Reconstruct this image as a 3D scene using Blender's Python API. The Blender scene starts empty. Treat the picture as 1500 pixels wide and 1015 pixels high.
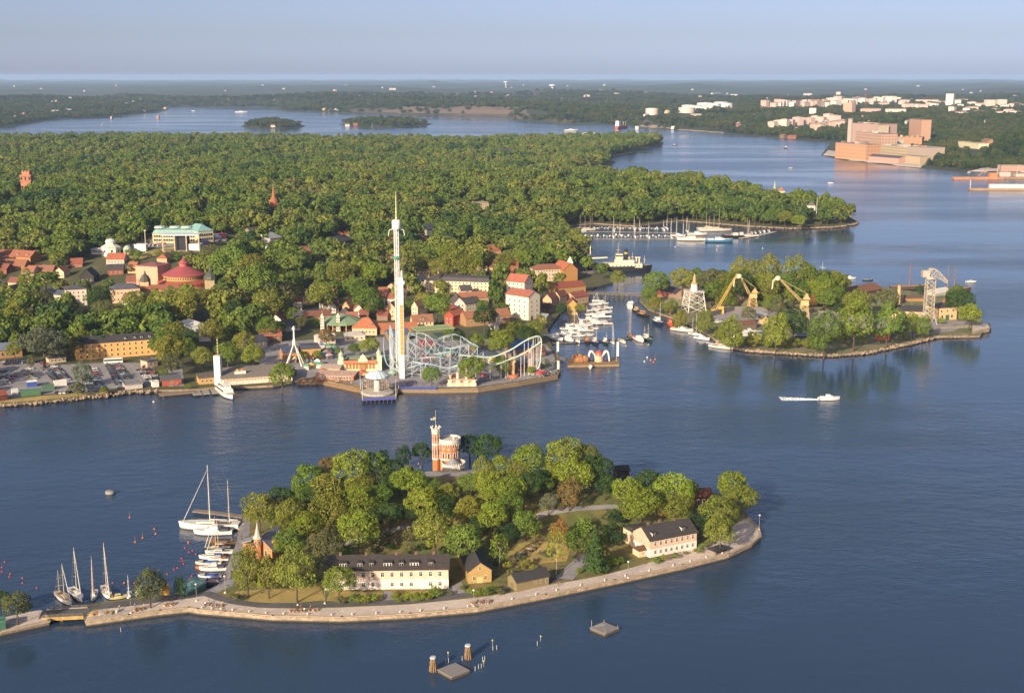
import bpy, math, random
import numpy as np
from mathutils import Vector
from mathutils.geometry import delaunay_2d_cdt
R = math.radians
random.seed(7); RNG = np.random.default_rng(7)
scn = bpy.context.scene
COL = scn.collection

# ------------------------------------------------------------------ camera, sky, sun, exposure
FPX, CX, CY, CAMH = 1900.0, 750.0, 507.5, 180.0
PITCH = math.atan((CY - 112.0) / FPX)
cam_d = bpy.data.cameras.new('camera'); cam = bpy.data.objects.new('camera', cam_d); COL.objects.link(cam)
cam.location = (0, 0, CAMH); cam.rotation_euler = (math.pi/2 - PITCH, 0, 0)
cam_d.sensor_width = 36; cam_d.lens = 36*FPX/1500; cam_d.clip_start = 1; cam_d.clip_end = 120000
scn.camera = cam
SUN_EL = R(21); SUN_AZ = math.atan2(-0.50, -0.866)       # bearing from +Y, towards +X
TOSUN = Vector((math.sin(SUN_AZ)*math.cos(SUN_EL), math.cos(SUN_AZ)*math.cos(SUN_EL), math.sin(SUN_EL)))
world = bpy.data.worlds.new('World'); scn.world = world; world.use_nodes = True
wn = world.node_tree
sky = wn.nodes.new('ShaderNodeTexSky'); sky.sky_type = 'NISHITA'; sky.sun_disc = False
sky.sun_elevation = SUN_EL; sky.sun_rotation = SUN_AZ; sky.altitude = 100; sky.air_density = 0.25; sky.dust_density = 1.0; sky.ozone_density = 2.0
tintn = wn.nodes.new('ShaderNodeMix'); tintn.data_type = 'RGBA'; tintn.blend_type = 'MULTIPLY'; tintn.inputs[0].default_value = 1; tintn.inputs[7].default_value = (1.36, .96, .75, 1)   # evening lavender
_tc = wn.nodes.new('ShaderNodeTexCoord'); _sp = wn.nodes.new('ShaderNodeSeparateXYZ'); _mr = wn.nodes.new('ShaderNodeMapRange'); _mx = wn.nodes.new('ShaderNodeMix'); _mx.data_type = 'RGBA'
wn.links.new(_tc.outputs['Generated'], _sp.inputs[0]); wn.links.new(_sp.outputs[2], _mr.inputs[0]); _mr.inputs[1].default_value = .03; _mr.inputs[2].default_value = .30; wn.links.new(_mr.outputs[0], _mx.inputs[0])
_m0 = wn.nodes.new('ShaderNodeMix'); _m0.data_type = 'RGBA'; _r0 = wn.nodes.new('ShaderNodeMapRange'); _r0.inputs[2].default_value = .032; wn.links.new(_sp.outputs[2], _r0.inputs[0]); wn.links.new(_r0.outputs[0], _m0.inputs[0]); _m0.inputs[6].default_value = (1.40, 1.12, 1.02, 1); _m0.inputs[7].default_value = (1.35, .99, .76, 1); wn.links.new(_m0.outputs[2], _mx.inputs[6]); _mx.inputs[7].default_value = (3.0, 2.45, 1.95, 1); wn.links.new(_mx.outputs[2], tintn.inputs[7])   # sky overhead multiplied brighter, added to lift water reflections and fill
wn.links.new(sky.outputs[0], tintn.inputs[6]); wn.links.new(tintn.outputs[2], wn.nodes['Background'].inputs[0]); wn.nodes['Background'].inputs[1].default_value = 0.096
sd = bpy.data.lights.new('sun', 'SUN'); sd.energy = 5.0; sd.angle = R(0.5); sd.color = (1.0, 0.83, 0.58)
sun = bpy.data.objects.new('sun', sd); COL.objects.link(sun); sun.rotation_euler = TOSUN.to_track_quat('Z', 'Y').to_euler()
vs = scn.view_settings; vs.view_transform = 'Standard'; vs.look = 'None'; vs.gamma = 1; vs.exposure = 0.74
scn.render.engine = 'CYCLES'; scn.cycles.use_denoising = True
scn.cycles.max_bounces = 6; scn.cycles.diffuse_bounces = 2; scn.cycles.glossy_bounces = 3; scn.cycles.transparent_max_bounces = 6; scn.cycles.volume_bounces = 0
scn.cycles.caustics_reflective = False; scn.cycles.caustics_refractive = False; scn.cycles.sample_clamp_indirect = 4

# ------------------------------------------------------------------ photo pixel -> place on the ground
FWD = np.array([0, math.cos(PITCH), -math.sin(PITCH)]); UPV = np.array([0, math.sin(PITCH), math.cos(PITCH)])
def ray(u, v): return FWD + np.array([(u-CX)/FPX, 0, 0]) + UPV*(-(v-CY)/FPX)
def G(u, v, z=0.0):
    d = ray(u, v); t = (z-CAMH)/d[2]
    return np.array([d[0]*t, d[1]*t])
def G2(pts, z=0.0): return np.array([G(u, v, z) for u, v in pts])
def proj(x, y, z):
    p = np.array([x, y, z-CAMH]); dz = p@FWD
    return CX + FPX*p[0]/dz, CY - FPX*(p@UPV)/dz
def px_m(x, y, z): return (np.array([x, y, z-CAMH])@FWD)/FPX      # metres per photo pixel there

def sstep(a, b, x):
    t = np.clip((x-a)/(b-a), 0, 1); return t*t*(3-2*t)
def pdist(P, poly):
    """signed distance to a polygon, positive inside"""
    P = np.asarray(P, float); d2 = np.full(len(P), 1e18); ins = np.zeros(len(P), bool)
    for a, b in zip(poly, np.roll(poly, -1, 0)):
        e = b-a; w = P-a; t = np.clip((w@e)/max(e@e, 1e-9), 0, 1)
        q = w - t[:, None]*e; d2 = np.minimum(d2, (q*q).sum(1))
        c = ((a[1] > P[:, 1]) != (b[1] > P[:, 1]))
        with np.errstate(divide='ignore', invalid='ignore'):
            ins ^= c & (P[:, 0] < (b[0]-a[0])*(P[:, 1]-a[1])/(b[1]-a[1]) + a[0])
    return np.where(ins, 1, -1)*np.sqrt(d2)
def vnoise(x, y, s, seed=0):
    r = np.random.default_rng(seed); o = np.zeros_like(x, float)
    for k in range(7):
        a = r.uniform(0, 6.283); f = r.uniform(.6, 1.7)/s; o += np.sin((x*math.cos(a)+y*math.sin(a))*f*6.283 + r.uniform(0, 6.283))
    return o/7*1.6

# ------------------------------------------------------------------ shorelines (photo pixels) and heights
ISLE = G2([(126,911),(189,902),(235,895.5),(277,891),(290,893.5),(330,897),(400,903),(501,905),(601,900),(700,891),(800,872),(901,851),(1001,829),(1068,812),(1102,796),(1115,785),(1112,771),(1098,757),(1086,742),(1066,726),(1010,713),(900,704),(780,703),(640,703),(520,707),(440,719),(380,737),(356,755),(349,774),(345,797),(337,817),(330,836),(318,857),(292,868),(265,869),(215,871),(185,877),(150,881),(119,887)], 1.8)
STUB = G2([(-60,925),(0,925),(72,909),(66,898),(60,893),(40,896),(0,905),(-60,912)], 1.8)
MAIN = G2([(-260,612),(-60,598),(0,592),(60,588),(158,578),(166,573),(230,571),(285,570),(320,566),(360,566),(400,564),(440,556),(470,556),(528,569),(583,568),(640,569),(700,568),(760,559),(815,549),(818,540),(813,515),(806,500),(802,482),(812,468),(826,452),(848,440),(862,428),(872,419),(898,413),(890,396),(852,398),(866,385),(856,365),(838,350),(832,338),(836,330),(870,327),(930,331),(975,325),(1000,323),(1050,327),(1100,331),(1160,334),(1220,332),(1250,328),(1257,325),(1243,317),(1180,303),(1120,290),(1060,279),(1000,269),(930,262),(895,262),(860,257),(848,253),(856,247),(892,243),(901,237),(884,230),(925,224),(935,219),(968,213),(972,209),(950,205),(900,203),(830,206),(700,209),(500,207),(300,204),(0,206),(-400,208)], 1.8)
YARD = G2([(940,431),(937,440),(950,453),(972,461),(990,467),(1010,475),(1030,486),(1048,497),(1066,507),(1100,513),(1160,517),(1216,520),(1270,516),(1330,503),(1372,493),(1436,492),(1440,486),(1452,482),(1450,474),(1424,470),(1436,462),(1426,450),(1406,436),(1340,427),(1290,420),(1240,417.5),(1200,414),(1140,409),(1060,409),(990,413),(952,420)], 1.5)
FARL = np.vstack([G2([(-700,200),(-250,192),(0,187),(30,185),(73,177),(187,170),(243,163),(246,157.5),(300,157),(393,158),(407,162),(500,166),(600,168),(700,170),(741,171),(748,176.5),(817,181),(910,183),(932,186.5),(996,192),(1060,196),(1132,202),(1180,207),(1217,209),(1203,228),(1232,234.5),(1272,239),(1348,247),(1408,253),(1460,252),(1500,252),(2100,262)], 0), np.array([[36000, 48000], [-36000, 48000]])])
ISLET1 = G2([(352,186),(370,188.5),(410,189),(440,188),(448,185),(430,181),(390,179.5),(360,182)], 0)
ISLET2 = G2([(496,183),(530,186.5),(580,187),(620,185),(635,182),(610,179.5),(560,178.5),(515,179)], 0)

def gauss(P, u, v, rx, ry, z=0):
    c = G(u, v, z); return np.exp(-((P[:, 0]-c[0])/rx)**2 - ((P[:, 1]-c[1])/ry)**2)
def h_isle(P):
    d = pdist(P, ISLE); g = G2([(640,690)], 12)[0]
    q = np.exp(-(((P[:, 0]-g[0]-5)/75)**2 + ((P[:, 1]-g[1])/52)**2)**2)
    top = sstep(4, 24, d)
    return np.where(d < 0, -4, 1.8 + top*(11.5*q + 2.5*gauss(P, 900, 740, 45, 40)) + .25*vnoise(P[:, 0], P[:, 1], 14, 3)*sstep(20, 35, d))
def h_stub(P): return np.where(pdist(P, STUB) < 0, -4, 1.8)
def h_main(P):
    d = pdist(P, MAIN); dd = np.hypot(P[:, 0], P[:, 1])
    h = 1.8 + 9*sstep(140, 480, d) + 9*sstep(350, 800, d)*sstep(1100, 1500, dd)
    h += sstep(60, 200, d)*(17*gauss(P, 270, 352, 190, 150, 25) + 14*gauss(P, 60, 290, 420, 260, 30) + 10*gauss(P, 560, 290, 500, 300, 20))
    h += sstep(40, 160, d)*(12*gauss(P, 980, 292, 250, 160, 5) + 8*gauss(P, 1190, 312, 60, 60, 4)) + 5*sstep(6, 40, d)*gauss(P, 1200, 316, 110, 70, 4)
    h += sstep(300, 900, d)*3.5*vnoise(P[:, 0], P[:, 1], 500, 5)
    return np.where(d < 0, -4, h)
def h_yard(P):
    d = pdist(P, YARD)
    return np.where(d < 0, -4, 1.5 + sstep(12, 40, d)*(13*gauss(P, 1120, 428, 85, 30, 8) + 6*gauss(P, 1010, 432, 50, 30, 4)))
def h_far(P):
    d = pdist(P, FARL); dd = np.hypot(P[:, 0], P[:, 1]); u = CX + FPX*P[:, 0]/np.maximum(P[:, 1], 1)
    n = vnoise(P[:, 0], P[:, 1], 1500, 11); n2 = vnoise(P[:, 0], P[:, 1], 420, 12)
    base = 34 + 19*n + 10*n2 + 10*sstep(9000, 20000, dd) + 26*vnoise(P[:, 0], P[:, 1]*2.0, 6500, 15)*sstep(7000, 15000, dd) + 22*vnoise(P[:, 0], P[:, 1]*2.5, 2400, 16)*sstep(6500, 9000, dd)
    ramp = sstep(5, 330, d)
    cliff = np.exp(-((u-640)/170)**4) + .8*np.exp(-((u-790)/60)**2) + .6*np.exp(-((u-955)/25)**2)
    ramp = np.maximum(ramp, np.clip(cliff, 0, 1)*sstep(0, 75, d)*(.85 + .45*vnoise(P[:, 0], P[:, 1], 420, 14)))
    east = sstep(1060, 1120, u)*(1-sstep(6500, 9000, dd))
    base = base*(1-.55*east) + east*(34*sstep(120, 700, d) - 8)
    base = base*(1-.5*sstep(320, 200, u)*(1-sstep(7000, 9000, dd)))
    lake = np.exp(-((u-20)/150)**4)*sstep(9100, 9700, dd)*(1-sstep(12600, 13400, dd))
    return np.where(d < 0, -6, (.6 + np.maximum(base, 5)*ramp)*(1-lake) - 5*lake)
def h_islet(P):
    d = np.maximum(pdist(P, ISLET1), pdist(P, ISLET2)); return np.where(d < 0, -4, .5 + 9*sstep(5, 90, d))
HF = dict(isle=h_isle, stub=h_stub, main=h_main, yard=h_yard, far=h_far, islet=h_islet)
def T(u, v, land='main', off=0.0):
    """where the sight line of a photo pixel meets the land (raised by off)"""
    d = ray(u, v)
    zs = np.concatenate([np.linspace(70, 0, 701)]) + off
    t = (zs-CAMH)/d[2]; t = t[t > 0]; zs = zs[-len(t):]
    P = np.stack([d[0]*t, d[1]*t], 1)
    h = HF[land](P) + off
    i = np.argmax(h >= zs - 1e-6) if (h >= zs - 1e-6).any() else len(zs)-1
    return float(P[i, 0]), float(P[i, 1]), float(max(h[i]-off, 0))
def hz(x, y, land): return float(HF[land](np.array([[x, y]]))[0])

# ------------------------------------------------------------------ materials
MATS = {}
def S(hexs):
    c = [int(hexs[i:i+2], 16)/255 for i in (0, 2, 4)]
    return tuple(x/12.92 if x <= .04045 else ((x+.055)/1.055)**2.4 for x in c)
def M(hexs, rough=.8, var=.18, scale=.6, metal=0.0, emit=0, pattern=None):
    """procedural paint / stone / wood: base colour broken up by two sizes of noise"""
    key = (hexs, rough, var, scale, metal, emit, pattern)
    if key in MATS: return MATS[key]
    m = bpy.data.materials.new('paint_'+hexs); m.use_nodes = True; nt = m.node_tree; b = nt.nodes['Principled BSDF']
    c = S(hexs) if isinstance(hexs, str) else hexs; lum = .3*c[0]+.6*c[1]+.1*c[2]; c = tuple(.72*(lum+(k-lum)*.86) for k in c); c = (c[0], c[1]*1.13, c[2]) if c[0] > 1.7*c[1] else c
    tc = nt.nodes.new('ShaderNodeTexCoord'); n1 = nt.nodes.new('ShaderNodeTexNoise'); n1.inputs['Scale'].default_value = scale; n1.inputs['Detail'].default_value = 6
    nt.links.new(tc.outputs['Object'], n1.inputs['Vector'])
    mr = nt.nodes.new('ShaderNodeMapRange'); mr.inputs[1].default_value = .3; mr.inputs[2].default_value = .7; mr.inputs[3].default_value = 1-var; mr.inputs[4].default_value = 1+var
    nt.links.new(n1.outputs['Fac'], mr.inputs[0])
    mx = nt.nodes.new('ShaderNodeMix'); mx.data_type = 'RGBA'; mx.blend_type = 'MULTIPLY'; mx.inputs[0].default_value = 1
    mx.inputs[6].default_value = (*c, 1); nt.links.new(mr.outputs[0], mx.inputs[7]); out = mx.outputs[2]
    if pattern:                                    # rows of openings / seams / planks across a wall or roof
        kind, sx, sz, dark = pattern
        br = nt.nodes.new('ShaderNodeTexBrick'); br.offset = 0 if kind == 'grid' else .5
        mp = nt.nodes.new('ShaderNodeMapping'); sp = nt.nodes.new('ShaderNodeSeparateXYZ'); cb = nt.nodes.new('ShaderNodeCombineXYZ'); ad = nt.nodes.new('ShaderNodeMath')
        nt.links.new(tc.outputs['Object'], sp.inputs[0]); nt.links.new(sp.outputs[0], ad.inputs[0]); nt.links.new(sp.outputs[1], ad.inputs[1])
        nt.links.new(ad.outputs[0], cb.inputs[0]); nt.links.new(sp.outputs[2], cb.inputs[1]); nt.links.new(cb.outputs[0], br.inputs['Vector'])
        sc_ = .45/min(sx, sz); br.inputs['Scale'].default_value = sc_; br.inputs['Brick Width'].default_value = sx*sc_; br.inputs['Row Height'].default_value = sz*sc_
        br.inputs['Mortar Size'].default_value = .12 if kind == 'grid' else .02; br.inputs['Mortar Smooth'].default_value = 0
        m2 = nt.nodes.new('ShaderNodeMix'); m2.data_type = 'RGBA'; m2.blend_type = 'MULTIPLY'
        if kind == 'grid':
            iv = nt.nodes.new('ShaderNodeMath'); iv.operation = 'SUBTRACT'; iv.inputs[0].default_value = 1; nt.links.new(br.outputs['Fac'], iv.inputs[1]); nt.links.new(iv.outputs[0], m2.inputs[0])
        else: nt.links.new(br.outputs['Fac'], m2.inputs[0])
        nt.links.new(out, m2.inputs[6]); m2.inputs[7].default_value = (dark, dark, dark*1.05, 1); out = m2.outputs[2]
    nt.links.new(out, b.inputs['Base Color'])
    b.inputs['Roughness'].default_value = rough; b.inputs['Metallic'].default_value = metal
    if emit: b.inputs['Emission Color'].default_value = (*c, 1); b.inputs['Emission Strength'].default_value = emit
    MATS[key] = m; return m
GLASS = bpy.data.materials.new('window_glass'); GLASS.use_nodes = True
_b = GLASS.node_tree.nodes['Principled BSDF']; _b.inputs['Base Color'].default_value = (.018, .022, .028, 1); _b.inputs['Roughness'].default_value = .12

def leaf_material(name, use_obj_color, dim=1.0):
    m = bpy.data.materials.new(name); m.use_nodes = True; nt = m.node_tree; nt.nodes.clear()
    out = nt.nodes.new('ShaderNodeOutputMaterial'); df = nt.nodes.new('ShaderNodeBsdfDiffuse'); tr = nt.nodes.new('ShaderNodeBsdfTranslucent'); mxs = nt.nodes.new('ShaderNodeMixShader')
    oi = nt.nodes.new('ShaderNodeObjectInfo'); ge = nt.nodes.new('ShaderNodeNewGeometry')
    if use_obj_color: src = oi.outputs['Color']
    else:
        cr = nt.nodes.new('ShaderNodeValToRGB'); cr.color_ramp.interpolation = 'LINEAR'
        cols = [(0, (.050, .092, .034)), (.22, (.082, .138, .034)), (.42, (.150, .205, .036)), (.6, (.105, .155, .040)), (.8, (.205, .230, .046)), (1, (.150, .165, .060))]
        e = cr.color_ramp.elements; e[0].position, e[0].color = cols[0][0], (*cols[0][1], 1); e[1].position, e[1].color = 1, (*cols[-1][1], 1)
        for p, c in cols[1:-1]: k = e.new(p); k.color = (*c, 1)
        for k in e: k.color = (k.color[0]*dim, k.color[1]*dim*.97, k.color[2]*(dim*.5+.5), 1)
        ns = nt.nodes.new('ShaderNodeTexNoise'); ns.inputs['Scale'].default_value = .006; ns.inputs['Detail'].default_value = 3; nt.links.new(oi.outputs['Location'], ns.inputs['Vector'])
        mm = nt.nodes.new('ShaderNodeMath'); mm.operation = 'MULTIPLY_ADD'; mm.inputs[1].default_value = 2.0; mm.inputs[2].default_value = -.75; nt.links.new(ns.outputs[0], mm.inputs[0]); m3 = nt.nodes.new('ShaderNodeMath'); m3.operation = 'MULTIPLY_ADD'; m3.inputs[1].default_value = .55; nt.links.new(oi.outputs['Random'], m3.inputs[0]); nt.links.new(mm.outputs[0], m3.inputs[2])
        nt.links.new(m3.outputs[0], cr.inputs[0]); src = cr.outputs[0]
    mr = nt.nodes.new('ShaderNodeMapRange'); mr.inputs[3].default_value = .62; mr.inputs[4].default_value = 1.42; nt.links.new(ge.outputs['Random Per Island'], mr.inputs[0])
    mx = nt.nodes.new('ShaderNodeMix'); mx.data_type = 'RGBA'; mx.blend_type = 'MULTIPLY'; mx.inputs[0].default_value = 1
    nt.links.new(src, mx.inputs[6]); nt.links.new(mr.outputs[0], mx.inputs[7])
    nt.links.new(mx.outputs[2], df.inputs[0]); nt.links.new(mx.outputs[2], tr.inputs[0]); mxs.inputs[0].default_value = .36
    nt.links.new(df.outputs[0], mxs.inputs[1]); nt.links.new(tr.outputs[0], mxs.inputs[2]); nt.links.new(mxs.outputs[0], out.inputs[0])
    return m
LEAF = leaf_material('leaves', True); LEAF_F = leaf_material('forest_leaves', False); LEAF_H = leaf_material('hillside_leaves', False, .55)
BARK = M('5a4a3a', .95, .3, 1.5)

# ------------------------------------------------------------------ mesh helpers
def setp(o, label=None, cat=None, group=None, kind=None):
    if label: o['label'] = label
    if cat: o['category'] = cat
    if group: o['group'] = group
    if kind: o['kind'] = kind
    return o
class MB:
    def __init__(s): s.v = []; s.f = []; s.m = []
    def add(s, vs, fs, mi=0):
        o = len(s.v); s.v += [tuple(map(float, p)) for p in vs]; s.f += [tuple(o+i for i in f) for f in fs]; s.m += [mi]*len(fs); return s
    def box(s, x0, y0, z0, x1, y1, z1, mi=0, tx=0, ty=0):
        """box; tx, ty pull the top in"""
        return s.add([(x0,y0,z0),(x1,y0,z0),(x1,y1,z0),(x0,y1,z0),(x0+tx,y0+ty,z1),(x1-tx,y0+ty,z1),(x1-tx,y1-ty,z1),(x0+tx,y1-ty,z1)], [(0,3,2,1),(4,5,6,7),(0,1,5,4),(1,2,6,5),(2,3,7,6),(3,0,4,7)], mi)
    def cyl(s, cx, cy, z0, z1, r0, r1=None, n=12, mi=0, ph=0):
        r1 = r0 if r1 is None else r1; vs = []
        for z, r in ((z0, r0), (z1, r1)):
            for k in range(n): a = 6.28318*k/n+ph; vs.append((cx+r*math.cos(a), cy+r*math.sin(a), z))
        return s.add(vs, [(k, (k+1) % n, n+(k+1) % n, n+k) for k in range(n)] + [tuple(range(n))[::-1], tuple(range(n, 2*n))], mi)
    def lathe(s, prof, n=20, cx=0, cy=0, mi=0, ph=0):
        vs = []
        for r, z in prof:
            for k in range(n): a = 6.28318*k/n+ph; vs.append((cx+r*math.cos(a), cy+r*math.sin(a), z))
        fs = [(i*n+k, i*n+(k+1) % n, (i+1)*n+(k+1) % n, (i+1)*n+k) for i in range(len(prof)-1) for k in range(n)]
        return s.add(vs, fs, mi)
    def tube(s, p, q, r, r1=None, n=5, mi=0):
        p, q = Vector(p), Vector(q); d = q-p
        if d.length < 1e-6: return s
        a = d.orthogonal().normalized(); b = d.normalized().cross(a); r1 = r if r1 is None else r1; vs = []
        for c, rr in ((p, r), (q, r1)):
            for k in range(n): t = 6.28318*k/n; vs.append(c + (a*math.cos(t)+b*math.sin(t))*rr)
        return s.add(vs, [(k, (k+1) % n, n+(k+1) % n, n+k) for k in range(n)] + [tuple(range(n))[::-1], tuple(range(n, 2*n))], mi)
    def path(s, pts, r, n=5, mi=0):
        for a, b in zip(pts, pts[1:]): s.tube(a, b, r, n=n, mi=mi)
        return s
    def prism(s, poly, z0, z1, mi=0):
        n = len(poly)
        return s.add([(x, y, z0) for x, y in poly] + [(x, y, z1) for x, y in poly], [(k, (k+1) % n, n+(k+1) % n, n+k) for k in range(n)] + [tuple(range(n))[::-1], tuple(range(n, 2*n))], mi)
    def ext(s, poly, axis, a, b, mi=0):
        """profile polygon extruded along x ('x': poly is y,z) or y ('y': poly is x,z)"""
        n = len(poly); f = (lambda t, p: (t, p[0], p[1])) if axis == 'x' else (lambda t, p: (p[0], t, p[1]))
        return s.add([f(a, p) for p in poly] + [f(b, p) for p in poly], [(k, (k+1) % n, n+(k+1) % n, n+k) for k in range(n)] + [tuple(range(n))[::-1], tuple(range(n, 2*n))], mi)
    def sphere(s, c, r, n=10, m=6, mi=0, sz=1):
        vs = [(c[0]+r*math.sin(math.pi*i/m)*math.cos(6.28318*k/n), c[1]+r*math.sin(math.pi*i/m)*math.sin(6.28318*k/n), c[2]+r*sz*math.cos(math.pi*i/m)) for i in range(m+1) for k in range(n)]
        return s.add(vs, [(i*n+k, (i+1)*n+k, (i+1)*n+(k+1) % n, i*n+(k+1) % n) for i in range(m) for k in range(n)], mi)
    def mesh(s, name, mats):
        me = bpy.data.meshes.new(name); me.from_pydata(s.v, [], s.f)
        for m in (mats if isinstance(mats, (list, tuple)) else [mats]): me.materials.append(m)
        me.polygons.foreach_set('material_index', s.m); me.validate(); me.update(); return me
    def build(s, name, mats, parent=None, loc=None, rz=0):
        return link(name, s.mesh(name, mats), parent, loc, rz)
def smooth(o, on=True):
    o.data.polygons.foreach_set('use_smooth', [on]*len(o.data.polygons)); return o
def link(name, me, parent=None, loc=None, rz=0):
    o = bpy.data.objects.new(name, me); COL.objects.link(o)
    if parent: o.parent = parent
    if loc is not None: o.location = loc
    if rz: o.rotation_euler = (0, 0, rz)
    return o
def thing(name, label, cat, loc=(0, 0, 0), rz=0, group=None):
    return setp(link(name, None, None, loc, rz), label, cat, group)
KIDS = {}
def dup(root, loc=None, rz=None, label=None, group=None, parent=None):
    c = root.copy(); COL.objects.link(c)
    if parent: c.parent = parent
    for ch in root.children: dup(ch, parent=c)
    if loc is not None: c.location = loc
    if rz is not None: c.rotation_euler = (0, 0, rz)
    if label: c['label'] = label
    if group: c['group'] = group
    return c

# ------------------------------------------------------------------ land, water
def np_mesh(name, verts, faces, mats):
    me = bpy.data.meshes.new(name); me.from_pydata([tuple(map(float, v)) for v in verts], [], faces)
    for m in mats: me.materials.append(m)
    me.update(); return me
def drape(name, poly, hfun, inner, mats, edge_step=8, off=0.0, skirt=None, kind='structure', mi_side=1):
    """a sheet of ground inside an outline, following hfun; skirt: depth of the side wall"""
    pts = []
    for a, b in zip(poly, np.roll(poly, -1, 0)):
        k = max(1, int(np.linalg.norm(b-a)/edge_step)); pts += [a+(b-a)*i/k for i in range(k)]
    pts = np.array(pts); n = len(pts)
    if len(inner):
        d = pdist(inner, poly); inner = inner[d > edge_step*.35]
    allp = np.vstack([pts, inner]) if len(inner) else pts
    vs, es, fs, *_ = delaunay_2d_cdt([Vector(p) for p in allp], [(i, (i+1) % n) for i in range(n)], [], 1, 1e-4)
    P = np.array([(v.x, v.y) for v in vs])
    cen = P + 0
    C = poly.mean(0); Q = pts - (pts-np.roll(pts, 1, 0))*0
    # edge points are evaluated a touch inside so they take the land's edge height
    z = hfun(P); dd = pdist(P, poly); bad = dd < .05
    if bad.any():
        nb = {}
        z2 = z.copy()
        ed = np.array([(P[i]) for i in np.where(bad)[0]])
        best = np.full(len(ed), -9.0)
        for a in range(12):
            q = ed + .3*np.array([math.cos(a*.5236), math.sin(a*.5236)]); best = np.maximum(best, hfun(q))
        z2[bad] = best; z = z2
    verts = [(x, y, zz+off) for (x, y), zz in zip(P, z)]
    faces = [tuple(f) for f in fs]; mi = [0]*len(faces)
    if skirt is not None:
        o = len(verts); verts += [(verts[i][0], verts[i][1], skirt) for i in range(n)]
        area = sum(pts[i][0]*pts[(i+1) % n][1]-pts[(i+1) % n][0]*pts[i][1] for i in range(n))
        for i in range(n):
            j = (i+1) % n; faces.append((i, o+i, o+j, j) if area > 0 else (j, o+j, o+i, i)); mi.append(mi_side)
    me = np_mesh(name, verts, faces, mats); me.polygons.foreach_set('material_index', mi)
    o = link(name, me); o['kind'] = kind; return o
def grid_in(poly, step, jit=.3):
    a, b = poly.min(0), poly.max(0); xs = np.arange(a[0], b[0], step); ys = np.arange(a[1], b[1], step)
    X, Y = np.meshgrid(xs, ys); P = np.stack([X.ravel(), Y.ravel()], 1); return P + RNG.uniform(-jit, jit, P.shape)*step

def ground_mat(name, c1, c2, c3, s1, s2, rock=None, bump=0.0, tide=False):
    m = bpy.data.materials.new(name); m.use_nodes = True; nt = m.node_tree; b = nt.nodes['Principled BSDF']; b.inputs['Roughness'].default_value = .95
    tc = nt.nodes.new('ShaderNodeTexCoord'); L = nt.links
    def noise(s, d=5):
        n = nt.nodes.new('ShaderNodeTexNoise'); n.inputs['Scale'].default_value = s; n.inputs['Detail'].default_value = d; L.new(tc.outputs['Object'], n.inputs['Vector']); return n
    def mix(a, bb, f):
        x = nt.nodes.new('ShaderNodeMix'); x.data_type = 'RGBA'
        L.new(f, x.inputs[0])
        for i, q in ((6, a), (7, bb)):
            if isinstance(q, tuple): x.inputs[i].default_value = (*q, 1)
            else: L.new(q, x.inputs[i])
        return x.outputs[2]
    def ramp(o, a, bb):
        r = nt.nodes.new('ShaderNodeMapRange'); r.inputs[1].default_value = a; r.inputs[2].default_value = bb; L.new(o, r.inputs[0]); return r.outputs[0]
    n1, n2 = noise(s1), noise(s2)
    c = mix(c1, c2, ramp(n1.outputs[0], .4, .6)); c = mix(c, c3, ramp(n2.outputs[0], .52, .68))
    if rock:
        g = nt.nodes.new('ShaderNodeNewGeometry'); sp = nt.nodes.new('ShaderNodeSeparateXYZ'); L.new(g.outputs['Normal'], sp.inputs[0])
        c = mix(rock, c, ramp(sp.outputs[2], .90, .97))
    L.new(c, b.inputs['Base Color'])
    if tide:
        sp = nt.nodes.new('ShaderNodeSeparateXYZ'); L.new(tc.outputs['Object'], sp.inputs[0]); ad = nt.nodes.new('ShaderNodeMath'); ad.operation = 'MULTIPLY_ADD'; ad.inputs[1].default_value = .7; L.new(n2.outputs[0], ad.inputs[0]); L.new(sp.outputs[2], ad.inputs[2]); c = mix(S('3a3626'), c, ramp(ad.outputs[0], .75, 1.2)); L.new(c, b.inputs['Base Color'])
    if bump:
        bp = nt.nodes.new('ShaderNodeBump'); bp.inputs['Strength'].default_value = 1; bp.inputs['Distance'].default_value = bump; L.new(n2.outputs[0], bp.inputs['Height']); L.new(bp.outputs[0], b.inputs['Normal'])
    return m
GRASS = ground_mat('dry_grass', S('5c5f30'), S('796a3e'), S('454f28'), .05, .25)
GRASS_LIT = ground_mat('sunlit_dry_grass', S('a4894f'), S('8d7f48'), S('77763c'), .08, .35)  # yellow dry grass, with the brightness of its sunlit patches put into the colour
QUAY = ground_mat('quay_paving', S('b9aca2'), S('a89c95'), S('c4b6a8'), .08, .6)
STONE = ground_mat('quay_stone', S('a3917c'), S('857666'), S('6d6152'), .5, 1.6, tide=True)
ASPH = ground_mat('asphalt', S('4c4b4d'), S('57565a'), S('444346'), .1, .8)
ASPH_L = ground_mat('worn_asphalt', S('807d80'), S('8c888a'), S('706e72'), .06, .5)
WOODF = ground_mat('forest_floor', S('3d4524'), S('4a4a2a'), S('5a5434'), .02, .1)
FARG = ground_mat('far_forest_ground', S('26331f'), S('2f3b25'), S('222e1d'), .0025, .012, rock=S('564a42'), bump=6.0)
ROCKS = ground_mat('shore_rock', S('9a8570'), S('7c6c5c'), S('5f5548'), .15, .7, tide=True)
YARDG = ground_mat('yard_ground', S('6f6b4c'), S('59603a'), S('80745c'), .04, .2, rock=S('8a7866'))

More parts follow.
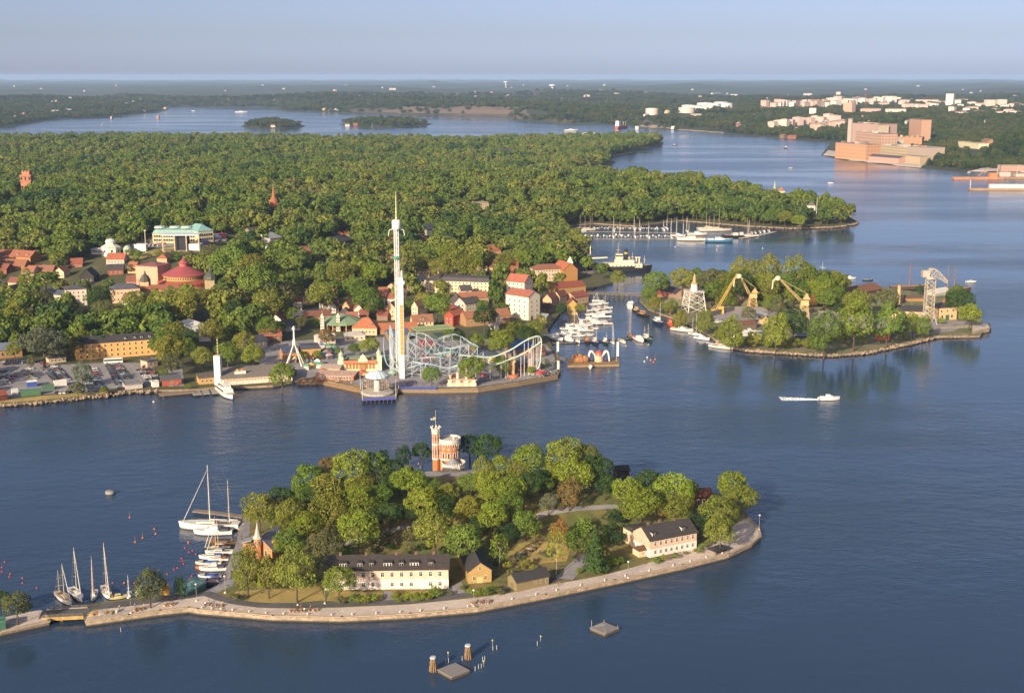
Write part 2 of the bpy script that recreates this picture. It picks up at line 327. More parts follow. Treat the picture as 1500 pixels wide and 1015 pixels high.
# water
wm = bpy.data.materials.new('sea_water'); wm.use_nodes = True; nt = wm.node_tree; b = nt.nodes['Principled BSDF']
b.inputs['Base Color'].default_value = (.022, .044, .085, 1); b.inputs['IOR'].default_value = 1.33; b.inputs['Roughness'].default_value = .14
tc = nt.nodes.new('ShaderNodeTexCoord')
def wnoise(scale, sx, sy, detail, rot):
    mp = nt.nodes.new('ShaderNodeMapping'); mp.inputs['Scale'].default_value = (sx, sy, 1); mp.inputs['Rotation'].default_value = (0, 0, rot)
    n = nt.nodes.new('ShaderNodeTexNoise'); n.inputs['Scale'].default_value = scale; n.inputs['Detail'].default_value = detail; n.inputs['Roughness'].default_value = .55
    nt.links.new(tc.outputs['Object'], mp.inputs[0]); nt.links.new(mp.outputs[0], n.inputs['Vector']); return n
def mth(op, a, bb=None, v=None):
    n = nt.nodes.new('ShaderNodeMath'); n.operation = op; nt.links.new(a, n.inputs[0])
    if bb is not None: nt.links.new(bb, n.inputs[1])
    if v is not None: n.inputs[1].default_value = v
    return n.outputs[0]
w1 = wnoise(.20, .6, 1.0, 5, .6); w2 = wnoise(.05, .6, 1.0, 3, -.5); w3 = wnoise(.9, .8, 1, 3, .2); w4 = wnoise(.0035, .5, 1.5, 5, -.45)
hgt = mth('ADD', mth('MULTIPLY', w1.outputs[0], v=1.0), mth('ADD', mth('MULTIPLY', w2.outputs[0], v=1.5), mth('MULTIPLY', w3.outputs[0], v=.32)))
slick = nt.nodes.new('ShaderNodeMapRange'); slick.inputs[1].default_value = .42; slick.inputs[2].default_value = .58; slick.inputs[3].default_value = .22; slick.inputs[4].default_value = 1.1
nt.links.new(w4.outputs[0], slick.inputs[0]); rg = nt.nodes.new('ShaderNodeMapRange'); rg.inputs[1].default_value = .4; rg.inputs[2].default_value = .6; rg.inputs[3].default_value = .07; rg.inputs[4].default_value = .2; nt.links.new(w4.outputs[0], rg.inputs[0]); nt.links.new(rg.outputs[0], b.inputs['Roughness'])
bp = nt.nodes.new('ShaderNodeBump'); bp.inputs['Distance'].default_value = .55; nt.links.new(hgt, bp.inputs['Height']); nt.links.new(slick.outputs[0], bp.inputs['Strength']); nt.links.new(bp.outputs[0], b.inputs['Normal'])
wat = MB().add([(-60000, -2000, 0), (60000, -2000, 0), (60000, 60000, 0), (-60000, 60000, 0)], [(0, 1, 2, 3)]).build('water', wm); wat['kind'] = 'structure'

drape('island_ground', ISLE, h_isle, grid_in(ISLE, 5), [GRASS, STONE], 4, skirt=-3)
drape('harbour_ground', STUB, h_stub, [], [QUAY, STONE], 6, skirt=-3)
_st = []
_a, _b2 = MAIN.min(0), MAIN.max(0)
_y = _a[1]
while _y < _b2[1]:
    s = max(9, _y*.011); xs = np.arange(max(_a[0], -_y*.5), min(_b2[0], _y*.5), s)
    _st.append(np.stack([xs, np.full_like(xs, _y)], 1) + RNG.uniform(-.25, .25, (len(xs), 2))*s); _y += s
drape('mainland_ground', MAIN, h_main, np.vstack(_st), [WOODF, ROCKS], 14, skirt=-3)
drape('shipyard_ground', YARD, h_yard, grid_in(YARD, 8), [YARDG, ROCKS], 7, skirt=-3)
_d = 2300.0; _pp = []
while _d < 47000:
    us = np.arange(-420, 1920, 13) + RNG.uniform(-4, 4); _pp.append(np.stack([(us-CX)/FPX*_d, np.full_like(us, _d)], 1)); _d *= 1.022
for off in (22, 45, 70, 100, 140, 200, 280):
    q = FARL[:-2]; k = np.vstack([a+(b-a)*np.linspace(0, 1, max(2, int(np.linalg.norm(b-a)/45)), endpoint=False)[:, None] for a, b in zip(q, q[1:]) if abs(a[0]) < a[1]]); t = np.gradient(k, axis=0); t /= np.linalg.norm(t, axis=1)[:, None]+1e-9; m_ = k+np.stack([-t[:, 1], t[:, 0]], 1)*off; _pp.append(m_[np.abs(pdist(m_, FARL)-off) < off*.2])
drape('hills', FARL, h_far, np.vstack(_pp), [FARG, ROCKS], 60, skirt=-6)
for q in (ISLET1, ISLET2): drape('islet_ground', q, h_islet, grid_in(q, 25), [FARG, ROCKS], 25, skirt=-3)

# ------------------------------------------------------------------ trees
def crown_quads(seed, n_lobes, per, size, wr=.5, hr=.36, zc=.62, shape='round'):
    """leaf clumps spread over many lobes; unit tree: height 1, width 1 (scaled per tree)"""
    r = np.random.default_rng(seed); L = []
    for i in range(n_lobes):
        th = r.uniform(0, 6.283); cz = r.uniform(-.75, 1); s = math.sqrt(max(0, 1-cz*cz))
        k = r.uniform(.42, .84)
        c = np.array([wr*k*s*math.cos(th), wr*k*s*math.sin(th), zc + hr*k*cz])
        if shape == 'slim': c[:2] *= .8
        L.append((c, r.uniform(.095, .20)*(1 if cz < .6 else .9)))
    L.append((np.array([0, 0, zc]), .30*min(1, wr*2)))
    A = 0.0; V, F = [], []
    for li, (c, rad) in enumerate(L):
        for j in range(per):
            d = r.normal(size=3); d /= np.linalg.norm(d)
            if d[2] < -.55: continue
            asp = np.array([1, 1, hr/wr*1.15]) if wr >= hr else np.array([1, 1, 1.3])
            p = c + d*rad*r.uniform(.85, 1.12)*asp
            if any(np.linalg.norm((p-c2)/asp) < r2*.8 for k2, (c2, r2) in enumerate(L) if k2 != li): continue
            nrm = d + r.normal(size=3)*.45; nrm /= np.linalg.norm(nrm)
            t = np.cross(nrm, r.normal(size=3)); t /= np.linalg.norm(t); bt = np.cross(nrm, t)
            s = size*r.uniform(.6, 1.25); o = len(V)
            V += [p-t*s*.5, p+bt*s*.38-t*s*.05, p+t*s*.6, p-bt*s*.4+t*s*.08]; F.append((o, o+1, o+2, o+3))
    return V, F
def conifer_quads(seed, per, size):
    r = np.random.default_rng(seed); V, F = [], []
    for j in range(per):
        z = 1-(1-.1)*math.sqrt(r.uniform(0, 1)); rad = (.02+.46*(1-z)/.9)*(.75+.35*math.sin(z*46)); th = r.uniform(0, 6.283)
        rr = rad*math.sqrt(r.uniform(.45, 1.1)); p = np.array([rr*math.cos(th), rr*math.sin(th), z])
        nrm = np.array([math.cos(th)*.7, math.sin(th)*.7, .7]) + r.normal(size=3)*.3; nrm /= np.linalg.norm(nrm)
        t = np.cross(nrm, r.normal(size=3)); t /= np.linalg.norm(t); bt = np.cross(nrm, t); s = size*r.uniform(.6, 1.2); o = len(V)
        V += [p-t*s*.5, p+bt*s*.35, p+t*s*.5, p-bt*s*.35]; F.append((o, o+1, o+2, o+3))
    return V, F
def trunk_mb(seed, top=.5, r0=.028, limbs=6):
    r = random.Random(seed); mb = MB(); x = y = 0; pz = -.04; pr = r0*1.25
    for k, z in enumerate((.06, .2, .34, top)):
        nx, ny = x+r.uniform(-.012, .012), y+r.uniform(-.012, .012); nr = r0*(1-.2*k); mb.tube((x, y, pz), (nx, ny, z), pr, nr, 7); x, y, pz, pr = nx, ny, z, nr
    for k in range(limbs):
        a = 6.283*k/limbs+r.uniform(-.4, .4); z = r.uniform(.26, top); q = (x+.26*math.cos(a), y+.26*math.sin(a), z+r.uniform(.14, .26))
        m = tuple((p+t)/2+d for p, t, d in zip((x, y, z), q, (0, 0, -.02))); mb.tube((x, y, z), m, r0*.5, r0*.36, 5); mb.tube(m, q, r0*.36, r0*.12, 5)
    return mb
def qmesh(name, VF, mat):
    me = bpy.data.meshes.new(name); me.from_pydata([tuple(map(float, v)) for v in VF[0]], [], VF[1]); me.materials.append(mat); me.update(); return me
KINDS_T = {}
def _kind(k, crowns, trunks): KINDS_T[k] = (crowns, trunks)
_kind('round', [qmesh('crown', crown_quads(s, 48, 270, .042), LEAF) for s in range(5)], [trunk_mb(s, .48).mesh('trunk', BARK) for s in range(3)])
_kind('tall', [qmesh('crown', crown_quads(s+20, 44, 270, .041, .46, .43, .56), LEAF) for s in range(4)], [trunk_mb(s, .5).mesh('trunk', BARK) for s in range(2)])
_kind('slim', [qmesh('crown', crown_quads(s+40, 24, 80, .05, .5, .46, .54, 'slim'), LEAF) for s in range(3)], [trunk_mb(s+3, .55, .016, 5).mesh('trunk', M('a89c8c', .9, .4, 6)) for s in range(2)])
_kind('bush', [qmesh('crown', crown_quads(s+60, 18, 90, .085, .52, .46, .48), LEAF) for s in range(3)], [trunk_mb(s+7, .3, .02, 5).mesh('trunk', BARK) for s in range(2)])
_kind('conifer', [qmesh('crown', conifer_quads(s+80, 2600, .062), LEAF) for s in range(2)], [MB().tube((0, 0, -.03), (0, 0, .9), .022, .004, 6).mesh('trunk', BARK)])
TINT = {'bright green': (0.185, 0.235, 0.034), 'olive green': (0.198, 0.216, 0.044), 'mid green': (0.136, 0.201, 0.039), 'dark green': (0.056, 0.097, 0.030), 'deep green': (0.037, 0.075, 0.030),
        'yellow green': (0.235, 0.245, 0.045), 'tan brown': (0.200, 0.150, 0.060), 'orange brown': (0.250, 0.145, 0.050), 'grey green': (0.140, 0.165, 0.105), 'dull green': (0.128, 0.138, 0.059)}
KNAME = {'round': 'broad tree', 'tall': 'tall tree', 'slim': 'slender tree', 'bush': 'bush', 'conifer': 'conifer'}
TREES = []       # (root, x, y, desc, area)
SPOTS = []       # exclusion discs / capsules for the scattered forest: x0,y0,x1,y1,r
def tree(x, y, z, h, w, kind='round', tint='mid green', area='isle'):
    cr, tr = KINDS_T[kind]
    root = link('bush' if kind == 'bush' else 'conifer_tree' if kind == 'conifer' else 'broadleaf_tree', None, None, (x, y, z-.05), random.uniform(0, 6.28)); root.scale = (w, w, h)
    t = link('trunk', random.choice(tr), root); c = link('crown', random.choice(cr), root)
    j = random.uniform(.86, 1.16); c0 = TINT[tint]; c.color = (c0[0]*j*random.uniform(.92, 1.08), c0[1]*j, c0[2]*j, 1)
    root['category'] = 'bush' if kind == 'bush' else 'tree'
    TREES.append((root, x, y, tint+' '+KNAME[kind], area)); SPOTS.append((x, y, x, y, w*.55)); return root
def tree_px(u, v, wpx, kind='round', tint='mid green', area='isle', asp=None, land=None):
    """a tree whose crown centre sits at a photo pixel"""
    land = land or area; asp = asp or {'round': 1.12, 'tall': 1.4, 'slim': 1.9, 'bush': .85, 'conifer': 1.7}[kind]
    fc = {'round': .62, 'tall': .56, 'slim': .54, 'bush': .48, 'conifer': .45}[kind]
    x, y, z = T(u, v, land, 6); w = {'isle': 1.18, 'yard': 1.24}.get(area, 1.06)*wpx*px_m(x, y, z+6); h = w*asp
    x, y, z = T(u, v, land, fc*h); return tree(x, y, z, h, w, kind, tint, area)

def ordw(n):
    a = ['', 'first', 'second', 'third', 'fourth', 'fifth', 'sixth', 'seventh', 'eighth', 'ninth', 'tenth', 'eleventh', 'twelfth', 'thirteenth', 'fourteenth', 'fifteenth', 'sixteenth', 'seventeenth', 'eighteenth', 'nineteenth', 'twentieth']
    if n <= 20: return a[n]
    t = {2: 'twenty', 3: 'thirty', 4: 'forty', 5: 'fifty', 6: 'sixty', 7: 'seventy', 8: 'eighty', 9: 'ninety'}[n//10]
    return t+'-'+a[n % 10] if n % 10 else t[:-1]+'ieth'
def autolabel(items, marks, dirs):
    """items: (obj, x, y, description). Label = description + its rank outwards from the landmark beside it, in one of four directions."""
    cells = {}
    for o, x, y, desc in items:
        k = min(range(len(marks)), key=lambda i: math.hypot(x-marks[i][1], y-marks[i][2])); dx, dy = x-marks[k][1], y-marks[k][2]
        q = (1 if dx > 0 else 0) if abs(dx) > abs(dy) else (3 if dy > 0 else 2)
        cells.setdefault((k, q, desc), []).append((math.hypot(dx, dy), o))
    for (k, q, desc), lst in cells.items():
        lst.sort(key=lambda t: t[0])
        for i, (_, o) in enumerate(lst): o['label'] = f'{desc}, {ordw(i+1)} out from the {marks[k][0]} towards the {dirs[q]}'

# ------------------------------------------------------------------ buildings
WINC = {}
def win_mesh(w, h, frame, fancy):
    key = (round(w, 2), round(h, 2), frame, fancy)
    if key not in WINC:
        t = min(.14, w*.14)
        if fancy:
            f = MB(); f.box(-w/2, -.07, -h/2, -w/2+t, .02, h/2).box(w/2-t, -.07, -h/2, w/2, .02, h/2).box(-w/2+t, -.07, h/2-t, w/2-t, .02, h/2).box(-w/2+t, -.07, -h/2, w/2-t, .02, -h/2+t)
            f.box(-t*.3, -.05, -h/2+t, t*.3, .01, h/2-t); f.box(-w/2+t, -.05, h*.1, -t*.3, .01, h*.1+t*.7); f.box(t*.3, -.05, h*.1, w/2-t, .01, h*.1+t*.7)
            WINC[key] = (f.mesh('window', M(frame, .6, .05)), MB().box(-w/2+t, -.03, -h/2+t, w/2-t, .015, h/2-t).mesh('pane', GLASS))
        else:
            f = MB().box(-w/2, -.08, -h/2, w/2, .02, h/2, 0); f.box(-w/2+t, -.10, -h/2+t, -t*.25, -.07, h/2-t, 1); f.box(t*.25, -.10, -h/2+t, w/2-t, -.07, h/2-t, 1)
            WINC[key] = (f.mesh('window', [M(frame, .6, .05), GLASS]), None)
    return WINC[key]
DOORC = {}
def win_at(root, x, y, z, rz, w, h, frame='e8e0d4', fancy=False):
    a, p = win_mesh(w, h, frame, fancy); o = link('window', a, root, (x, y, z), rz)
    if p: link('pane', p, o)
    return o
def roof_mb(kind, w, d, h, rh, ov, t=.28):
    mb = MB()
    if kind in ('gable', 'gable_y'):
        s = d if kind == 'gable' else w; ln = w if kind == 'gable' else d; k = rh/(s/2)
        pr = [(-ov, h-ov*k+.02), (s/2, h+rh+.02), (s+ov, h-ov*k+.02), (s+ov, h-ov*k+.02+t), (s/2, h+rh+.02+t), (-ov, h-ov*k+.02+t)]
        mb.ext(pr, 'x' if kind == 'gable' else 'y', -ov, ln+ov)
    elif kind == 'hip':
        e = min(w, d)/2; x0, x1, y0, y1 = -ov, w+ov, -ov, d+ov
        if w >= d: rid = [(x0+e, d/2), (x1-e, d/2)]
        else: rid = [(w/2, y0+e), (w/2, y1-e)]
        v = [(x0, y0, h), (x1, y0, h), (x1, y1, h), (x0, y1, h), (x0, y0, h+t), (x1, y0, h+t), (x1, y1, h+t), (x0, y1, h+t), (*rid[0], h+rh), (*rid[1], h+rh)]
        f = [(0, 3, 2, 1), (0, 1, 5, 4), (1, 2, 6, 5), (2, 3, 7, 6), (3, 0, 4, 7)]
        f += [(4, 5, 9, 8), (5, 6, 9), (6, 7, 8, 9), (7, 4, 8)] if w >= d else [(4, 5, 8), (5, 6, 9, 8), (6, 7, 9), (7, 4, 8, 9)]
        mb.add(v, f)
    elif kind == 'mansard':
        i = min(rh*.35, d*.2); mb.box(-ov, -ov, h, w+ov, d+ov, h+.25); mb.box(-ov*.4, -ov*.4, h+.25, w+ov*.4, d+ov*.4, h+rh*.7, 0, i, i)
        mb.ext([(i, h+rh*.7), (d-i, h+rh*.7), (d/2, h+rh)], 'x', i, w-i)
    elif kind == 'flat':
        mb.box(-ov, -ov, h, w+ov, d+ov, h+.25); mb.box(-ov, -ov, h+.25, w+ov, -ov+.25, h+.6).box(-ov, d+ov-.25, h+.25, w+ov, d+ov, h+.6).box(-ov, -ov+.25, h+.25, -ov+.25, d+ov-.25, h+.6).box(w+ov-.25, -ov+.25, h+.25, w+ov, d+ov-.25, h+.6)
    elif kind == 'shed':
        mb.ext([(-ov, h), (d+ov, h+rh), (d+ov, h+rh+t), (-ov, h+t)], 'x', -ov, w+ov)
    return mb
def house(name, label, cat, L, Rr, depth, h, roof='gable', rh=3.0, wall='d8c09a', roofc='4a4442', win=(), land='main', group=None, chim=(), dorm=(), base=None, ov=.45, fancy=False, frame='e8e0d4', clear=40, doors=(), trim=None, z=None, wpat=None, rpat=None, width=None):
    """L, Rr: photo pixels of the two front corners at ground level. Local frame: x along the front, y to the back."""
    a = T(*L, land); b = T(*Rr, land)
    dx, dy = b[0]-a[0], b[1]-a[1]; w = math.hypot(dx, dy); rz = math.atan2(dy, dx)
    if width: w = width
    z0 = min(a[2], b[2]) if z is None else z
    root = thing(name, label, cat, (a[0], a[1], z0), rz, group)
    W = M(wall, .9, .10, .5, pattern=wpat); zb = -2.5
    mb = MB(); hb = 0
    if base:
        hb = base[1]; bm = MB().box(-.05, -.05, zb, w+.05, depth+.05, hb); bm.build('ground_storey', M(base[0], .9, .1, .5), root)
    z1 = hb if base else zb
    if roof == 'gable':
        mb.ext([(0, z1), (depth, z1), (depth, h), (depth/2, h+rh-.02), (0, h)], 'x', 0, w)
    elif roof == 'gable_y':
        mb.ext([(0, z1), (w, z1), (w, h), (w/2, h+rh-.02), (0, h)], 'y', 0, depth)
    elif roof == 'shed':
        mb.ext([(0, z1), (depth, z1), (depth, h+rh), (0, h)], 'x', 0, w)
    else: mb.box(0, 0, z1, w, depth, h)
    mb.build('wall', W, root)
    ro = roof_mb(roof, w, depth, h, rh, ov).build('roof', M(roofc, .75, .22, .7, pattern=rpat), root)
    def ridge_z(y, x=0):
        if roof == 'gable': return h+rh*(1-abs(y-depth/2)/(depth/2))
        if roof == 'gable_y': return h+rh*(1-abs(x-w/2)/(w/2))
        return h+rh*.5
    for c in chim:
        fx, fy = (c if isinstance(c, tuple) else (c, .5)); x, y = w*fx, depth*fy; zt = h+rh+1.0
        cm = MB().box(x-.45, y-.35, ridge_z(y, x)-.4, x+.45, y+.35, zt).box(x-.55, y-.45, zt, x+.55, y+.45, zt+.2); cm.build('chimney', M('7a5c4c', .9, .2, 2), ro)
    for (fx, dw) in dorm:
        x = w*fx; y0 = depth*.10; zz = h+rh*.2+.1
        dm = MB().box(x-dw/2, y0, zz-.3, x+dw/2, y0+depth*.28, zz+1.35)
        do = dm.build('dormer', M(frame, .7, .08), ro)
        MB().ext([(y0-.25, zz+1.36), (y0+depth*.34, zz+1.62), (y0+depth*.34, zz+1.75), (y0-.25, zz+1.5)], 'x', x-dw/2-.2, x+dw/2+.2).build('dormer_roof', M(roofc, .75, .2), ro)
        k = max(1, round(dw/1.0))
        for i in range(k):
            xx = x-dw/2+dw*(i+.5)/k; MB().box(xx-.32, y0-.03, zz+.2, xx+.32, y0+.01, zz+1.15).build('dormer_pane', GLASS, ro)
    for spec in win:
        face, cols, rows, ww, wh = spec[:5]; m0, m1 = (spec[5] if len(spec) > 5 else (.06, .94)); skip = spec[6] if len(spec) > 6 else ()
        for zi, zc in enumerate(rows):
            for i in range(cols):
                if (zi, i) in skip: continue
                f = m0+(m1-m0)*((i+.5)/cols)
                if face == 'front': win_at(root, w*f, -.05 if base and zc < hb else 0, zc, 0, ww, wh, frame, fancy)
                elif face == 'left': win_at(root, 0 if not (base and zc < hb) else -.05, depth*(1-f), zc, -math.pi/2, ww, wh, frame, fancy)
                elif face == 'right': win_at(root, w if not (base and zc < hb) else w+.05, depth*f, zc, math.pi/2, ww, wh, frame, fancy)
    for (face, f, dw, dh, dc) in doors:
        dm = MB().box(-dw/2, -.12, 0, dw/2, .02, dh).box(-dw/2-.1, -.08, 0, -dw/2, .02, dh+.1).box(dw/2, -.08, 0, dw/2+.1, .02, dh+.1)
        do = dm.build('door', M(dc, .7, .1), root)
        do.location, do.rotation_euler = {'front': ((w*f, 0, 0), (0, 0, 0)), 'left': ((0, depth*(1-f), 0), (0, 0, -math.pi/2)), 'right': ((w, depth*f, 0), (0, 0, math.pi/2))}[face]
    cx, cy = a[0]+.5*w*math.cos(rz)-.5*depth*math.sin(rz), a[1]+.5*w*math.sin(rz)+.5*depth*math.cos(rz)
    n = math.hypot(cx, cy); k = max(1, int(w/8))
    for i in range(k+1):
        qx, qy = a[0]+w*i/k*math.cos(rz), a[1]+w*i/k*math.sin(rz)
        SPOTS.append((qx-math.sin(rz)*depth*.6, qy+math.cos(rz)*depth*.6, qx-qx/n*clear, qy-qy/n*clear, 6))
    root['w'] = w
    return root

ZONES = []; FZONES = []; HAZE = 3.1e-5
def z_at(x, y, v):
    """height above (x, y) that shows at photo row v"""
    lo, hi = -5.0, 400.0
    for _ in range(50):
        m = (lo+hi)/2
        if proj(x, y, m)[1] > v: lo = m
        else: hi = m
    return lo
def sheet(name, px, land, mat, off=.06, step=6, kind='structure', z=None):
    zz = 1.8 if z is None else z
    poly = np.array([T(u, v, land)[:2] for u, v in px]) if z is None else G2(px, z)
    inner = grid_in(poly, step)
    return drape(name, poly, HF[land], inner, [mat], step, off, kind=kind)
def ribbon(name, px, width, land, mat, off=.08, kind='structure'):
    P = np.array([T(u, v, land)[:2] for u, v in px]); Q = []
    for a, b in zip(P, P[1:]):
        k = max(1, int(np.linalg.norm(b-a)/4)); Q += [a+(b-a)*i/k for i in range(k)]
    Q = np.array(Q+[P[-1]]); Q = np.vstack([Q[:1], (Q[:-2]+2*Q[1:-1]+Q[2:])/4, Q[-1:]]) if len(Q) > 2 else Q
    t = np.gradient(Q, axis=0); t /= np.linalg.norm(t, axis=1)[:, None]; n = np.stack([-t[:, 1], t[:, 0]], 1)
    rows = [Q+n*width*(f-.5) for f in (0, .34, .67, 1)]; z = [HF[land](r)+off for r in rows]; m = len(Q)
    vs = [(r[i][0], r[i][1], zz[i]) for r, zz in zip(rows, z) for i in range(m)]
    fs = [(k*m+i, k*m+i+1, (k+1)*m+i+1, (k+1)*m+i) for k in range(3) for i in range(m-1)]
    o = link(name, np_mesh(name, vs, [f[::-1] for f in fs], [mat])); o['kind'] = kind; return o
def wallpath(px, land, z0, z1, t, mat, name, label, cat, z=1.8, group=None):
    """a low wall, kerb or fence panel that runs along a line"""
    P = [G(u, v, z) for u, v in px]; mb = MB()
    for a, b in zip(P, P[1:]):
        d = b-a; d = d/np.linalg.norm(d); n = np.array([-d[1], d[0]])*t/2; e = d*t*.3
        mb.add([(*(a-n-e), z0), (*(b-n+e), z0), (*(b+n+e), z0), (*(a+n-e), z0), (*(a-n-e), z1), (*(b-n+e), z1), (*(b+n+e), z1), (*(a+n-e), z1)], [(0,3,2,1),(4,5,6,7),(0,1,5,4),(1,2,6,5),(2,3,7,6),(3,0,4,7)])
    return setp(mb.build(name, mat), label, cat, group)

# ================================================================== the castle island
front = [(126,909.5),(189,900.5),(235,894),(277,889.5),(290,892),(330,895.5),(400,901.5),(501,903.5),(601,898.5),(700,889.5),(800,870.5),(901,849.5),(1001,827.5),(1068,810.5),(1101,795),(1113.5,785),(1110,772),(1097,759)]
sheet('quay_promenade', front+[(1086,760),(1072,772),(1048,791),(1018,803),(975,816),(930,830),(885,842),(850,849),(806,856),(760,866),(700,875),(600,885),(500,889.5),(430,891),(380,890),(345,884),(318,874),(290,872),(255,876),(215,882),(150,892),(128,897)], 'isle', QUAY, .05)
wallpath(front, 'isle', 1.5, 2.05, 1.1, M('bfa88e', .9, .18, .7), 'quay_kerb', 'long pale stone coping along the front quay of the castle island', 'kerb')
ribbon('road', [(66,897),(118,893),(150,888),(215,880),(262,874),(300,868)], 5.5, 'isle', ASPH, .09)
ribbon('road', [(300,868),(318,875),(345,882),(380,886.5),(450,886.5),(520,884),(600,881),(680,872),(745,862),(806,851),(832,842)], 4.2, 'isle', ASPH, .10)
ribbon('road', [(826,848),(840,834),(852,822),(866,814)], 6.5, 'isle', ASPH_L, .12)
sheet('quay_promenade', [(319,856),(331,835),(338,816),(346,797),(350,774),(357,756),(366,758),(366,780),(362,800),(352,830),(340,858),(318,868),(300,866)], 'isle', ASPH_L, .06)
sheet('lawn', [(338,875),(346,866),(400,862),(470,858),(476,879),(430,883),(385,883),(350,880)], 'isle', GRASS_LIT, .07)
sheet('garden', [(478,880),(484,864),(560,868),(562,879),(520,881.5)], 'isle', GRASS_LIT, .07)
sheet('garden', [(575,878),(574,868),(640,865),(648,873),(610,877)], 'isle', GRASS_LIT, .07)
sheet('garden_path', [(563,879.5),(562,866),(574,866),(576,878.5)], 'isle', ASPH_L, .09)
sheet('garden_path', [(655,872),(655,862),(676,852),(682,868)], 'isle', ASPH_L, .09)
sheet('terrace', [(588,688),(606,677),(680,672),(742,678),(748,690),(690,698),(620,698)], 'isle', ASPH_L, .15)
ribbon('path', [(470,806),(520,792),(562,780),(610,768)], 3, 'isle', ASPH_L, .2)
ribbon('path', [(748,770),(800,752),(850,745),(905,742)], 3, 'isle', ASPH_L, .2)
sheet('grass_slope', [(742,815),(752,798),(790,792),(838,800),(830,822),(790,826)], 'isle', GRASS_LIT, .12)

# castle with its round keep
def castle():
    x, y, z = T(639, 689, 'isle'); root = thing('castle', 'red brick castle with a slim white topped tower and a round keep', 'castle', (x, y, z))
    br = M('c8703a', .9, .14, .9); wh = M('d8cec4', .8, .06, .5); gr = M('8f8f96', .6, .1, .5)
    # tower: octagonal shaft with white corner strips, belts and crown
    t = MB(); t.cyl(0, 0, -3, 19, 1.75, n=8, ph=.3927); to = t.build('tower', br, root)
    w = MB()
    for k in range(8):
        a = .3927+k*.7854; w.tube((1.72*math.cos(a), 1.72*math.sin(a), 5.6), (1.72*math.cos(a), 1.72*math.sin(a), 18.6), .19, n=4)
    for z0, z1, r in ((5.6, 6.4, 1.92), (12.4, 13.4, 1.92), (18, 18.7, 2.05)): w.cyl(0, 0, z0, z1, r, n=8, ph=.3927)
    w.build('white_trim', wh, to)
    c = MB(); c.lathe([(1.9, 18.7), (2.15, 19.2), (2.15, 20.4), (1.9, 20.4), (2.05, 19.9), (0.01, 19.9)], 8, ph=.3927)
    for k in range(8): a = k*.7854; c.box(2.2*math.cos(a)-.35, 2.2*math.sin(a)-.35, 20.55, 2.2*math.cos(a)+.35, 2.2*math.sin(a)+.35, 21.3)
    c.build('crown', wh, to)
    for zc, hh in ((15.9, 3.2), (9.4, 4.4)):
        for k in range(8):
            a = -math.pi/2+k*.7854; win_at(to, 1.66*math.cos(a), 1.66*math.sin(a), zc, a+math.pi/2, .5, hh*.55, 'c97a4c')
    f = MB().tube((0, 0, 19.5), (0, 0, 28.6), .11, .05, 6); f.sphere((0, 0, 28.7), .16); fo = f.build('flagpole', wh, root)
    fl = MB(); nx = 8
    for i in range(nx):
        a0, a1 = -i*.3, -(i+1)*.3; o0, o1 = .25*math.sin(i*.9), .25*math.sin((i+1)*.9)
        for (zl, zh, mi) in ((24.3, 24.9, 0), (24.9, 25.25, 1), (25.25, 25.85, 0)): fl.add([(a0, o0, zl-i*.05), (a1, o1, zl-(i+1)*.05), (a1, o1, zh-(i+1)*.05), (a0, o0, zh-i*.05)], [(0, 1, 2, 3)], 1 if i in (2, 3) else mi)
    fl.build('flag', [M('2a5fa8', .8), M('e8c93a', .8)], fo)
    # round keep
    kx, ky, r = 6.1, 2.2, 4.9
    k_ = MB().lathe([(r, -3), (r, 13.2)], 40, kx, ky).build('keep', br, root); smooth(k_)
    p = MB().lathe([(r, 12.6), (r+.4, 13.1), (r+.55, 13.3), (r+.55, 15.4), (r+.05, 15.4), (r+.05, 14.5), (0.01, 14.7)], 40, kx, ky)
    for i in range(30): a = 6.2832*i/30; p.box(kx+(r+.42)*math.cos(a)-.14, ky+(r+.42)*math.sin(a)-.14, 12.2, kx+(r+.42)*math.cos(a)+.14, ky+(r+.42)*math.sin(a)+.14, 13.2)
    p.box(kx+1.6, ky-.4, 14.6, kx+2.4, ky+.3, 16.2)
    p.build('parapet', wh, k_)
    MB().cyl(kx, ky, 5.5, 6.3, r+.14, n=40).build('white_belt', wh, k_)
    for i in range(9):
        a = -math.pi/2+(i-4)*.55
        ww = MB(); ww.box(-.75, -.12, 0, -.38, .12, 2.1).box(.38, -.12, 0, .75, .12, 2.1)
        for q in range(6):
            t0, t1 = math.pi*q/6, math.pi*(q+1)/6
            ww.ext([(.38*math.cos(t0), 2.1+.38*math.sin(t0)), (.75*math.cos(t0), 2.1+.75*math.sin(t0)), (.75*math.cos(t1), 2.1+.75*math.sin(t1)), (.38*math.cos(t1), 2.1+.38*math.sin(t1))], 'y', -.12, .12)
        o = ww.build('window', wh, k_, (kx+r*math.cos(a), ky+r*math.sin(a), 6.6), a+math.pi/2)
        MB().box(-.38, -.04, 0, .38, .06, 2.1).prism([(0, 0), (0.01, 0), (0, .01)], 0, .01).add([(.38*math.cos(math.pi*q/8), -.04, 2.1+.38*math.sin(math.pi*q/8)) for q in range(9)], [tuple(range(9))]).build('pane', GLASS, o)
        rw = MB(); ring = 10
        for q in range(ring):
            t0, t1 = 6.2832*q/ring, 6.2832*(q+1)/ring
            rw.ext([(.3*math.cos(t0), .3*math.sin(t0)), (.6*math.cos(t0), .6*math.sin(t0)), (.6*math.cos(t1), .6*math.sin(t1)), (.3*math.cos(t1), .3*math.sin(t1))], 'y', -.12, .12)
        o = rw.build('round_window', wh, k_, (kx+r*math.cos(a), ky+r*math.sin(a), 11.0), a+math.pi/2)
        MB().add([(.3*math.cos(6.2832*q/ring), -.05, .3*math.sin(6.2832*q/ring)) for q in range(ring)], [tuple(range(ring))]).build('pane', GLASS, o)
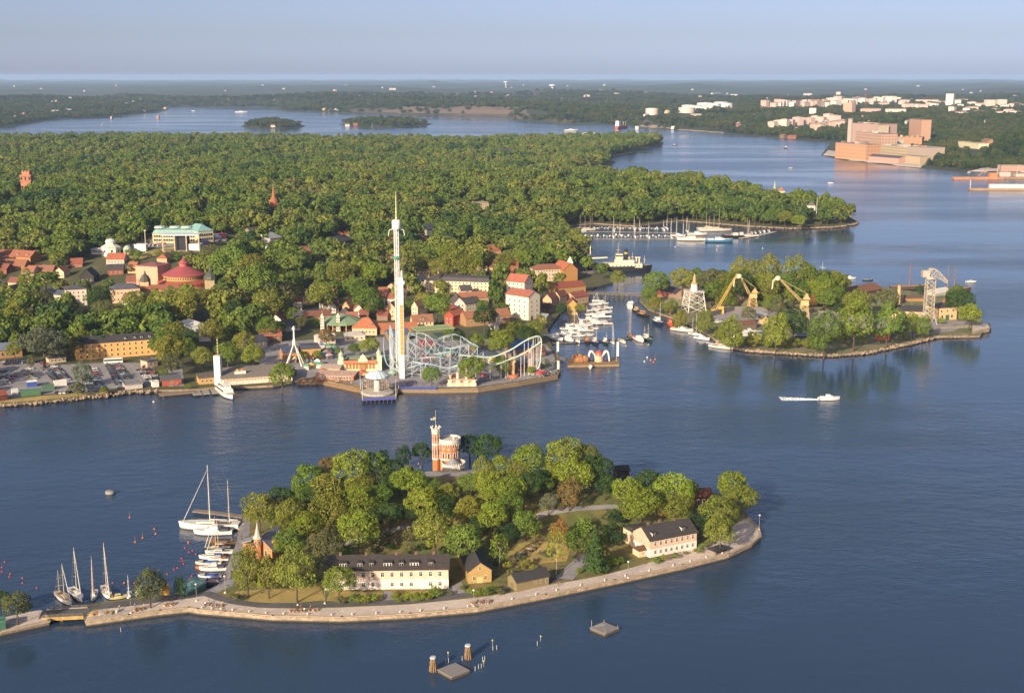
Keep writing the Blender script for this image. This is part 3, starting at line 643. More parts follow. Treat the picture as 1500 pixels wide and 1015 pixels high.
    # low bastion in front
    bx, by, rb = 8.1, -3.4, 5.2
    b_ = MB().lathe([(rb, -4), (rb, 2.5)], 10, bx, by, ph=.314).build('bastion', br, root)
    q = MB().lathe([(rb+.05, 2.3), (rb+.45, 2.8), (rb+.45, 4.9), (rb+.1, 4.9), (rb+.1, 3.8), (0.01, 3.9)], 10, bx, by, ph=.314)
    for i in range(30):
        a = 6.2832*i/30; q.box(bx+(rb+.2)*math.cos(a)-.24, by+(rb+.2)*math.sin(a)-.24, 4.85, bx+(rb+.2)*math.cos(a)+.24, by+(rb+.2)*math.sin(a)+.24, 5.5)
    q.build('parapet', wh, b_)
    MB().lathe([(rb-.9, 4.0), (.6, 7.0), (0.01, 7.1)], 10, bx, by, ph=.314).build('roof', gr, b_)
    for i in range(12):
        a = 3.3+i*.26; win_at(b_, bx+rb*.97*math.cos(a), by+rb*.97*math.sin(a), 1.0, a+math.pi/2, .6, 1.5, '8a4a30')
    for d in range(0, 60, 6): SPOTS.append((x+4, y-d*.2, x+8, y-6-d*.35, 9))
castle()

# houses
house('long_house', 'long cream and white two storey house with black roof and six dormers', 'house', (476,864.5), (657,861.5), 11, 7.4, 'gable', 3.4, 'dcbea4', '3e3836', land='isle', base=('e2d6cc', 3.7), fancy=True, clear=14,
      win=[('front', 12, [5.6], 1.35, 1.9, (.04, .97)), ('front', 12, [1.9], 1.35, 1.6, (.04, .97), ((0, 5), (0, 9))), ('right', 2, [1.9, 5.6], 1, 1.5), ('left', 2, [5.6], 1, 1.5)],
      chim=[.12, .33, .575, .735, .88], dorm=[(.15, 2.6), (.285, 1.7), (.38, 1.5), (.51, 3.0), (.62, 1.5), (.725, 3.2), (.86, 1.5)], doors=[('front', .465, 1.6, 2.5, 'efe6da'), ('front', .792, 1.6, 2.5, 'efe6da')])
house('yellow_hall', 'mustard yellow wooden gabled hall with a long dark roof', 'house', (686,855), (720,852), 24, 4.6, 'gable_y', 3.2, 'b5934e', '3b3a3e', land='isle', fancy=True, frame='e6cf94', clear=12,
      win=[('front', 2, [1.9], 1.2, 1.7, (.02, .98)), ('front', 1, [5.5], 1.0, 1.5)], doors=[('front', .5, 1.9, 2.3, 'd8b96c')])
house('boat_shed', 'low olive wooden shed with dark metal roof beside the quay road', 'shed', (757,867), (804,856.5), 6.5, 3.7, 'gable', 1.9, '8a7a50', '3a393c', land='isle', clear=12, trim='e0d4b8', fancy=True, frame='c9bc96',
      win=[('front', 3, [2.0], .7, 1.4, (.5, 1.0))], doors=[('left', .5, 1.4, 2.2, '7c6c44')])
hr = house('gabled_house', 'big pink and cream house with dark roof and gabled end near the quay tip', 'house', (952,817), (1020,803.5), 12, 6.8, 'gable', 3.6, 'd9b598', '403c3c', land='isle', base=('e6dfd8', 3.3), fancy=True, clear=16,
      win=[('front', 8, [5.2], 1.2, 1.8, (.05, .97)), ('front', 8, [1.9], 1.2, 1.6, (.05, .97)), ('left', 3, [5.0], .95, 1.4, (.2, .8)), ('left', 2, [8.0], .7, 1.1, (.35, .65)), ('left', 3, [1.9], .95, 1.3, (.2, .8))],
      chim=[(.15, .55), (.42, .6), (.7, .5)], dorm=[(.12, 1.6), (.75, 1.6)])
w2 = hr['w']
mb = MB().box(-.06, 12.02, -2.5, 9, 19, 6.2); mb.build('wing', M('e0c49a', .9, .1, .5), hr)
MB().ext([(11.9, 6.2), (19.4, 6.2), (19.4, 6.5), (11.9, 8.2)], 'x', -.4, 9.4).build('wing_roof', M('46403e', .8, .2, .7), hr)
for yy in (14, 16.5): win_at(hr, -.06, yy, 4.6, -math.pi/2, 1, 1.4, 'e8e0d4', True)
po = MB().box(-3.6, 2, -2, 0, 6.5, 2.6).build('porch', M('e3c79c', .9, .1, .5), hr); MB().ext([(1.6, 2.6), (6.9, 2.6), (4.25, 3.9)], 'x', -4, .0).build('porch_roof', M('6a4634', .8, .2), po); win_at(po, -1.8, 2, 1.4, 0, .9, 1.2, 'e8e0d4', True)
house('chapel', 'small red brick chapel with grey roof beneath a thin grey spire', 'chapel', (366,818), (399,822), 13, 4.6, 'gable_y', 4.4, 'c87844', '8c8f9c', land='isle', clear=6, win=[('front', 2, [2.8], 1.2, 2.6), ('left', 4, [3], 1, 2.4)])
def spire():
    r = bpy.data.objects[[o.name for o in COL.objects if o.name.startswith('chapel')][0]]
    br = M('c87844', .9, .14, .9); t = MB().cyl(4.2, -1.0, -2, 9.2, 1.5, n=8, ph=.39); o = t.build('turret', br, r)
    MB().lathe([(1.8, 9.2), (1.1, 10.4), (.12, 14.8), (.05, 16.2)], 8, 4.2, -1.0, ph=.39).build('spire', M('b9b2a4', .6, .1), o)
    MB().lathe([(1.6, 8.8), (1.85, 9.0), (1.85, 9.25), (0.01, 9.3)], 8, 4.2, -1, ph=.39).build('cornice', M('d8c8b4', .8), o)
    for k in range(8): a = k*.7854; win_at(o, 4.2+1.42*math.cos(a), -1+1.42*math.sin(a), 7.4, a+math.pi/2, .6, 1.7, 'd8c8b4')
    w = MB().box(-3.8, 2, -2, .02, 9, 5.0).build('aisle', br, r); MB().ext([(-4.2, 5.0), (0, 6.4), (0, 6.7), (-4.2, 5.3)], 'y', 1.6, 9.4).build('aisle_roof', M('9a9caa', .5, .1), w)
    d = MB().ext([(7.9, 5.0), (10.6, 8.6), (13.3, 5.0)], 'x', 8.9, 9.6) if False else MB().ext([(6.4, 4.0), (11.4, 4.0), (8.9, 8.4)], 'y', 3.0, 3.4); d.build('dormer', br, r)
spire()
house('red_shed', 'dark red wooden shed with red roof behind the shoreline trees', 'shed', (1018,741), (1043,743), 9, 5, 'gable', 2, '5e2c22', '7a3c30', land='isle', clear=10, win=[('front', 3, [2.4], 1.3, 2.6)])
house('dark_shed', 'black roofed shed on the far edge of the castle island', 'shed', (903,699), (922,698), 7, 3, 'gable', 1.4, '3a3030', '2e2c30', land='isle', clear=8)
house('yellow_cottage', 'small sunlit yellow cottage half hidden behind the tall quay trees', 'house', (964,755), (981,757), 9, 5, 'gable_y', 3, 'd9a84c', '50423a', land='isle', clear=10, win=[('front', 2, [2.4], .9, 1.3)])
def kiosk():
    x, y, z = T(1048, 814, 'isle'); a = T(1067, 808, 'isle'); rz = math.atan2(a[1]-y, a[0]-x)
    r = thing('kiosk', 'low quayside kiosk with a dark hipped roof on the stone tip', 'kiosk', (x, y, z), rz); w = math.hypot(a[0]-x, a[1]-y)
    MB().box(0, 0, 0, w, 4, 1.7).build('wall', M('8a7c70', .9), r); ro = MB().add([(-.6,-.6,1.7),(w+.6,-.6,1.7),(w+.6,4.6,1.7),(-.6,4.6,1.7),(1.4,1.4,2.6),(w-1.4,1.4,2.6),(w-1.4,2.6,2.6),(1.4,2.6,2.6)], [(0,3,2,1),(4,5,6,7),(0,1,5,4),(1,2,6,5),(2,3,7,6),(3,0,4,7)]); ro.build('roof', M('35363c', .7), r)
    c = MB().box(.5, -.06, .7, w-.5, .02, 1.4).build('counter_opening', GLASS, r)
kiosk()

BOL = []
bm_ = MB().cyl(0, 0, 0, .5, .28, .22, 8).cyl(0, 0, .5, .72, .36, .3, 8).mesh('bollard', M('d8d4cc', .7))
for a, b in zip(front[4:], front[5:14]):
    for f in (.15, .5, .85): u, v = a[0]+(b[0]-a[0])*f, a[1]+(b[1]-a[1])*f-2; x, y, z = T(u, v, 'isle'); o = link('bollard', bm_, None, (x, y, z+.05)); o['category'] = 'bollard'; o['group'] = 'bollards along the quay'; BOL.append((o, x, y, 'pale bollard'))
# ---- footbridge on the left with its stub of harbour
def bridge():
    a = G(66, 899, 2.0); b = G(124, 896, 2.0); d = b-a; L = np.linalg.norm(d); rz = math.atan2(d[1], d[0])
    r = thing('road_bridge', 'short road bridge with yellow beam between the quay ends', 'bridge', (*a, 0), rz)
    MB().box(-1.5, -3.5, 1.6, L+1.5, 3.5, 1.93).build('deck', ASPH, r)
    MB().box(-.5, -3.9, 1.1, L+.3, -3.52, 2.3).build('edge_beam', M('b8933a', .7, .2), r); MB().box(-.5, 3.52, 1.1, L+.3, 3.9, 2.3).build('edge_beam', M('9c8f84', .8), r)
    for s in (-3.7, 3.7):
        m = MB()
        for i in range(9): m.tube((L*i/8, s, 2.2), (L*i/8, s, 3.1), .05)
        m.tube((0, s, 3.1), (L, s, 3.1), .05).tube((0, s, 2.7), (L, s, 2.7), .04); m.build('railing', M('8a8580', .6), r)
    MB().box(L*.45-.5, -3, -4, L*.45+.5, 3, 1.6).build('pier', STONE, r)
bridge()
sheet('road', [(-50,906),(0,900),(62,894),(66,901),(0,911),(-50,918)], 'stub', ASPH_L, .05)
wallpath([(-60,925),(0,925),(72,909),(66,899)], 'stub', 1.4, 2.1, .9, M('b3a08a', .9, .18, .7), 'quay_kerb', 'pale stone coping around the bare harbour quay left of the bridge', 'kerb')
house('green_container', 'green corrugated container with a white panel on the harbour quay', 'container', (-12,925), (9,922), 4, 2.7, 'flat', .2, '2f6a52', '3c7a60', land='stub', clear=2, ov=.05)
tree_px(24, 885, 42, 'round', 'dull green', 'stub', 1.15); tree_px(3, 880, 34, 'round', 'dark green', 'stub', 1.1)

# ---- trees of the island (crown centre and width in photo pixels)
B, Bo, Md, Dk, Dp, Yg, Tn, Or, Gg, Dl = 'bright green', 'olive green', 'mid green', 'dark green', 'deep green', 'yellow green', 'tan brown', 'orange brown', 'grey green', 'dull green'
for q in [(362,832,42,'tall',Bo,'isle',1.6),(393,840,36,'tall',Bo,'isle',1.6),(434,836,48,'tall',Bo,'isle',1.5),(496,849,42,'round',B),(637,867,19,'bush',Md),
    (380,746,44,'round',Bo),(412,729,36,'round',Dk),(406,757,28,'round',Md),(428,751,42,'round',Bo),(452,702,46,'round',Md),(482,684,30,'round',Tn),(515,686,50,'round',B),(549,681,38,'round',Md),(476,717,42,'round',Bo),(482,748,48,'round',Bo),(503,712,30,'round',Dk),(527,712,38,'round',Bo),(555,726,34,'round',Md),(525,736,46,'round',B),(524,774,54,'round',B),(571,752,36,'round',Dk),(450,768,40,'round',B),(417,768,32,'round',Bo),(424,795,42,'round',Md),(477,798,40,'round',Dl),
    (591,668,22,'tall',Dp),(561,670,18,'tall',Dp),(574,686,28,'round',Dk),(598,704,42,'round',B),(619,735,46,'round',B),(584,706,28,'round',Md),(632,712,26,'round',Md),(657,722,30,'round',Bo),(689,709,32,'round',Md),(715,709,38,'round',B),(749,717,42,'round',B),(637,774,54,'round',Bo),(678,791,48,'round',Md),(603,785,28,'bush',Dl),(688,745,38,'round',Yg),(722,756,44,'round',B),(732,802,27,'slim',B),(708,688,28,'tall',Bo),(733,684,32,'round',B),(760,688,28,'round',Bo),
    (688,651,34,'round',Dp),(714,654,38,'round',Dk),(618,661,26,'round',Dk),(776,672,42,'round',B),(827,667,44,'round',B),(857,670,36,'round',Bo),(871,687,44,'round',Dk),(841,694,46,'round',B),(834,721,32,'tall',Tn),(804,735,26,'round',Gg),(777,707,36,'round',Dk),(798,709,24,'round',Md),(747,738,36,'round',Md),(720,730,36,'round',B),(770,765,36,'round',Md),(783,777,16,'slim',B),(820,776,24,'tall',Or),(815,803,34,'slim',Yg),(846,792,36,'round',Md),(855,771,28,'bush',Md),(872,808,38,'conifer',Dk),(882,815,28,'bush',B),
    (918,718,40,'round',B),(939,738,50,'round',B),(951,706,38,'round',Dk),(987,718,50,'round',B),(992,746,40,'round',Bo),(1012,717,24,'round',Bo),(1074,711,42,'round',B),(1086,731,40,'round',Bo),(1052,752,48,'round',Bo),(1056,776,38,'tall',Bo),(1026,765,32,'round',Dp),(892,776,26,'bush',Dk),(886,708,32,'round',Dk),(570,712,30,'round',Dk),(545,760,30,'round',Dk),(650,745,34,'round',Dk),(700,770,30,'round',Dk),(745,780,28,'round',Dp),(795,700,26,'round',Dp),(560,790,30,'bush',Dl),(900,757,26,'bush',Dp),(462,730,34,'round',Dk),(600,750,30,'round',Dp),(440,725,30,'round',Md),(812,690,30,'round',B),(640,735,32,'round',B)]:
    tree_px(*q)
x, y, z = T(221, 890, 'isle'); tree(x, y, z, 14.5, 12, 'tall', Dl, 'isle'); x, y, z = T(265, 879, 'isle'); tree(x, y, z, 9, 4.6, 'tall', Dk, 'isle')
# shrubs and hedges in the gardens and on the rough slope
for u, v, w_, tn in [(520,876,20,Md),(535,878,18,B),(548,876,16,B),(500,878,16,Dl),(579,873,12,B),(584,877,12,Md),(583,868,9,Or),(598,874,16,B),(610,874,16,B),(621,873,16,B),(632,872,14,B),(690,866,12,B),(698,868,14,B),(676,861,9,B),(712,866,16,Md),(722,862,14,Md),(733,866,12,Dl),(748,840,16,Dl),(742,828,14,Yg),(770,826,18,Bo),(780,832,12,Yg),(760,815,14,Gg),(800,812,14,Dl),(848,836,10,B),(890,825,16,B),(900,822,16,B),(868,830,18,B),(880,834,14,B),(908,820,14,Md),(962,820,14,Md),(972,818,14,Bo),(990,814,12,Md),(1004,810,8,Tn),(1022,806,12,Bo),(1030,800,12,Md),(1040,794,12,Bo),(345,874,14,Dl),(352,876,10,Dk),(338,872,10,Md),(660,868,9,Dl),(905,790,24,Dp),(925,775,22,Dk),(880,790,22,Md),(600,805,18,Dl),(570,800,16,Dp),(620,800,14,Dk),(650,808,18,Dk),(540,806,18,Dl),(505,805,20,Dk),(470,830,24,Dk),(460,850,22,Dp),(730,825,14,Dk)]:
    tree_px(u, v, w_, 'bush', tn, 'isle', .75)

# rocks on the rough slope
def rock(u, v, s, label, land='isle'):
    x, y, z = T(u, v, land); r = np.random.default_rng(int(u*7+v)); mb = MB()
    n, m = 9, 6; off = r.uniform(.7, 1.15, (m+1, n))
    vs = [(s*off[i][k]*math.sin(math.pi*i/m)*math.cos(6.28*k/n), s*.75*off[i][k]*math.sin(math.pi*i/m)*math.sin(6.28*k/n), s*.5*off[i][0]*math.cos(math.pi*i/m)) for i in range(m+1) for k in range(n)]
    mb.add(vs, [(i*n+k, (i+1)*n+k, (i+1)*n+(k+1) % n, i*n+(k+1) % n) for i in range(m) for k in range(n)])
    return setp(mb.build('rock', ROCKS, None, (x, y, z+.1)), label, 'rock')
for i, (u, v, s) in enumerate([(752,821,2.0),(764,812,2.4),(777,806,2.8),(786,820,1.6),(757,832,1.5),(795,809,1.8)]):
    rock(u, v, s, ['small grey boulder in the grass above the olive shed', 'broad grey rock on the slope above the olive shed', 'largest pale outcrop at the top of the dry slope', 'low rock beside the yellow green birch', 'rock just behind the olive shed roof', 'flat rock under the orange brown tree'][i])

# lamps, benches, people, boats come from these builders
def lamp_post(u, v, label, land='isle', h=6):
    x, y, z = T(u, v, land); r = thing('street_lamp', label, 'street lamp', (x, y, z)); MB().cyl(0, 0, 0, .5, .55, .3, 8).build('base', M('cfc6ba', .8), r)
    MB().tube((0, 0, .4), (0, 0, h), .09, .06, 6).build('pole', M('9a958e', .5), r); MB().lathe([(.05, h), (.42, h+.1), (.36, h+.45), (.02, h+.5)], 8).build('lamp_head', M('e8e4dc', .4), r); return r
for u, v, lb in [(288,880,'white based lamp post where the quay road forks'),(330,868,'lamp post beside the rounded lawn edge'),(192,898,'lamp post beside the fenced quay works'),(694,889,'lamp post by the bollards on the middle of the front quay'),(1112,776,'lone white post on the island tip'),(920,846,'lamp post on the quay before the gabled house'),(868,835,'lamp post at the garden corner of the junction'),(476,884,'lamp post between the lime trees and the long house')]: lamp_post(u, v, lb)
def picnic(u, v, rz, label, n=1, land='isle'):
    x, y, z = T(u, v, land); r = thing('picnic_table', label, 'picnic table', (x, y, z+.08), rz); wd = M('c2996e', .8, .2, 3)
    MB().box(-1, -.4, .7, 1, .4, .76).build('table_top', wd, r)
    for s in (-.85, .85): MB().box(-1, s-.15, .42, 1, s+.15, .47).build('bench', wd, r)
    for s in (-.7, .7): MB().box(s-.05, -.9, 0, s+.05, .9, .42).box(s-.05, -.3, .42, s+.05, .3, .7).build('leg', wd, r)
for i, (u, v) in enumerate([(303,886),(313,887.5),(322,888.5),(428,895),(438,895.5),(449,895),(462,894.5),(200,894),(207,893),(243,887),(252,886),(692,885),(704,883.5),(716,882)]):
    picnic(u, v, .1*i, f'pale wooden picnic table, {ordw(i+1)} of the fourteen along the front quay from the bridge')
SKIN = M('b98a6c', .7)
def person_mesh(top, leg, pose, hair='4a3626'):
    me = bpy.data.meshes.new('person'); st = .17 if pose == 'walk' else .07
    J = [(0,0,.95),(0,0,1.12),(0,0,1.38),(0,.01,1.5),(0,.02,1.62),(0,.02,1.75),(-.1,0,.88),(-.11,st,.5),(-.11,st*.6,.05),(-.11,st*.6+.16,.03),(.1,0,.88),(.11,-st*.3,.48),(.11,-st*1.3,.06),(.11,-st*1.3+.16,.03),(-.2,0,1.38),(-.25,-st*.6,1.1),(-.26,.08-st*.4,.84),(.2,0,1.38),(.25,st*.6,1.1),(.26,.12+st*.4,.86)]
    E = [(0,1),(1,2),(2,3),(3,4),(4,5),(0,6),(6,7),(7,8),(8,9),(0,10),(10,11),(11,12),(12,13),(2,14),(14,15),(15,16),(2,17),(17,18),(18,19)]
    Rd = [.14,.13,.15,.06,.10,.085,.085,.065,.045,.04,.085,.065,.045,.04,.06,.045,.035,.06,.045,.035]
    me.from_pydata(J, E, []); o = bpy.data.objects.new('person', me); COL.objects.link(o); md = o.modifiers.new('skin', 'SKIN'); o.modifiers.new('sub', 'SUBSURF').levels = 1
    for i, sv in enumerate(me.skin_vertices[0].data): sv.radius = (Rd[i]*(1.25 if i in (0, 1, 2) else 1), Rd[i]); sv.use_root = i == 0
    dg = bpy.context.evaluated_depsgraph_get(); out = bpy.data.meshes.new_from_object(o.evaluated_get(dg)); bpy.data.objects.remove(o); out.name = 'person'
    out.materials.clear()
    for m in (M(top, .9), M(leg, .9), SKIN, M(hair, .9)): out.materials.append(m)
    for p in out.polygons:
        c = p.center; p.material_index = (3 if c.z > 1.66 or (c.z > 1.56 and c.y < -.01) else 2) if c.z > 1.47 else 0 if c.z > .97 and abs(c.x) < .24 else 2 if abs(c.x) > .21 and c.z < 1.05 else 1 if c.z < .97 else 0
    return out
PTOPS = [('white', 'e8e4e0', '3a4660'), ('red', 'b03a34', '2c3040'), ('blue', '3a5f9a', 'b8a888'), ('dark', '2c2c34', '3a4660'), ('pale pink', 'd8a8a0', '6a6660'), ('yellow', 'd0aa40', '3a3a40')]
PMESH = [person_mesh(t[1], t[2], 'walk' if i % 2 else 'stand') for i, t in enumerate(PTOPS)]
PEOPLE = []
def person(u, v, land, area, rz=None, z=None):
    i = random.randrange(len(PMESH)); x, y, zz = T(u, v, land) if z is None else (*G(u, v, z), z)
    o = link('person', PMESH[i], None, (x, y, zz+.1 if z is None else z), random.uniform(0, 6.28) if rz is None else rz); o.scale = (1.05,)*3; o['category'] = 'person'; o['group'] = {'isle': 'people on the castle island', 'main': 'people on the mainland waterfront'}[area]
    PEOPLE.append((o, x, y, f'person in {PTOPS[i][0]} top', area))
for u, v in [(301,888),(306,884),(316,890),(326,887),(432,898),(441,893),(446,897),(455,893),(436,891),(200,896),(211,891),(246,889),(699,888),(713,886),(350,780),(354,790),(349,800),(345,812),(357,772),(340,826),(336,838),(331,850),(352,765),(616,686),(613,683),(818,858),(150,895),(175,893),(198,890),(700,884)]: person(u, v, 'isle', 'isle')

# ---- boats
def hull_mb(L, Bm, fb, sheer=.35, tr=.75, dr=.35, n=9):
    """loft from transom to bow; mat 0 topsides, 1 bottom"""
    mb = MB(); st = []
    for i in range(n):
        t = i/(n-1); x = -L/2+L*t; b = Bm/2*(tr+(1-tr)*math.sin(min(t/.45, 1)*math.pi/2))*(1 if t < .45 else max(.015, math.cos(((t-.45)/.55)**1.5*math.pi/2)**.75)); zt = fb*(1+sheer*max(0, (t-.35)/.65)**1.6+.05*(1-t)); rake = .04*L*((t-.6)/.4 if t > .6 else 0)
        st.append([(x+rake, b, zt), (x+rake*.5, b*.93, fb*.22), (x, b*.72, -dr*.5), (x, 0.0, -dr), (x, -b*.72, -dr*.5), (x+rake*.5, -b*.93, fb*.22), (x+rake, -b, zt)])
    vs = [p for s in st for p in s]; fs, ms = [], []
    for i in range(n-1):
        for k in range(6): a = i*7+k; mb_f = (a, a+1, a+8, a+7); fs.append(mb_f); ms.append(0 if k in (0, 5) else 1)
    mb.v = [tuple(map(float, p)) for p in vs]; mb.f = fs+[tuple(range(7))]; mb.m = ms+[0]
    deck = MB(); dv = [(s[0][0], s[0][1]*.97, s[0][2]-.06) for s in st]+[(s[6][0], s[6][1]*.97, s[6][2]-.06) for s in st]; deck.v = [tuple(map(float, p)) for p in dv]; deck.f = [(i, i+1, n+i+1, n+i) for i in range(n-1)]; deck.m = [0]*(n-1)
    return mb, deck
BC = {}
def boat_parts(kind, L, hullc, bot, deckc, acc, mast):
    key = (kind, L, hullc, bot, deckc, acc, mast)
    if key in BC: return BC[key]
    Bm = L*{'sail': .27, 'motor': .33, 'open': .34, 'classic': .24, 'work': .30}[kind]; fb = .32+.085*L if kind != 'open' else .3+.06*L
    if kind == 'classic': fb *= .8
    h, d = hull_mb(L, Bm, fb, .45 if kind in ('work', 'motor') else .3, .7 if kind != 'classic' else .35)
    P = [('hull', h.mesh('hull', [M(hullc, .35, .06), M(bot, .6, .1)]), None), ('deck', d.mesh('deck', M(deckc, .7, .12, 1.2)), None)]
    if kind in ('sail', 'classic'):
        c = MB().box(-L*.10, -Bm*.26, fb*.9, L*.22, Bm*.26, fb+.45+.02*L, 0, .25, .18); P.append(('cabin', c.mesh('cabin', M(acc if kind == 'classic' else deckc, .5, .08)), None))
        P.append(('cabin_window', MB().box(-L*.06, -Bm*.265, fb+.12, L*.16, Bm*.265, fb+.36).mesh('cabin_window', GLASS), 'cabin'))
        P.append(('cockpit', MB().box(-L*.36, -Bm*.22, fb*.6, -L*.13, Bm*.22, fb+.06).mesh('cockpit', M('6a5a48', .8)), None))
    elif kind == 'motor':
        P.append(('cabin', MB().box(-L*.18, -Bm*.36, fb*.9, L*.24, Bm*.36, fb+.75+.03*L, 0, L*.06, .12).mesh('cabin', M(deckc, .4, .05)), None))
        P.append(('cabin_window', MB().box(-L*.145, -Bm*.345, fb+.35, L*.205, Bm*.345, fb+.62+.015*L, 0, L*.012, .02).mesh('cabin_window', GLASS), 'cabin'))
        if L > 9: P.append(('flybridge', MB().box(-L*.14, -Bm*.28, fb+.75+.03*L, L*.08, Bm*.28, fb+1.5+.035*L, 0, .3, .1).mesh('flybridge', M(deckc, .4)), None))
        P.append(('canopy', MB().box(-L*.42, -Bm*.33, fb*.9, -L*.19, Bm*.33, fb+.65+.02*L, 0, .2, .1).mesh('canopy', M(acc, .8)), None))
    elif kind == 'open':
        P.append(('cover', MB().box(-L*.36, -Bm*.34, fb*.8, L*.18, Bm*.34, fb+.30, 0, .25, .3).mesh('cover', M(acc, .8)), None)); P.append(('windscreen', MB().box(L*.17, -Bm*.3, fb*.8, L*.22, Bm*.3, fb+.55).mesh('windscreen', GLASS), None))
    elif kind == 'work':
        P.append(('wheelhouse', MB().box(-L*.22, -Bm*.30, fb*.8, L*.02, Bm*.30, fb+2.1+.03*L, 0, .1, .1).mesh('wheelhouse', M(deckc, .5)), None)); P.append(('wheelhouse_window', MB().box(-L*.20, -Bm*.305, fb+1.2, L*.012, Bm*.305, fb+1.75).mesh('wheelhouse_window', GLASS), 'wheelhouse'))
        P.append(('hatch', MB().box(L*.08, -Bm*.2, fb*.9, L*.26, Bm*.2, fb+.5).mesh('hatch', M(acc, .7)), None)); P.append(('funnel', MB().cyl(-L*.26, 0, fb, fb+2.8, .35, n=8).mesh('funnel', M(acc, .6)), None))
    for mx, mh, mc in mast:
        r = .07+.0055*mh; x0 = L*mx; m = MB().tube((x0, 0, fb*.8), (x0, 0, mh), r, r*.55, 6); m.box(x0-.04, -Bm*.30, mh*.42, x0+.04, Bm*.30, mh*.42+.09).box(x0-.04, -Bm*.24, mh*.70, x0+.04, Bm*.24, mh*.70+.09); P.append(('mast', m.mesh('mast', M(mc, .5, .1)), None))
        bl = L*.30*(1 if mx > -.1 else .5); P.append(('boom', MB().tube((x0, 0, fb+1.5), (x0-bl, 0, fb+1.4), .24, .12, 6).mesh('boom', M(acc if kind == 'sail' else 'd8d0c0', .8)), None))
        s = MB().tube((x0, 0, mh*.97), (x0, Bm*.46, fb), .025, n=3).tube((x0, 0, mh*.97), (x0, -Bm*.46, fb), .025, n=3).tube((x0, 0, mh*.97), (-L*.47, 0, fb), .025, n=3); P.append(('rigging', s.mesh('rigging', M('8c8a86', .5)), None))
    if mast and kind == 'sail': P.append(('furled_sail', MB().tube((L*.46, 0, fb*1.2), (L*mast[0][0]+.1, 0, mast[0][1]*.93), .15, .07, 5).mesh('furled_sail', M('dcd8d0', .8)), None))
    BC[key] = P; return P
def boat(u, v, deg, kind, L, label, hullc='e8e6e2', bot='2c3038', deckc='dedad2', acc='3a5f9a', mast=(), name=None, group=None, cat=None):
    """deg: bow heading in the ground plane, 0 = towards the right of the picture, 90 = away"""
    x, y = G(u, v, .5); nm = name or {'sail': 'sailboat', 'motor': 'motorboat', 'open': 'small_boat', 'classic': 'wooden_boat', 'work': 'workboat'}[kind]
    r = thing(nm, label, cat or nm.replace('_', ' '), (x, y, 0), R(deg), group); ob = {}
    for pn, me, par in boat_parts(kind, L, hullc, bot, deckc, acc, tuple(mast)):
        ob[pn] = link(pn, me, ob[par] if par else r)
        if pn == 'hull': smooth(ob[pn])
    return r
def mh_(u, v, vt): x, y = G(u, v, .5); return z_at(x, y, vt)
# bows to the quay on the left
boat(94,877,-50,'sail',13,'white two masted yacht with black bottom, nearest boat to the bridge','e4e0d8','22242a','b8a488','4a3a30',[(.02,mh_(98,877,825),'c9bc94'),(-.33,mh_(90,875,838),'c9bc94')])
boat(112,871,-55,'sail',12.5,'large all white sloop with a pale furled sail at the quay','eceae6','dcdad6','e6e4e0','c8ccd4',[(.05,mh_(113,871,801),'c8c49a')])
boat(138,872,-80,'sail',8.5,'small white sailboat with an orange red sail cover','eae8e4','6a3a30','e4e0d8','b8442e',[(.08,mh_(140,872,813),'b07a60')])
boat(156,868,-62,'sail',11.5,'white sloop with dark blue waterline and tall pinkish mast','dfe6ec','1e2a44','e0d8c8','d0c8b8',[(.05,mh_(158,868,794),'d8b8a0')])
boat(189,872,-75,'sail',6.5,'tiny white sailboat with short mast beside the quay tree','e6e8ec','5a6070','dcdcdc','c0c4cc',[(.08,mh_(190,871,840),'c9bc94')])
boat(203,867,-80,'motor',8,'white cabin motorboat moored behind the quay tree','ecebe8','2c3038','e8e6e2','e0dcd4')
boat(172,874.5,15,'motor',6,'pale yellow cabin boat with brown door by the works','d8c888','3a3430','d8c98c','7a5a3a')
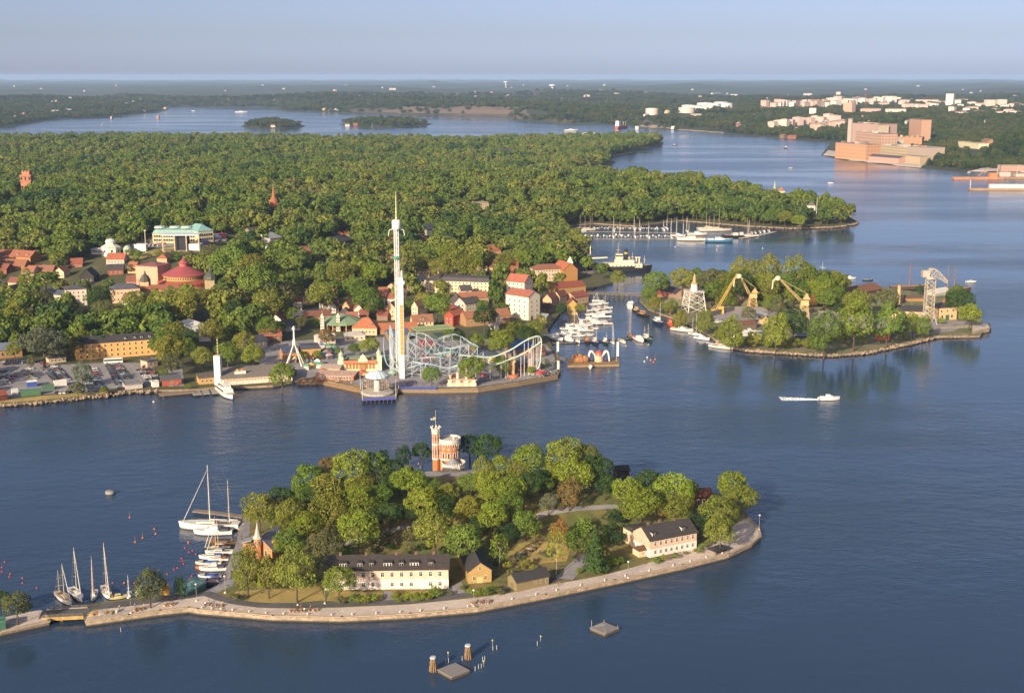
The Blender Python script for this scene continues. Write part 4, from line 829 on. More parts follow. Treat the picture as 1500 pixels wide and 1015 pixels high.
# along the left quay
boat(308,772,178,'sail',24,'biggest white ketch with two tall masts beside the pier','eeece8','b8a890','e4dccc','e4e2de',[(.0,mh_(305,772,681),'e6ded0'),(-.33,mh_(309,772,703),'e0d0bc')])
boat(313,780,182,'motor',15,'sleek white motor yacht with dark windows beside the big ketch','f0eeea','8a8078','ecebe8','40444c')
for u, v, d, k, L, lb, hc, bt, dc, ac, ms in [
    (324,792,185,'open',9,'brown varnished open boat under dark cover at the left quay','8a5a30','2a2420','a0703c','30343c',()),
    (330,796,185,'classic',10,'low wooden boat with brown deck by the quay wall','6a4426','2a2020','a8743c','8a6a44',()),
    (318,804,184,'sail',10,'dark hulled sailboat with pink mast at the left quay','2c3440','5a3028','d8c8a8','e0d8c8',[(.05,mh_(319,804,756),'e0a88c')]),
    (322,809,184,'sail',10.5,'white sailboat with blue cover and cream mast at left quay','e6e4de','2a3a5a','d8d4cc','2f56a0',[(.05,mh_(323,809,760),'d8b49c')]),
    (310,816,183,'motor',9,'white motorboat with yellow fender and blue hood','f0ece2','304a80','e8e4da','3a62b0',()),
    (320,819,184,'motor',7.5,'white and brown cabin boat between the blue hooded boats','e8e0d8','6a3a28','e0d4c8','8a4a34',()),
    (306,824,182,'open',9.5,'orange striped open boat with blue tarpaulin','e2dcd0','c2562c','d8ccb8','2f66b8',()),
    (303,831,180,'open',8,'bright orange open boat pointing out from the quay','d0742c','8a4a20','c97a3a','a85a2c',()),
    (313,833,183,'motor',10,'white cabin cruiser above the blue covered boat','efeae2','a8744c','eae4dc','40465a',()),
    (308,843,182,'open',8.5,'small boat under a vivid blue cover','d8dce2','3a4a70','c8ccd4','2450b8',()),
    (310,850,182,'open',8,'grey boat with pinkish cover near the green shed','c8bcc0','3a3a48','b0a8b0','a8909c',()),
    (309,856,181,'open',6.5,'little black boat beside the green shed','2c2e36','1c1c22','4a4c54','30323a',())]:
    boat(u, v, d, k, L, lb, hc, bt, dc, ac, ms)
def jetty(px, width, label, z=1.2, name='jetty', colr='8f7d66', land=None):
    P = [G(u, v, z) for u, v in px]; r = thing(name, label, 'jetty', (*P[0], 0)); o = P[0]; dk = MB(); pl = MB()
    for a, b in zip(P, P[1:]):
        d = b-a; L = np.linalg.norm(d); d = d/L; n = np.array([-d[1], d[0]])*width/2; a, b = a-o, b-o
        dk.add([(*(a-n), z-.35), (*(b-n), z-.35), (*(b+n), z-.35), (*(a+n), z-.35), (*(a-n), z), (*(b-n), z), (*(b+n), z), (*(a+n), z)], [(0,3,2,1),(4,5,6,7),(0,1,5,4),(1,2,6,5),(2,3,7,6),(3,0,4,7)])
        k = max(2, int(L/5))
        for i in range(k+1):
            for s in (-.85, .85): q = a+(b-a)*i/k+n*s; pl.tube((*q, -3), (*q, z-.35), .16, n=6)
    dk.build('deck', M(colr, .85, .2, 1.5), r); pl.build('piles', M('4a4038', .9), r); return r
jetty([(284,747),(320,751),(357,756)], 3.2, 'timber jetty reaching out behind the big white ketch', 1.3)
setp(house('green_shed', 'long low shed wrapped in green and turquoise sheeting at the slipway', 'shed', (273,872), (302,863), 5, 2.4, 'shed', 1.2, '6fa074', '7fb8aa', land='isle', clear=2, ov=.1))
house('yellow_cabin', 'small orange yellow cabin behind the lone quay tree', 'shed', (236,873), (249,871), 3, 2.4, 'flat', .2, 'd99a2c', 'c98a30', land='isle', clear=2, ov=.1)
# fenced works on the quay corner
def works():
    x, y, z = T(128, 906, 'isle'); a = T(180, 900, 'isle'); rz = math.atan2(a[1]-y, a[0]-x); L = math.hypot(a[0]-x, a[1]-y)
    r = thing('construction_fence', 'grey mesh fence around the works on the quay corner', 'fence', (x, y, z+.06), rz)
    for i in range(6):
        m = MB(); x0, x1 = L*i/6+.05, L*(i+1)/6-.05; m.tube((x0, 0, 0), (x0, 0, 2), .04, n=4).tube((x1, 0, 0), (x1, 0, 2), .04, n=4)
        for q in range(6): m.tube((x0, 0, .2+q*.35), (x1, 0, .2+q*.35), .02, n=3)
        m.build('panel', M('a8a49c', .5), r)
    cols = ['d0a83a', 'b8623a', 'd8cfc4', 'c98a3c', '8a8a52', 'd8d0c8']
    lbs = ['yellow pallet of building material in the fenced works', 'rust coloured stack inside the fenced works', 'white bag pile at the works fence', 'long orange timber bundle in the works', 'olive crate inside the works fence', 'pale bag pile at the end of the works']
    for i in range(6):
        px, py = L*(.1+.15*i), 2.0+.8*(i % 2); wx = x+px*math.cos(rz)-py*math.sin(rz); wy = y+px*math.sin(rz)+py*math.cos(rz)
        m = MB(); 
        for q in range(3): m.box(-.9+.1*q, -.5, .02+q*.3, .8-.07*q, .5, .3+q*.3)
        setp(m.build('material_stack', M(cols[i], .85, .2, 2), None, (wx, wy, z+.06), rz+.2*i), lbs[i], 'material stack')
works()
# buoys, stakes, dolphins, rafts
BUOYS = []
def buoy_mesh(c, pole):
    m = MB().sphere((0, 0, .12), .42, 10, 6).cyl(0, 0, .4, .62, .1, n=6)
    if pole: m.tube((0, 0, .5), (0, 0, 2.6), .05, .04, 5)
    return m.mesh('buoy', M(c, .5, .05))
BM = {k: buoy_mesh(*k) for k in (('c8304a', 0), ('d8662c', 0), ('d8662c', 1), ('e8e4dc', 0), ('d8a04c', 0))}
BN = {'c8304a': 'pink red', 'd8662c': 'orange', 'e8e4dc': 'white', 'd8a04c': 'pale orange'}
def buoy(u, v, c='c8304a', pole=0, s=1.0):
    x, y = G(u, v, 0); o = link('mooring_buoy', BM[(c, pole)], None, (x, y, 0)); o.scale = (s*.85,)*3; o['category'] = 'buoy'; o['group'] = 'mooring buoys'; BUOYS.append((o, x, y, BN[c]+' buoy'+(' with a pole' if pole else '')))
for u, v in [(7,823),(3,831),(3,837),(15,841),(14,845),(33,847),(33,854),(54,861),(83,869),(147,859),(165,854),(197,854),(276,796),(271,803),(277,809),(282,807),(266,818),(267,822),(269,826),(255,834),(260,832),(245,841),(281,844),(278,849),(287,812)]: buoy(u, v)
for u, v, p in [(190,758,1),(226,775,0),(228,782,0),(209,788,1),(198,794,1),(182,854,0),(276,794,0)]: buoy(u, v, 'd8662c', p, 1.15)
def bigbuoy():
    x, y = G(161.5, 723, 0); r = thing('barrel_buoy', 'big grey barrel buoy alone on the open water', 'buoy', (x, y, 0)); smooth(MB().lathe([(0.01, -.6), (2.0, -.6), (2.2, .0), (2.1, 1.1), (1.6, 1.5), (0.01, 1.6)], 20).build('drum', M('8c8c8c', .7, .2), r), True); MB().lathe([(2.24, .0), (2.24, .3), (2.1, .31)], 20).build('rim', M('4c4c4e', .7), r); MB().tube((-.4, 0, 1.6), (0, 0, 2.2), .08).tube((0, 0, 2.2), (.4, 0, 1.6), .08).build('ring', M('5a5a5a', .6), r)
bigbuoy()
def dolphin(u, v, label):
    x, y = G(u, v, 0); r = thing('mooring_dolphin', label, 'mooring piles', (x, y, 0))
    for k in range(9): a = .7*k; MB().tube((1.35*math.cos(a), 1.35*math.sin(a), -2), (.62*math.cos(a), .62*math.sin(a), 4.3), .27, .24, 7).build('pile', M('8e7148', .9, .3, 2), r)
    MB().cyl(0, 0, 2.4, 2.75, 1.05, .98, 12).build('band', M('5a4a38', .9), r); MB().cyl(0, 0, 4.25, 4.7, 1.0, .85, 10).build('cap', M('c8ccd4', .6), r)
dolphin(634.5, 982, 'leaning timber dolphin with a white cap, the front one'); dolphin(685.5, 964, 'leaning timber dolphin with a white cap, behind the square raft')
def raft(u, v, s, label, posts, rz):
    x, y = G(u, v, 0); r = thing('raft', label, 'raft', (x, y, 0), rz); MB().box(-s, -s, -.7, s, s, .75).build('hull', M('6a5a40', .9, .3, 1), r); MB().box(-s-.1, -s-.1, .75, s+.1, s+.1, .98).build('deck', M('8c8886', .85, .15, 2), r)
    if posts:
        for a, b in ((-1, 1), (1, -1), (1, 1), (-1, -1)): MB().tube((a*s*.9, b*s*.9, .98), (a*s*.9, b*s*.9, 3.6 if (a, b) == (-1, 1) else 1.9), .07).build('post', M('b8b4ac', .6), r)
        m = MB(); 
        for q in range(5): t = -s*.8+s*.4*q; m.tube((t, -s*.9, 1.1), (t*.3, 0, 2.0), .03, n=3).tube((t, s*.9, 1.1), (t*.3, 0, 2.0), .03, n=3)
        m.build('net_frame', M('9a9892', .6), r)
raft(664.5, 985, 3.5, 'plain square wooden raft beside the two timber dolphins', False, .72); raft(885.5, 923, 3.4, 'square wooden raft with corner posts and net, alone by the quay', True, .76)
STK = MB().tube((0, 0, -2), (0, 0, 1.5), .10, .09, 6).mesh('stake', M('c8c6c0', .7)); STKY = MB().tube((0, 0, -2), (0, 0, 1.6), .08, n=6).sphere((0, 0, 1.8), .28, mi=1).mesh('stake', [M('a8a6a0', .7), M('d8c84a', .6)])
ST = []
for u, v, yl in [(653,971,0),(657,970,0),(656.5,963,1),(677,967,0),(696,982,0),(701,979,0),(705,978,0),(708.5,976,1),(707,968,0),(710,967,0),(722,952,0),(727.5,951,0),(721.5,945,1),(787,945,0),(792,939,1),(177,925,0)]:
    x, y = G(u, v, 0); o = link('marker_stake', STKY if yl else STK, None, (x, y, 0)); o['category'] = 'stake'; o['group'] = 'stakes in the water'; ST.append((o, x, y, 'yellow topped stake' if yl else 'pale plain stake'))

# ================================================================== the mainland waterfront
def hs(*a, **k): return house(*a, **k)
sheet('car_park', [(-60,594),(0,586),(40,580),(60,578),(130,574),(185,567),(230,565),(226,540),(212,532),(165,531),(96,534),(40,527),(-60,532)], 'main', ASPH_L, .07, 8)
sheet('grass_verge', [(-60,597),(0,590.5),(60,586.5),(158,576.5),(160,572),(100,577),(50,581),(0,587),(-60,592)], 'main', GRASS_LIT, .12, 6)
ribbon('road', [(258,566),(257,545),(252,520),(247,500),(243,482),(236,466)], 9, 'main', ASPH_L, .1)
ribbon('road', [(243,482),(300,474),(380,468),(470,452)], 8, 'main', ASPH_L, .25)
sheet('fairground_paving', [(425,557),(440,556.5),(470,556.5),(528,568),(583,567),(640,568),(700,567),(760,558),(813,548.5),(816,540),(810,516),(800,505),(700,496),(600,494),(500,494),(430,500),(380,500),(380,540),(412,556)], 'main', ASPH_L, .08, 9)
sheet('timber_quay', [(438,558.5),(470,557.5),(529,569.5),(529,565),(500,558),(470,553),(440,553.5)], 'main', M('a8865a', .85, .2, 1.5), .14, 6)
wallpath([(436,559),(470,558.5),(529,571)], 'main', -1.0, 1.95, 1.0, M('8a6a42', .9, .25, 1.2), 'quay_boards', 'long brown timber front of the fairground restaurant quay', 'quay')
wallpath([(583,570.5),(640,571),(700,570),(760,561),(816,551),(820,541),(815,515)], 'main', -1.0, 2.0, 1.0, M('8f7855', .9, .25, 1.2), 'quay_boards', 'long timber quay edge below the fairground coaster', 'quay')
ZONES += [(G2([(-80,596),(0,590),(235,568),(290,570),(425,575),(440,575),(583,585),(700,580),(790,570),(830,552),(820,500),(800,478),(700,482),(600,474),(480,470),(420,498),(300,510),(250,545),(232,528),(97,532),(60,522),(-80,518)], 1.8), 0), (np.array([T(u, v)[:2] for u, v in [(640,482),(812,480),(850,440),(880,415),(850,385),(790,400),(640,405),(560,415),(560,470)]]), .22), (np.array([T(u, v)[:2] for u, v in [(185,388),(240,376),(330,355),(330,345),(215,352),(180,372)]]), 0),
    (np.array([T(u, v)[:2] for u, v in [(420,500),(470,450),(580,445),(640,480),(560,480)]]), .3), (np.array([T(u, v)[:2] for u, v in [(-60,395),(70,410),(210,415),(200,440),(100,450),(-60,450)]]), .35), (np.array([T(u, v)[:2] for u, v in [(880,396),(905,385),(905,425),(865,428),(850,425)]]), .1)]
sheet('grass_slope', [(188,388),(205,381),(240,373),(300,364),(304,357),(240,364),(190,376)], 'main', GRASS_LIT, .3, 8)
TH = []
for i in range(95):
    a_, b_ = [((470, 620), (425, 480)), ((-20, 230), (385, 470)), ((430, 640), (325, 400)), ((640, 760), (395, 455)), ((330, 470), (420, 480))][i % 5]; u, v = random.uniform(*a_), random.uniform(*b_); c, n = random.choice([('e0c49c', 'cream'), ('d8a074', 'orange'), ('b0583c', 'red'), ('dcd4c8', 'white'), ('d8b8a0', 'pink')]); rc, rn = random.choice([('a85c44', 'tiled'), ('8c4c40', 'brown'), ('4c4a50', 'dark')])
    r = house('house', '', 'house', (u, v), (u+random.uniform(9, 16), v+random.uniform(-.8, .8)), 10, random.uniform(4.5, 7.5), random.choice(['gable', 'gable', 'hip', 'gable_y']), 3.6, c, rc, win=[('front', 3, [2.4], 1.2, 1.5)], clear=30); r['group'] = 'small houses among the trees'; TH.append((r, r.location.x, r.location.y, f'{n} {rn} roofed house'))
for i in range(70):
    u, v = random.uniform(186, 345), random.uniform(370, 402)
    if abs(u-263) > 34 or v < 380: tree_px(u, v, random.uniform(7, 15), 'bush', random.choice(['dull green', 'dark green', 'olive green', 'mid green']), 'main')
sheet('stage_ground', [(186,366),(240,363),(300,358),(330,352),(330,343),(220,352),(186,358)], 'main', ASPH_L, .35, 8)

# --- left: barracks, sheds, ferry landing
hs('barracks', 'long orange yellow three storey barracks with dark roof behind the car park', 'barracks', (112,528.5), (233,519), 12, 10.6, 'gable', 3.4, 'eda24c', '3e3c40', clear=10, win=[('front', 13, [2.2, 5.4, 8.6], 1.3, 1.8, (.02, .98)), ('left', 3, [2.2, 5.4, 8.6], 1.3, 1.8)], dorm=[(.6, 1.2), (.72, 1.2), (.8, 1.2), (.9, 1.2)], chim=[.2, .45])
hs('gatehouse', 'low beige gatehouse with dark hipped roof beside the orange barracks', 'house', (72,533), (97,530), 7, 3.4, 'hip', 1.6, 'cdb48c', '46443f', clear=8, win=[('front', 4, [1.8], 1.2, 1.4)])
hs('stable_block', 'orange brick block under a long blue grey roof at the car park corner', 'house', (-40,530), (33,522), 16, 5.5, 'gable', 3, 'b87c4c', '76839a', clear=8, win=[('front', 9, [2.8], 1.6, 2.4)])
hs('grey_blue_house', 'blue grey house with slate mansard roof left of the willow', 'house', (-30,508), (34,503), 14, 5, 'mansard', 4, '8fa0a4', '66748c', clear=10, win=[('front', 8, [2.6], 1.4, 1.8)], chim=[.3, .8])
hs('ticket_shed', 'red wooden quay shed with grey felt roof beside the ferry landing', 'shed', (238,566), (266,563.5), 8, 3.6, 'shed', .9, 'a84c34', '62666e', clear=4, win=[('front', 1, [2], 1.4, 1.2, (.3, .7))])
hs('pink_booth', 'pale pink flat roofed booth at the edge of the car park', 'shed', (216,539), (231,536), 7, 4, 'flat', .3, 'd4b09a', '6c6a6c', clear=4, win=[('front', 2, [2], 1.2, 1.2)])
hs('grey_shed', 'broad grey roofed shed standing at the waterside end of the car park', 'shed', (184,571), (209,568.5), 11, 2.8, 'flat', .2, 'c4bcb2', '87868c', clear=4)
hs('white_booth', 'small white cube booth between the grey shed and the red quay shed', 'shed', (224,567.5), (233,566.5), 4, 3, 'flat', .2, 'e4e0da', 'd0ccc6', clear=2, ov=.1)
hs('red_hut', 'red roofed wooden hut at the left end of the waterfront', 'hut', (-14,590), (11,586), 8, 3.2, 'gable', 2, '7a3a2c', '9a4434', clear=2)
for u0, v0, u1, v1, c, lb, h in [(30,580.5,60,578.5,'3c6e4c','long green container at the waterside verge',2.7),(62,572.5,80,571,'487058','second green container behind the long green one',2.6),(80,567,98,565,'e0ddd6','white container at the end of the car rows',2.8),(18,579,27,578,'dcdcda','small white container left of the long green one',2.6),(40,567.5,55,566,'3458b0','white skip box with two blue doors',3.0)]:
    hs('container', lb, 'container', (u0, v0), (u1, v1), 3, h, 'flat', .1, c, c if c != '3458b0' else 'dcdcd8', clear=2, ov=.03)
def terminal():
    r = hs('ferry_terminal', 'long low ferry terminal with grey brown roof and a row of small windows', 'terminal building', (325,567.5), (428,559), 17, 4.4, 'shed', 2.6, 'dcbf98', '857c72', clear=3, ov=.7, win=[('front', 22, [3.2], 1.1, .8, (.02, .98)), ('left', 2, [3], 1.2, 1)])
    w = r['w']; MB().box(-.1, -.12, .4, w+.1, .0, 2.2).build('white_band', M('ecdcc4', .8), r)
    p = MB()
    for i in range(30): p.box(w*i/29-.25, -.6, -3, w*i/29+.25, -.1, .4)
    p.build('piles', M('3a322a', .9), r)
    s = MB().box(w*.2, 5.2, 5.5, w*.36, 5.5, 7.2).build('roof_sign', M('e8e2d8', .7), r)
    l = MB()
    for i, c in enumerate((0, 1, 2, 0, 1, 0, 2)): x = w*(.205+.022*i); l.box(x, 5.12, 7.2, x+.9, 5.4, 8.3+.3*(i % 2), c)
    l.build('letters', [M('b8442c', .6), M('d8a03c', .6), M('5a8a3c', .6)], s)
terminal()
hs('ticket_office', 'yellow flat roofed ticket office beside the white landing tower', 'office', (292,563.5), (320,561), 9, 3.8, 'shed', .8, 'c99c48', '6c6258', clear=3, win=[('front', 4, [2], 1.4, 1.4)])
def box_tower():
    x, y, z = T(320.5, 563); h = z_at(x, y, 521); m = z_at(x, y, 494); r = thing('landing_tower', 'plain white square tower with a thin yellow mast at the ferry landing', 'tower', (x, y, z), -.1)
    MB().box(-1.9, -1.9, -2, 1.9, 1.9, h-z).build('shaft', M('ece4da', .8, .06), r); MB().box(-2, -2, h-z, 2, 2, h-z+.25).build('cap', M('d0c4b8', .8), r)
    q = MB().tube((.3, 0, h-z), (.3, 0, m-z), .22, .12, 6)
    for i in range(5): zz = h-z+(m-h)*(.2+.16*i); q.sphere((.3, 0, zz), .5, 8, 5)
    q.build('mast', M('d0b878', .6), r)
box_tower()
jetty([(233,577.5),(285,573)], 7, 'broad timber landing stage below the red quay shed', 1.6)
jetty([(286,572),(290,578)], 5, 'first concrete ferry ramp of the landing', 1.2, colr='9a948c'); jetty([(300,571),(303,577)], 4, 'middle ferry ramp of the landing', 1.2, colr='9a948c'); jetty([(313,570),(316,576)], 4, 'ferry ramp next to the moored white ferry', 1.2, colr='9a948c')
def ferry():
    x, y = G(331, 577, .5); r = thing('ferry', 'white two deck passenger ferry moored bow out at the landing', 'ferry', (x, y, 0), R(-62)); L, Bm = 26, 7
    h, d = hull_mb(L, Bm, 2.1, .4, .85, .8); ho = h.build('hull', [M('ece8e0', .4, .06), M('3a4048', .6)], r); smooth(ho); d.build('deck', M('c8b8a4', .8), r)
    c = MB().box(-L*.42, -2.9, 1.8, L*.22, 2.9, 4.3, 0, .3, .2).build('saloon', M('ece8e2', .5), r); MB().box(-L*.40, -2.93, 2.7, L*.19, 2.93, 3.7).build('saloon_windows', GLASS, c)
    u = MB().box(-L*.18, -2.3, 4.3, L*.14, 2.3, 6.5, 0, .6, .25).build('wheelhouse', M('ece8e2', .5), r); MB().box(-L*.16, -2.2, 5.2, L*.125, 2.2, 6.0).build('wheelhouse_windows', GLASS, u)
    s = MB()
    for i in range(6): s.box(-L*.40+.9*i, -1.8, 4.3, -L*.40+.9*i+.4, 1.8, 4.9)
    s.build('deck_benches', M('a8523c', .7), r); MB().tube((0, 0, 6.4), (-.3, 0, 10), .12, .06).build('mast', M('d8d4cc', .5), r); MB().cyl(-4, 0, 6.3, 7.6, .8, n=10).build('funnel', M('d8cfc4', .6), r)
ferry()
tree_px(63,501,58,'round',Gg,'main',.95); tree_px(21,511,24,'round',Bo,'main'); tree_px(117,507,17,'tall',Dk,'main',2.0); tree_px(149,505,13,'tall',Dk,'main',2.4); tree_px(120,547,28,'tall',Gg,'main',1.3); tree_px(114,569,26,'bush',Dl,'main'); tree_px(153,571,13,'bush',Bo,'main'); tree_px(45,530,12,'tall',Dl,'main',1.9); tree_px(133,520,10,'slim',Bo,'main')
for q in [(251,531,30,'round',Dl),(253,506,20,'tall',Bo),(275,508,24,'tall',Md),(296,522,30,'round',Bo),(309,484,36,'round',Bo),(333,516,34,'round',Md),(358,499,30,'round',Bo),(370,519,32,'round',B),(392,478,30,'round',Md),(413,548,38,'round',B),(442,471,20,'round',Dl),(428,460,20,'round',Md),(478,492,24,'round',Tn),(461,471,14,'round',Md),(519,510,18,'round',Md),(541,506,26,'round',B),(445,520,15,'round',Md),(464,519,13,'round',B),(497,515,13,'round',Md),(696,501,27,'round',B),(734,499,38,'round',B),(691,538,36,'round',B),(736,535,22,'tall',B),(724,533,16,'tall',Bo),(748,483,26,'round',Bo),(781,483,28,'round',Bo),(778,542,13,'round',B),(801,533,11,'slim',Md),(718,489,18,'tall',Dk),(672,492,18,'round',Dk),(632,550,28,'round',Md),(769,489,26,'round',Dk),(656,488,14,'round',Md),(275,570,10,'bush',B),(240,545,14,'bush',Md),(560,455,16,'round',Dk),(655,463,14,'round',Md),(640,446,36,'round',Md),(620,440,26,'round',Bo),(600,448,18,'round',Md),(710,462,34,'round',Dk),(730,440,18,'tall',B),(726,424,20,'tall',Md),(757,478,18,'round',B),(688,422,14,'round',Md),(700,420,10,'round',Bo),(645,418,20,'round',Yg),(905,407,22,'round',Bo),(792,470,16,'tall',Bo),(800,450,12,'round',Gg),(850,452,16,'round',Bo),(822,452,16,'round',Dk),(760,405,14,'round',Dk),(738,385,30,'round',Bo),(765,378,24,'round',B),(668,386,40,'round',Bo),(690,392,34,'round',B),(645,392,30,'round',Bo),(655,372,30,'round',B),(623,384,26,'round',Bo)]: tree_px(*q[:4], q[4], 'main')
for q in [(147,437,36,'round',Dk),(150,455,34,'round',Dl),(198,444,36,'round',Bo),(230,445,32,'tall',B),(250,438,28,'tall',Md),(272,448,34,'tall',Yg),(295,440,40,'round',Bo),(318,450,26,'tall',Md),(40,412,26,'tall',B),(20,460,40,'round',Bo),(62,440,34,'round',Dl),(80,458,30,'round',Md),(110,470,34,'round',Dk),(380,415,60,'round',Md),(345,452,34,'round',Dk),(390,445,42,'round',Bo),(415,430,40,'round',Dl),(335,385,50,'round',Md),(365,392,44,'round',Bo),(310,372,30,'round',Dl),(355,372,36,'round',Dk),(470,432,40,'round',Bo),(520,425,36,'round',Md),(540,440,40,'round',Md),(500,400,40,'round',Bo),(548,400,36,'round',B)]: tree_px(*q[:4], q[4], 'main')

# --- fairground
def drop_tower():
    x, y, z = T(584.5, 550); hh = z_at(x, y, 322)-z; hm = z_at(x, y, 281)-z; r = thing('drop_tower', 'tall slim white lattice drop tower with a masted round head', 'fairground tower', (x, y, z)); s = 1.25; wh = M('eceae4', .5, .05)
    m = MB(); n = int(hh/2.6)
    for a in (-1, 1):
        for b in (-1, 1): m.tube((a*s, b*s, -1), (a*s, b*s, hh), .26, n=5)
    for i in range(n):
        z0, z1 = hh*i/n, hh*(i+1)/n
        for p, q in (((-s, -s), (s, -s)), ((s, -s), (s, s)), ((s, s), (-s, s)), ((-s, s), (-s, -s))): m.tube((*p, z0), (*q, z1 if i % 2 else z0), .10, n=3).tube((*q, z0), (*p, z1), .10, n=3)
    m.build('lattice', wh, r); MB().tube((0, 0, 0), (0, 0, hh), .75, n=8).build('core', M('d8d8d4', .5), r)
    hd = MB().lathe([(0.01, hh-6.2), (2.2, hh-6.0), (2.6, hh-5), (2.7, hh-1), (2.2, hh-.2), (0.01, hh)], 14).build('head', wh, r); smooth(hd)
    MB().tube((0, 0, hh), (0, 0, hm), .5, .14, 6).build('mast', M('d8d4a8', .5), hd)
    c = MB()
    for k in range(4):
        a = k*1.5708+.1; c.path([(2.2*math.cos(a), 2.2*math.sin(a), hh-5.5), (4.2*math.cos(a), 4.2*math.sin(a), hh-6.2), (4.8*math.cos(a), 4.8*math.sin(a), hh-9.5)], .24)
    c.build('arms', wh, hd)
    zr = z_at(x, y, 377)-z; g = MB().lathe([(1.7, zr-.7), (3.2, zr-.7), (3.2, zr+.7), (1.7, zr+.7), (1.7, zr-.7)], 12); go = g.build('gondola', M('2f8a6a', .5), r)
    MB().box(-3.9, -.8, zr-.6, -3.0, .8, zr+.6).box(3.0, -.8, zr-.6, 3.9, .8, zr+.6).build('seats', M('c84438', .5), go)
drop_tower()
def launch_tower():
    x, y, z = T(589.5, 554); hh = z_at(x, y, 411)-z; r = thing('launch_tower', 'thick white launch tower with a vertical yellow lettered strip', 'fairground tower', (x, y, z))
    MB().box(-1.5, -1.5, -1, 1.5, 1.5, hh).build('shaft', M('e8e2dc', .6, .05), r); MB().box(-2.3, -2.2, hh-2, 2.3, 2.2, hh).box(-1.4, -1.4, hh, 1.4, 1.4, hh+1.8).build('platform', M('ece4de', .6), r)
    MB().tube((.6, 0, hh+1.8), (.6, 0, hh+6), .7, .5, 8).build('winch', M('dcdcd8', .5), r)
    z0, z1 = z_at(x, y, 519)-z, z_at(x, y, 446)-z; s = MB().box(-.75, -1.64, z0, 1.2, -1.5, z1).build('sign_strip', M('d8a83a', .6, .1), r); l = MB(); n = 18
    for i in range(n):
        q = z0+(z1-z0)*(i+.15)/n; hq = (z1-z0)/n*.7; l.box(-.5, -1.72, q, -.2, -1.64, q+hq).box(.6, -1.72, q, .9, -1.64, q+hq).box(-.2, -1.72, q+hq*(.0 if i % 3 else .75), .6, -1.64, q+hq*(.3 if i % 3 else 1))
    l.build('lettering', M('b06a24', .6), s)
    g = MB()
    for zz in np.arange(1, hh-3, 3.2): g.box(-1.7, -1.7, zz, 1.7, 1.7, zz+.25)
    g.build('rings', M('c8c4c0', .6), r)
launch_tower()
def swing():
    x, y, z = T(553, 567); x, y = G(553, 575.5, 2.2); r = thing('swing_carousel', 'pale blue mushroom shaped swing carousel on its own pier', 'carousel', (x, y, 2.3))
    MB().lathe([(9.5, 0), (9.6, .7), (8.8, 1.0), (3, 1.3), (0.01, 1.3)], 32).build('base', M('bdb5aa', .8), r); MB().lathe([(2.3, 1.2), (1.9, 2), (1.8, 9.0), (2.2, 9.6)], 16).build('column', M('e2d6c8', .7), r)
    cn = MB(); n = 32
    for k in range(n):
        a0, a1 = 6.2832*k/n, 6.2832*(k+1)/n
        for (r0, z0), (r1, z1) in zip([(6.9, 9.6), (6.9, 10.6), (4.0, 12.4)], [(6.9, 10.6), (4.0, 12.4), (.3, 13.5)]):
            cn.add([(r0*math.cos(a0), r0*math.sin(a0), z0), (r0*math.cos(a1), r0*math.sin(a1), z0), (r1*math.cos(a1), r1*math.sin(a1), z1), (r1*math.cos(a0), r1*math.sin(a0), z1)], [(0, 1, 2, 3)], k % 2)
    cn.lathe([(.01, 9.7), (6.9, 9.65)], n, mi=1); cn.build('canopy', [M('9cc4d8', .6, .05), M('e4ece8', .6, .05)], r)
    t = MB()
    for k in range(24): a = 6.2832*k/24; t.tube((6.3*math.cos(a), 6.3*math.sin(a), 9.7), (6.5*math.cos(a), 6.5*math.sin(a), 4.2), .05, n=3); t.box(6.5*math.cos(a)-.25, 6.5*math.sin(a)-.25, 3.6, 6.5*math.cos(a)+.25, 6.5*math.sin(a)+.25, 4.3)
    t.build('swing_seats', M('c8a068', .7), r)
swing()
def swing_pier():
    P = G2([(531,586),(580,584),(584,569),(528,570)], 2.0); o = P[0]; r = thing('pier', 'square timber pier with a blue fence under the swing carousel', 'pier', (*o, 0)); Q = [tuple(p-o) for p in P]
    MB().prism(Q, 1.5, 2.2).build('deck', M('8c7a64', .85, .2, 1.5), r); m = MB()
    for i in range(9): p = np.array(Q[0])+(np.array(Q[1])-np.array(Q[0]))*i/8; m.tube((*p, -3), (*p, 1.5), .28, n=6)
    for i in range(5): p = np.array(Q[0])+(np.array(Q[3])-np.array(Q[0]))*i/5; m.tube((*p, -3), (*p, 1.5), .28, n=6)
    m.build('piles', M('5a4c3c', .9), r); f = MB(); a, b = np.array(Q[0]), np.array(Q[1]); d = (b-a)/np.linalg.norm(b-a); n = np.array([d[1], -d[0]])*.1
    f.prism([tuple(a), tuple(a+n), tuple(b+n), tuple(b)], 1.6, 3.1); f.build('blue_fence', M('3a4cae', .7, .12, 3), r)
    pl = MB()
    for k in range(4): p = Q[k]; pl.tube((*p, 2), (*p, 13), .16, .1)
    pl.build('light_masts', M('d8d0c8', .5), r)
swing_pier()
wallpath([(584,568.5),(640,569)], 'main', 1.2, 2.9, .2, M('2c46a8', .7, .15, 2), 'blue_fence', 'blue painted fence along the quay right of the swing pier', 'fence', 2.0)
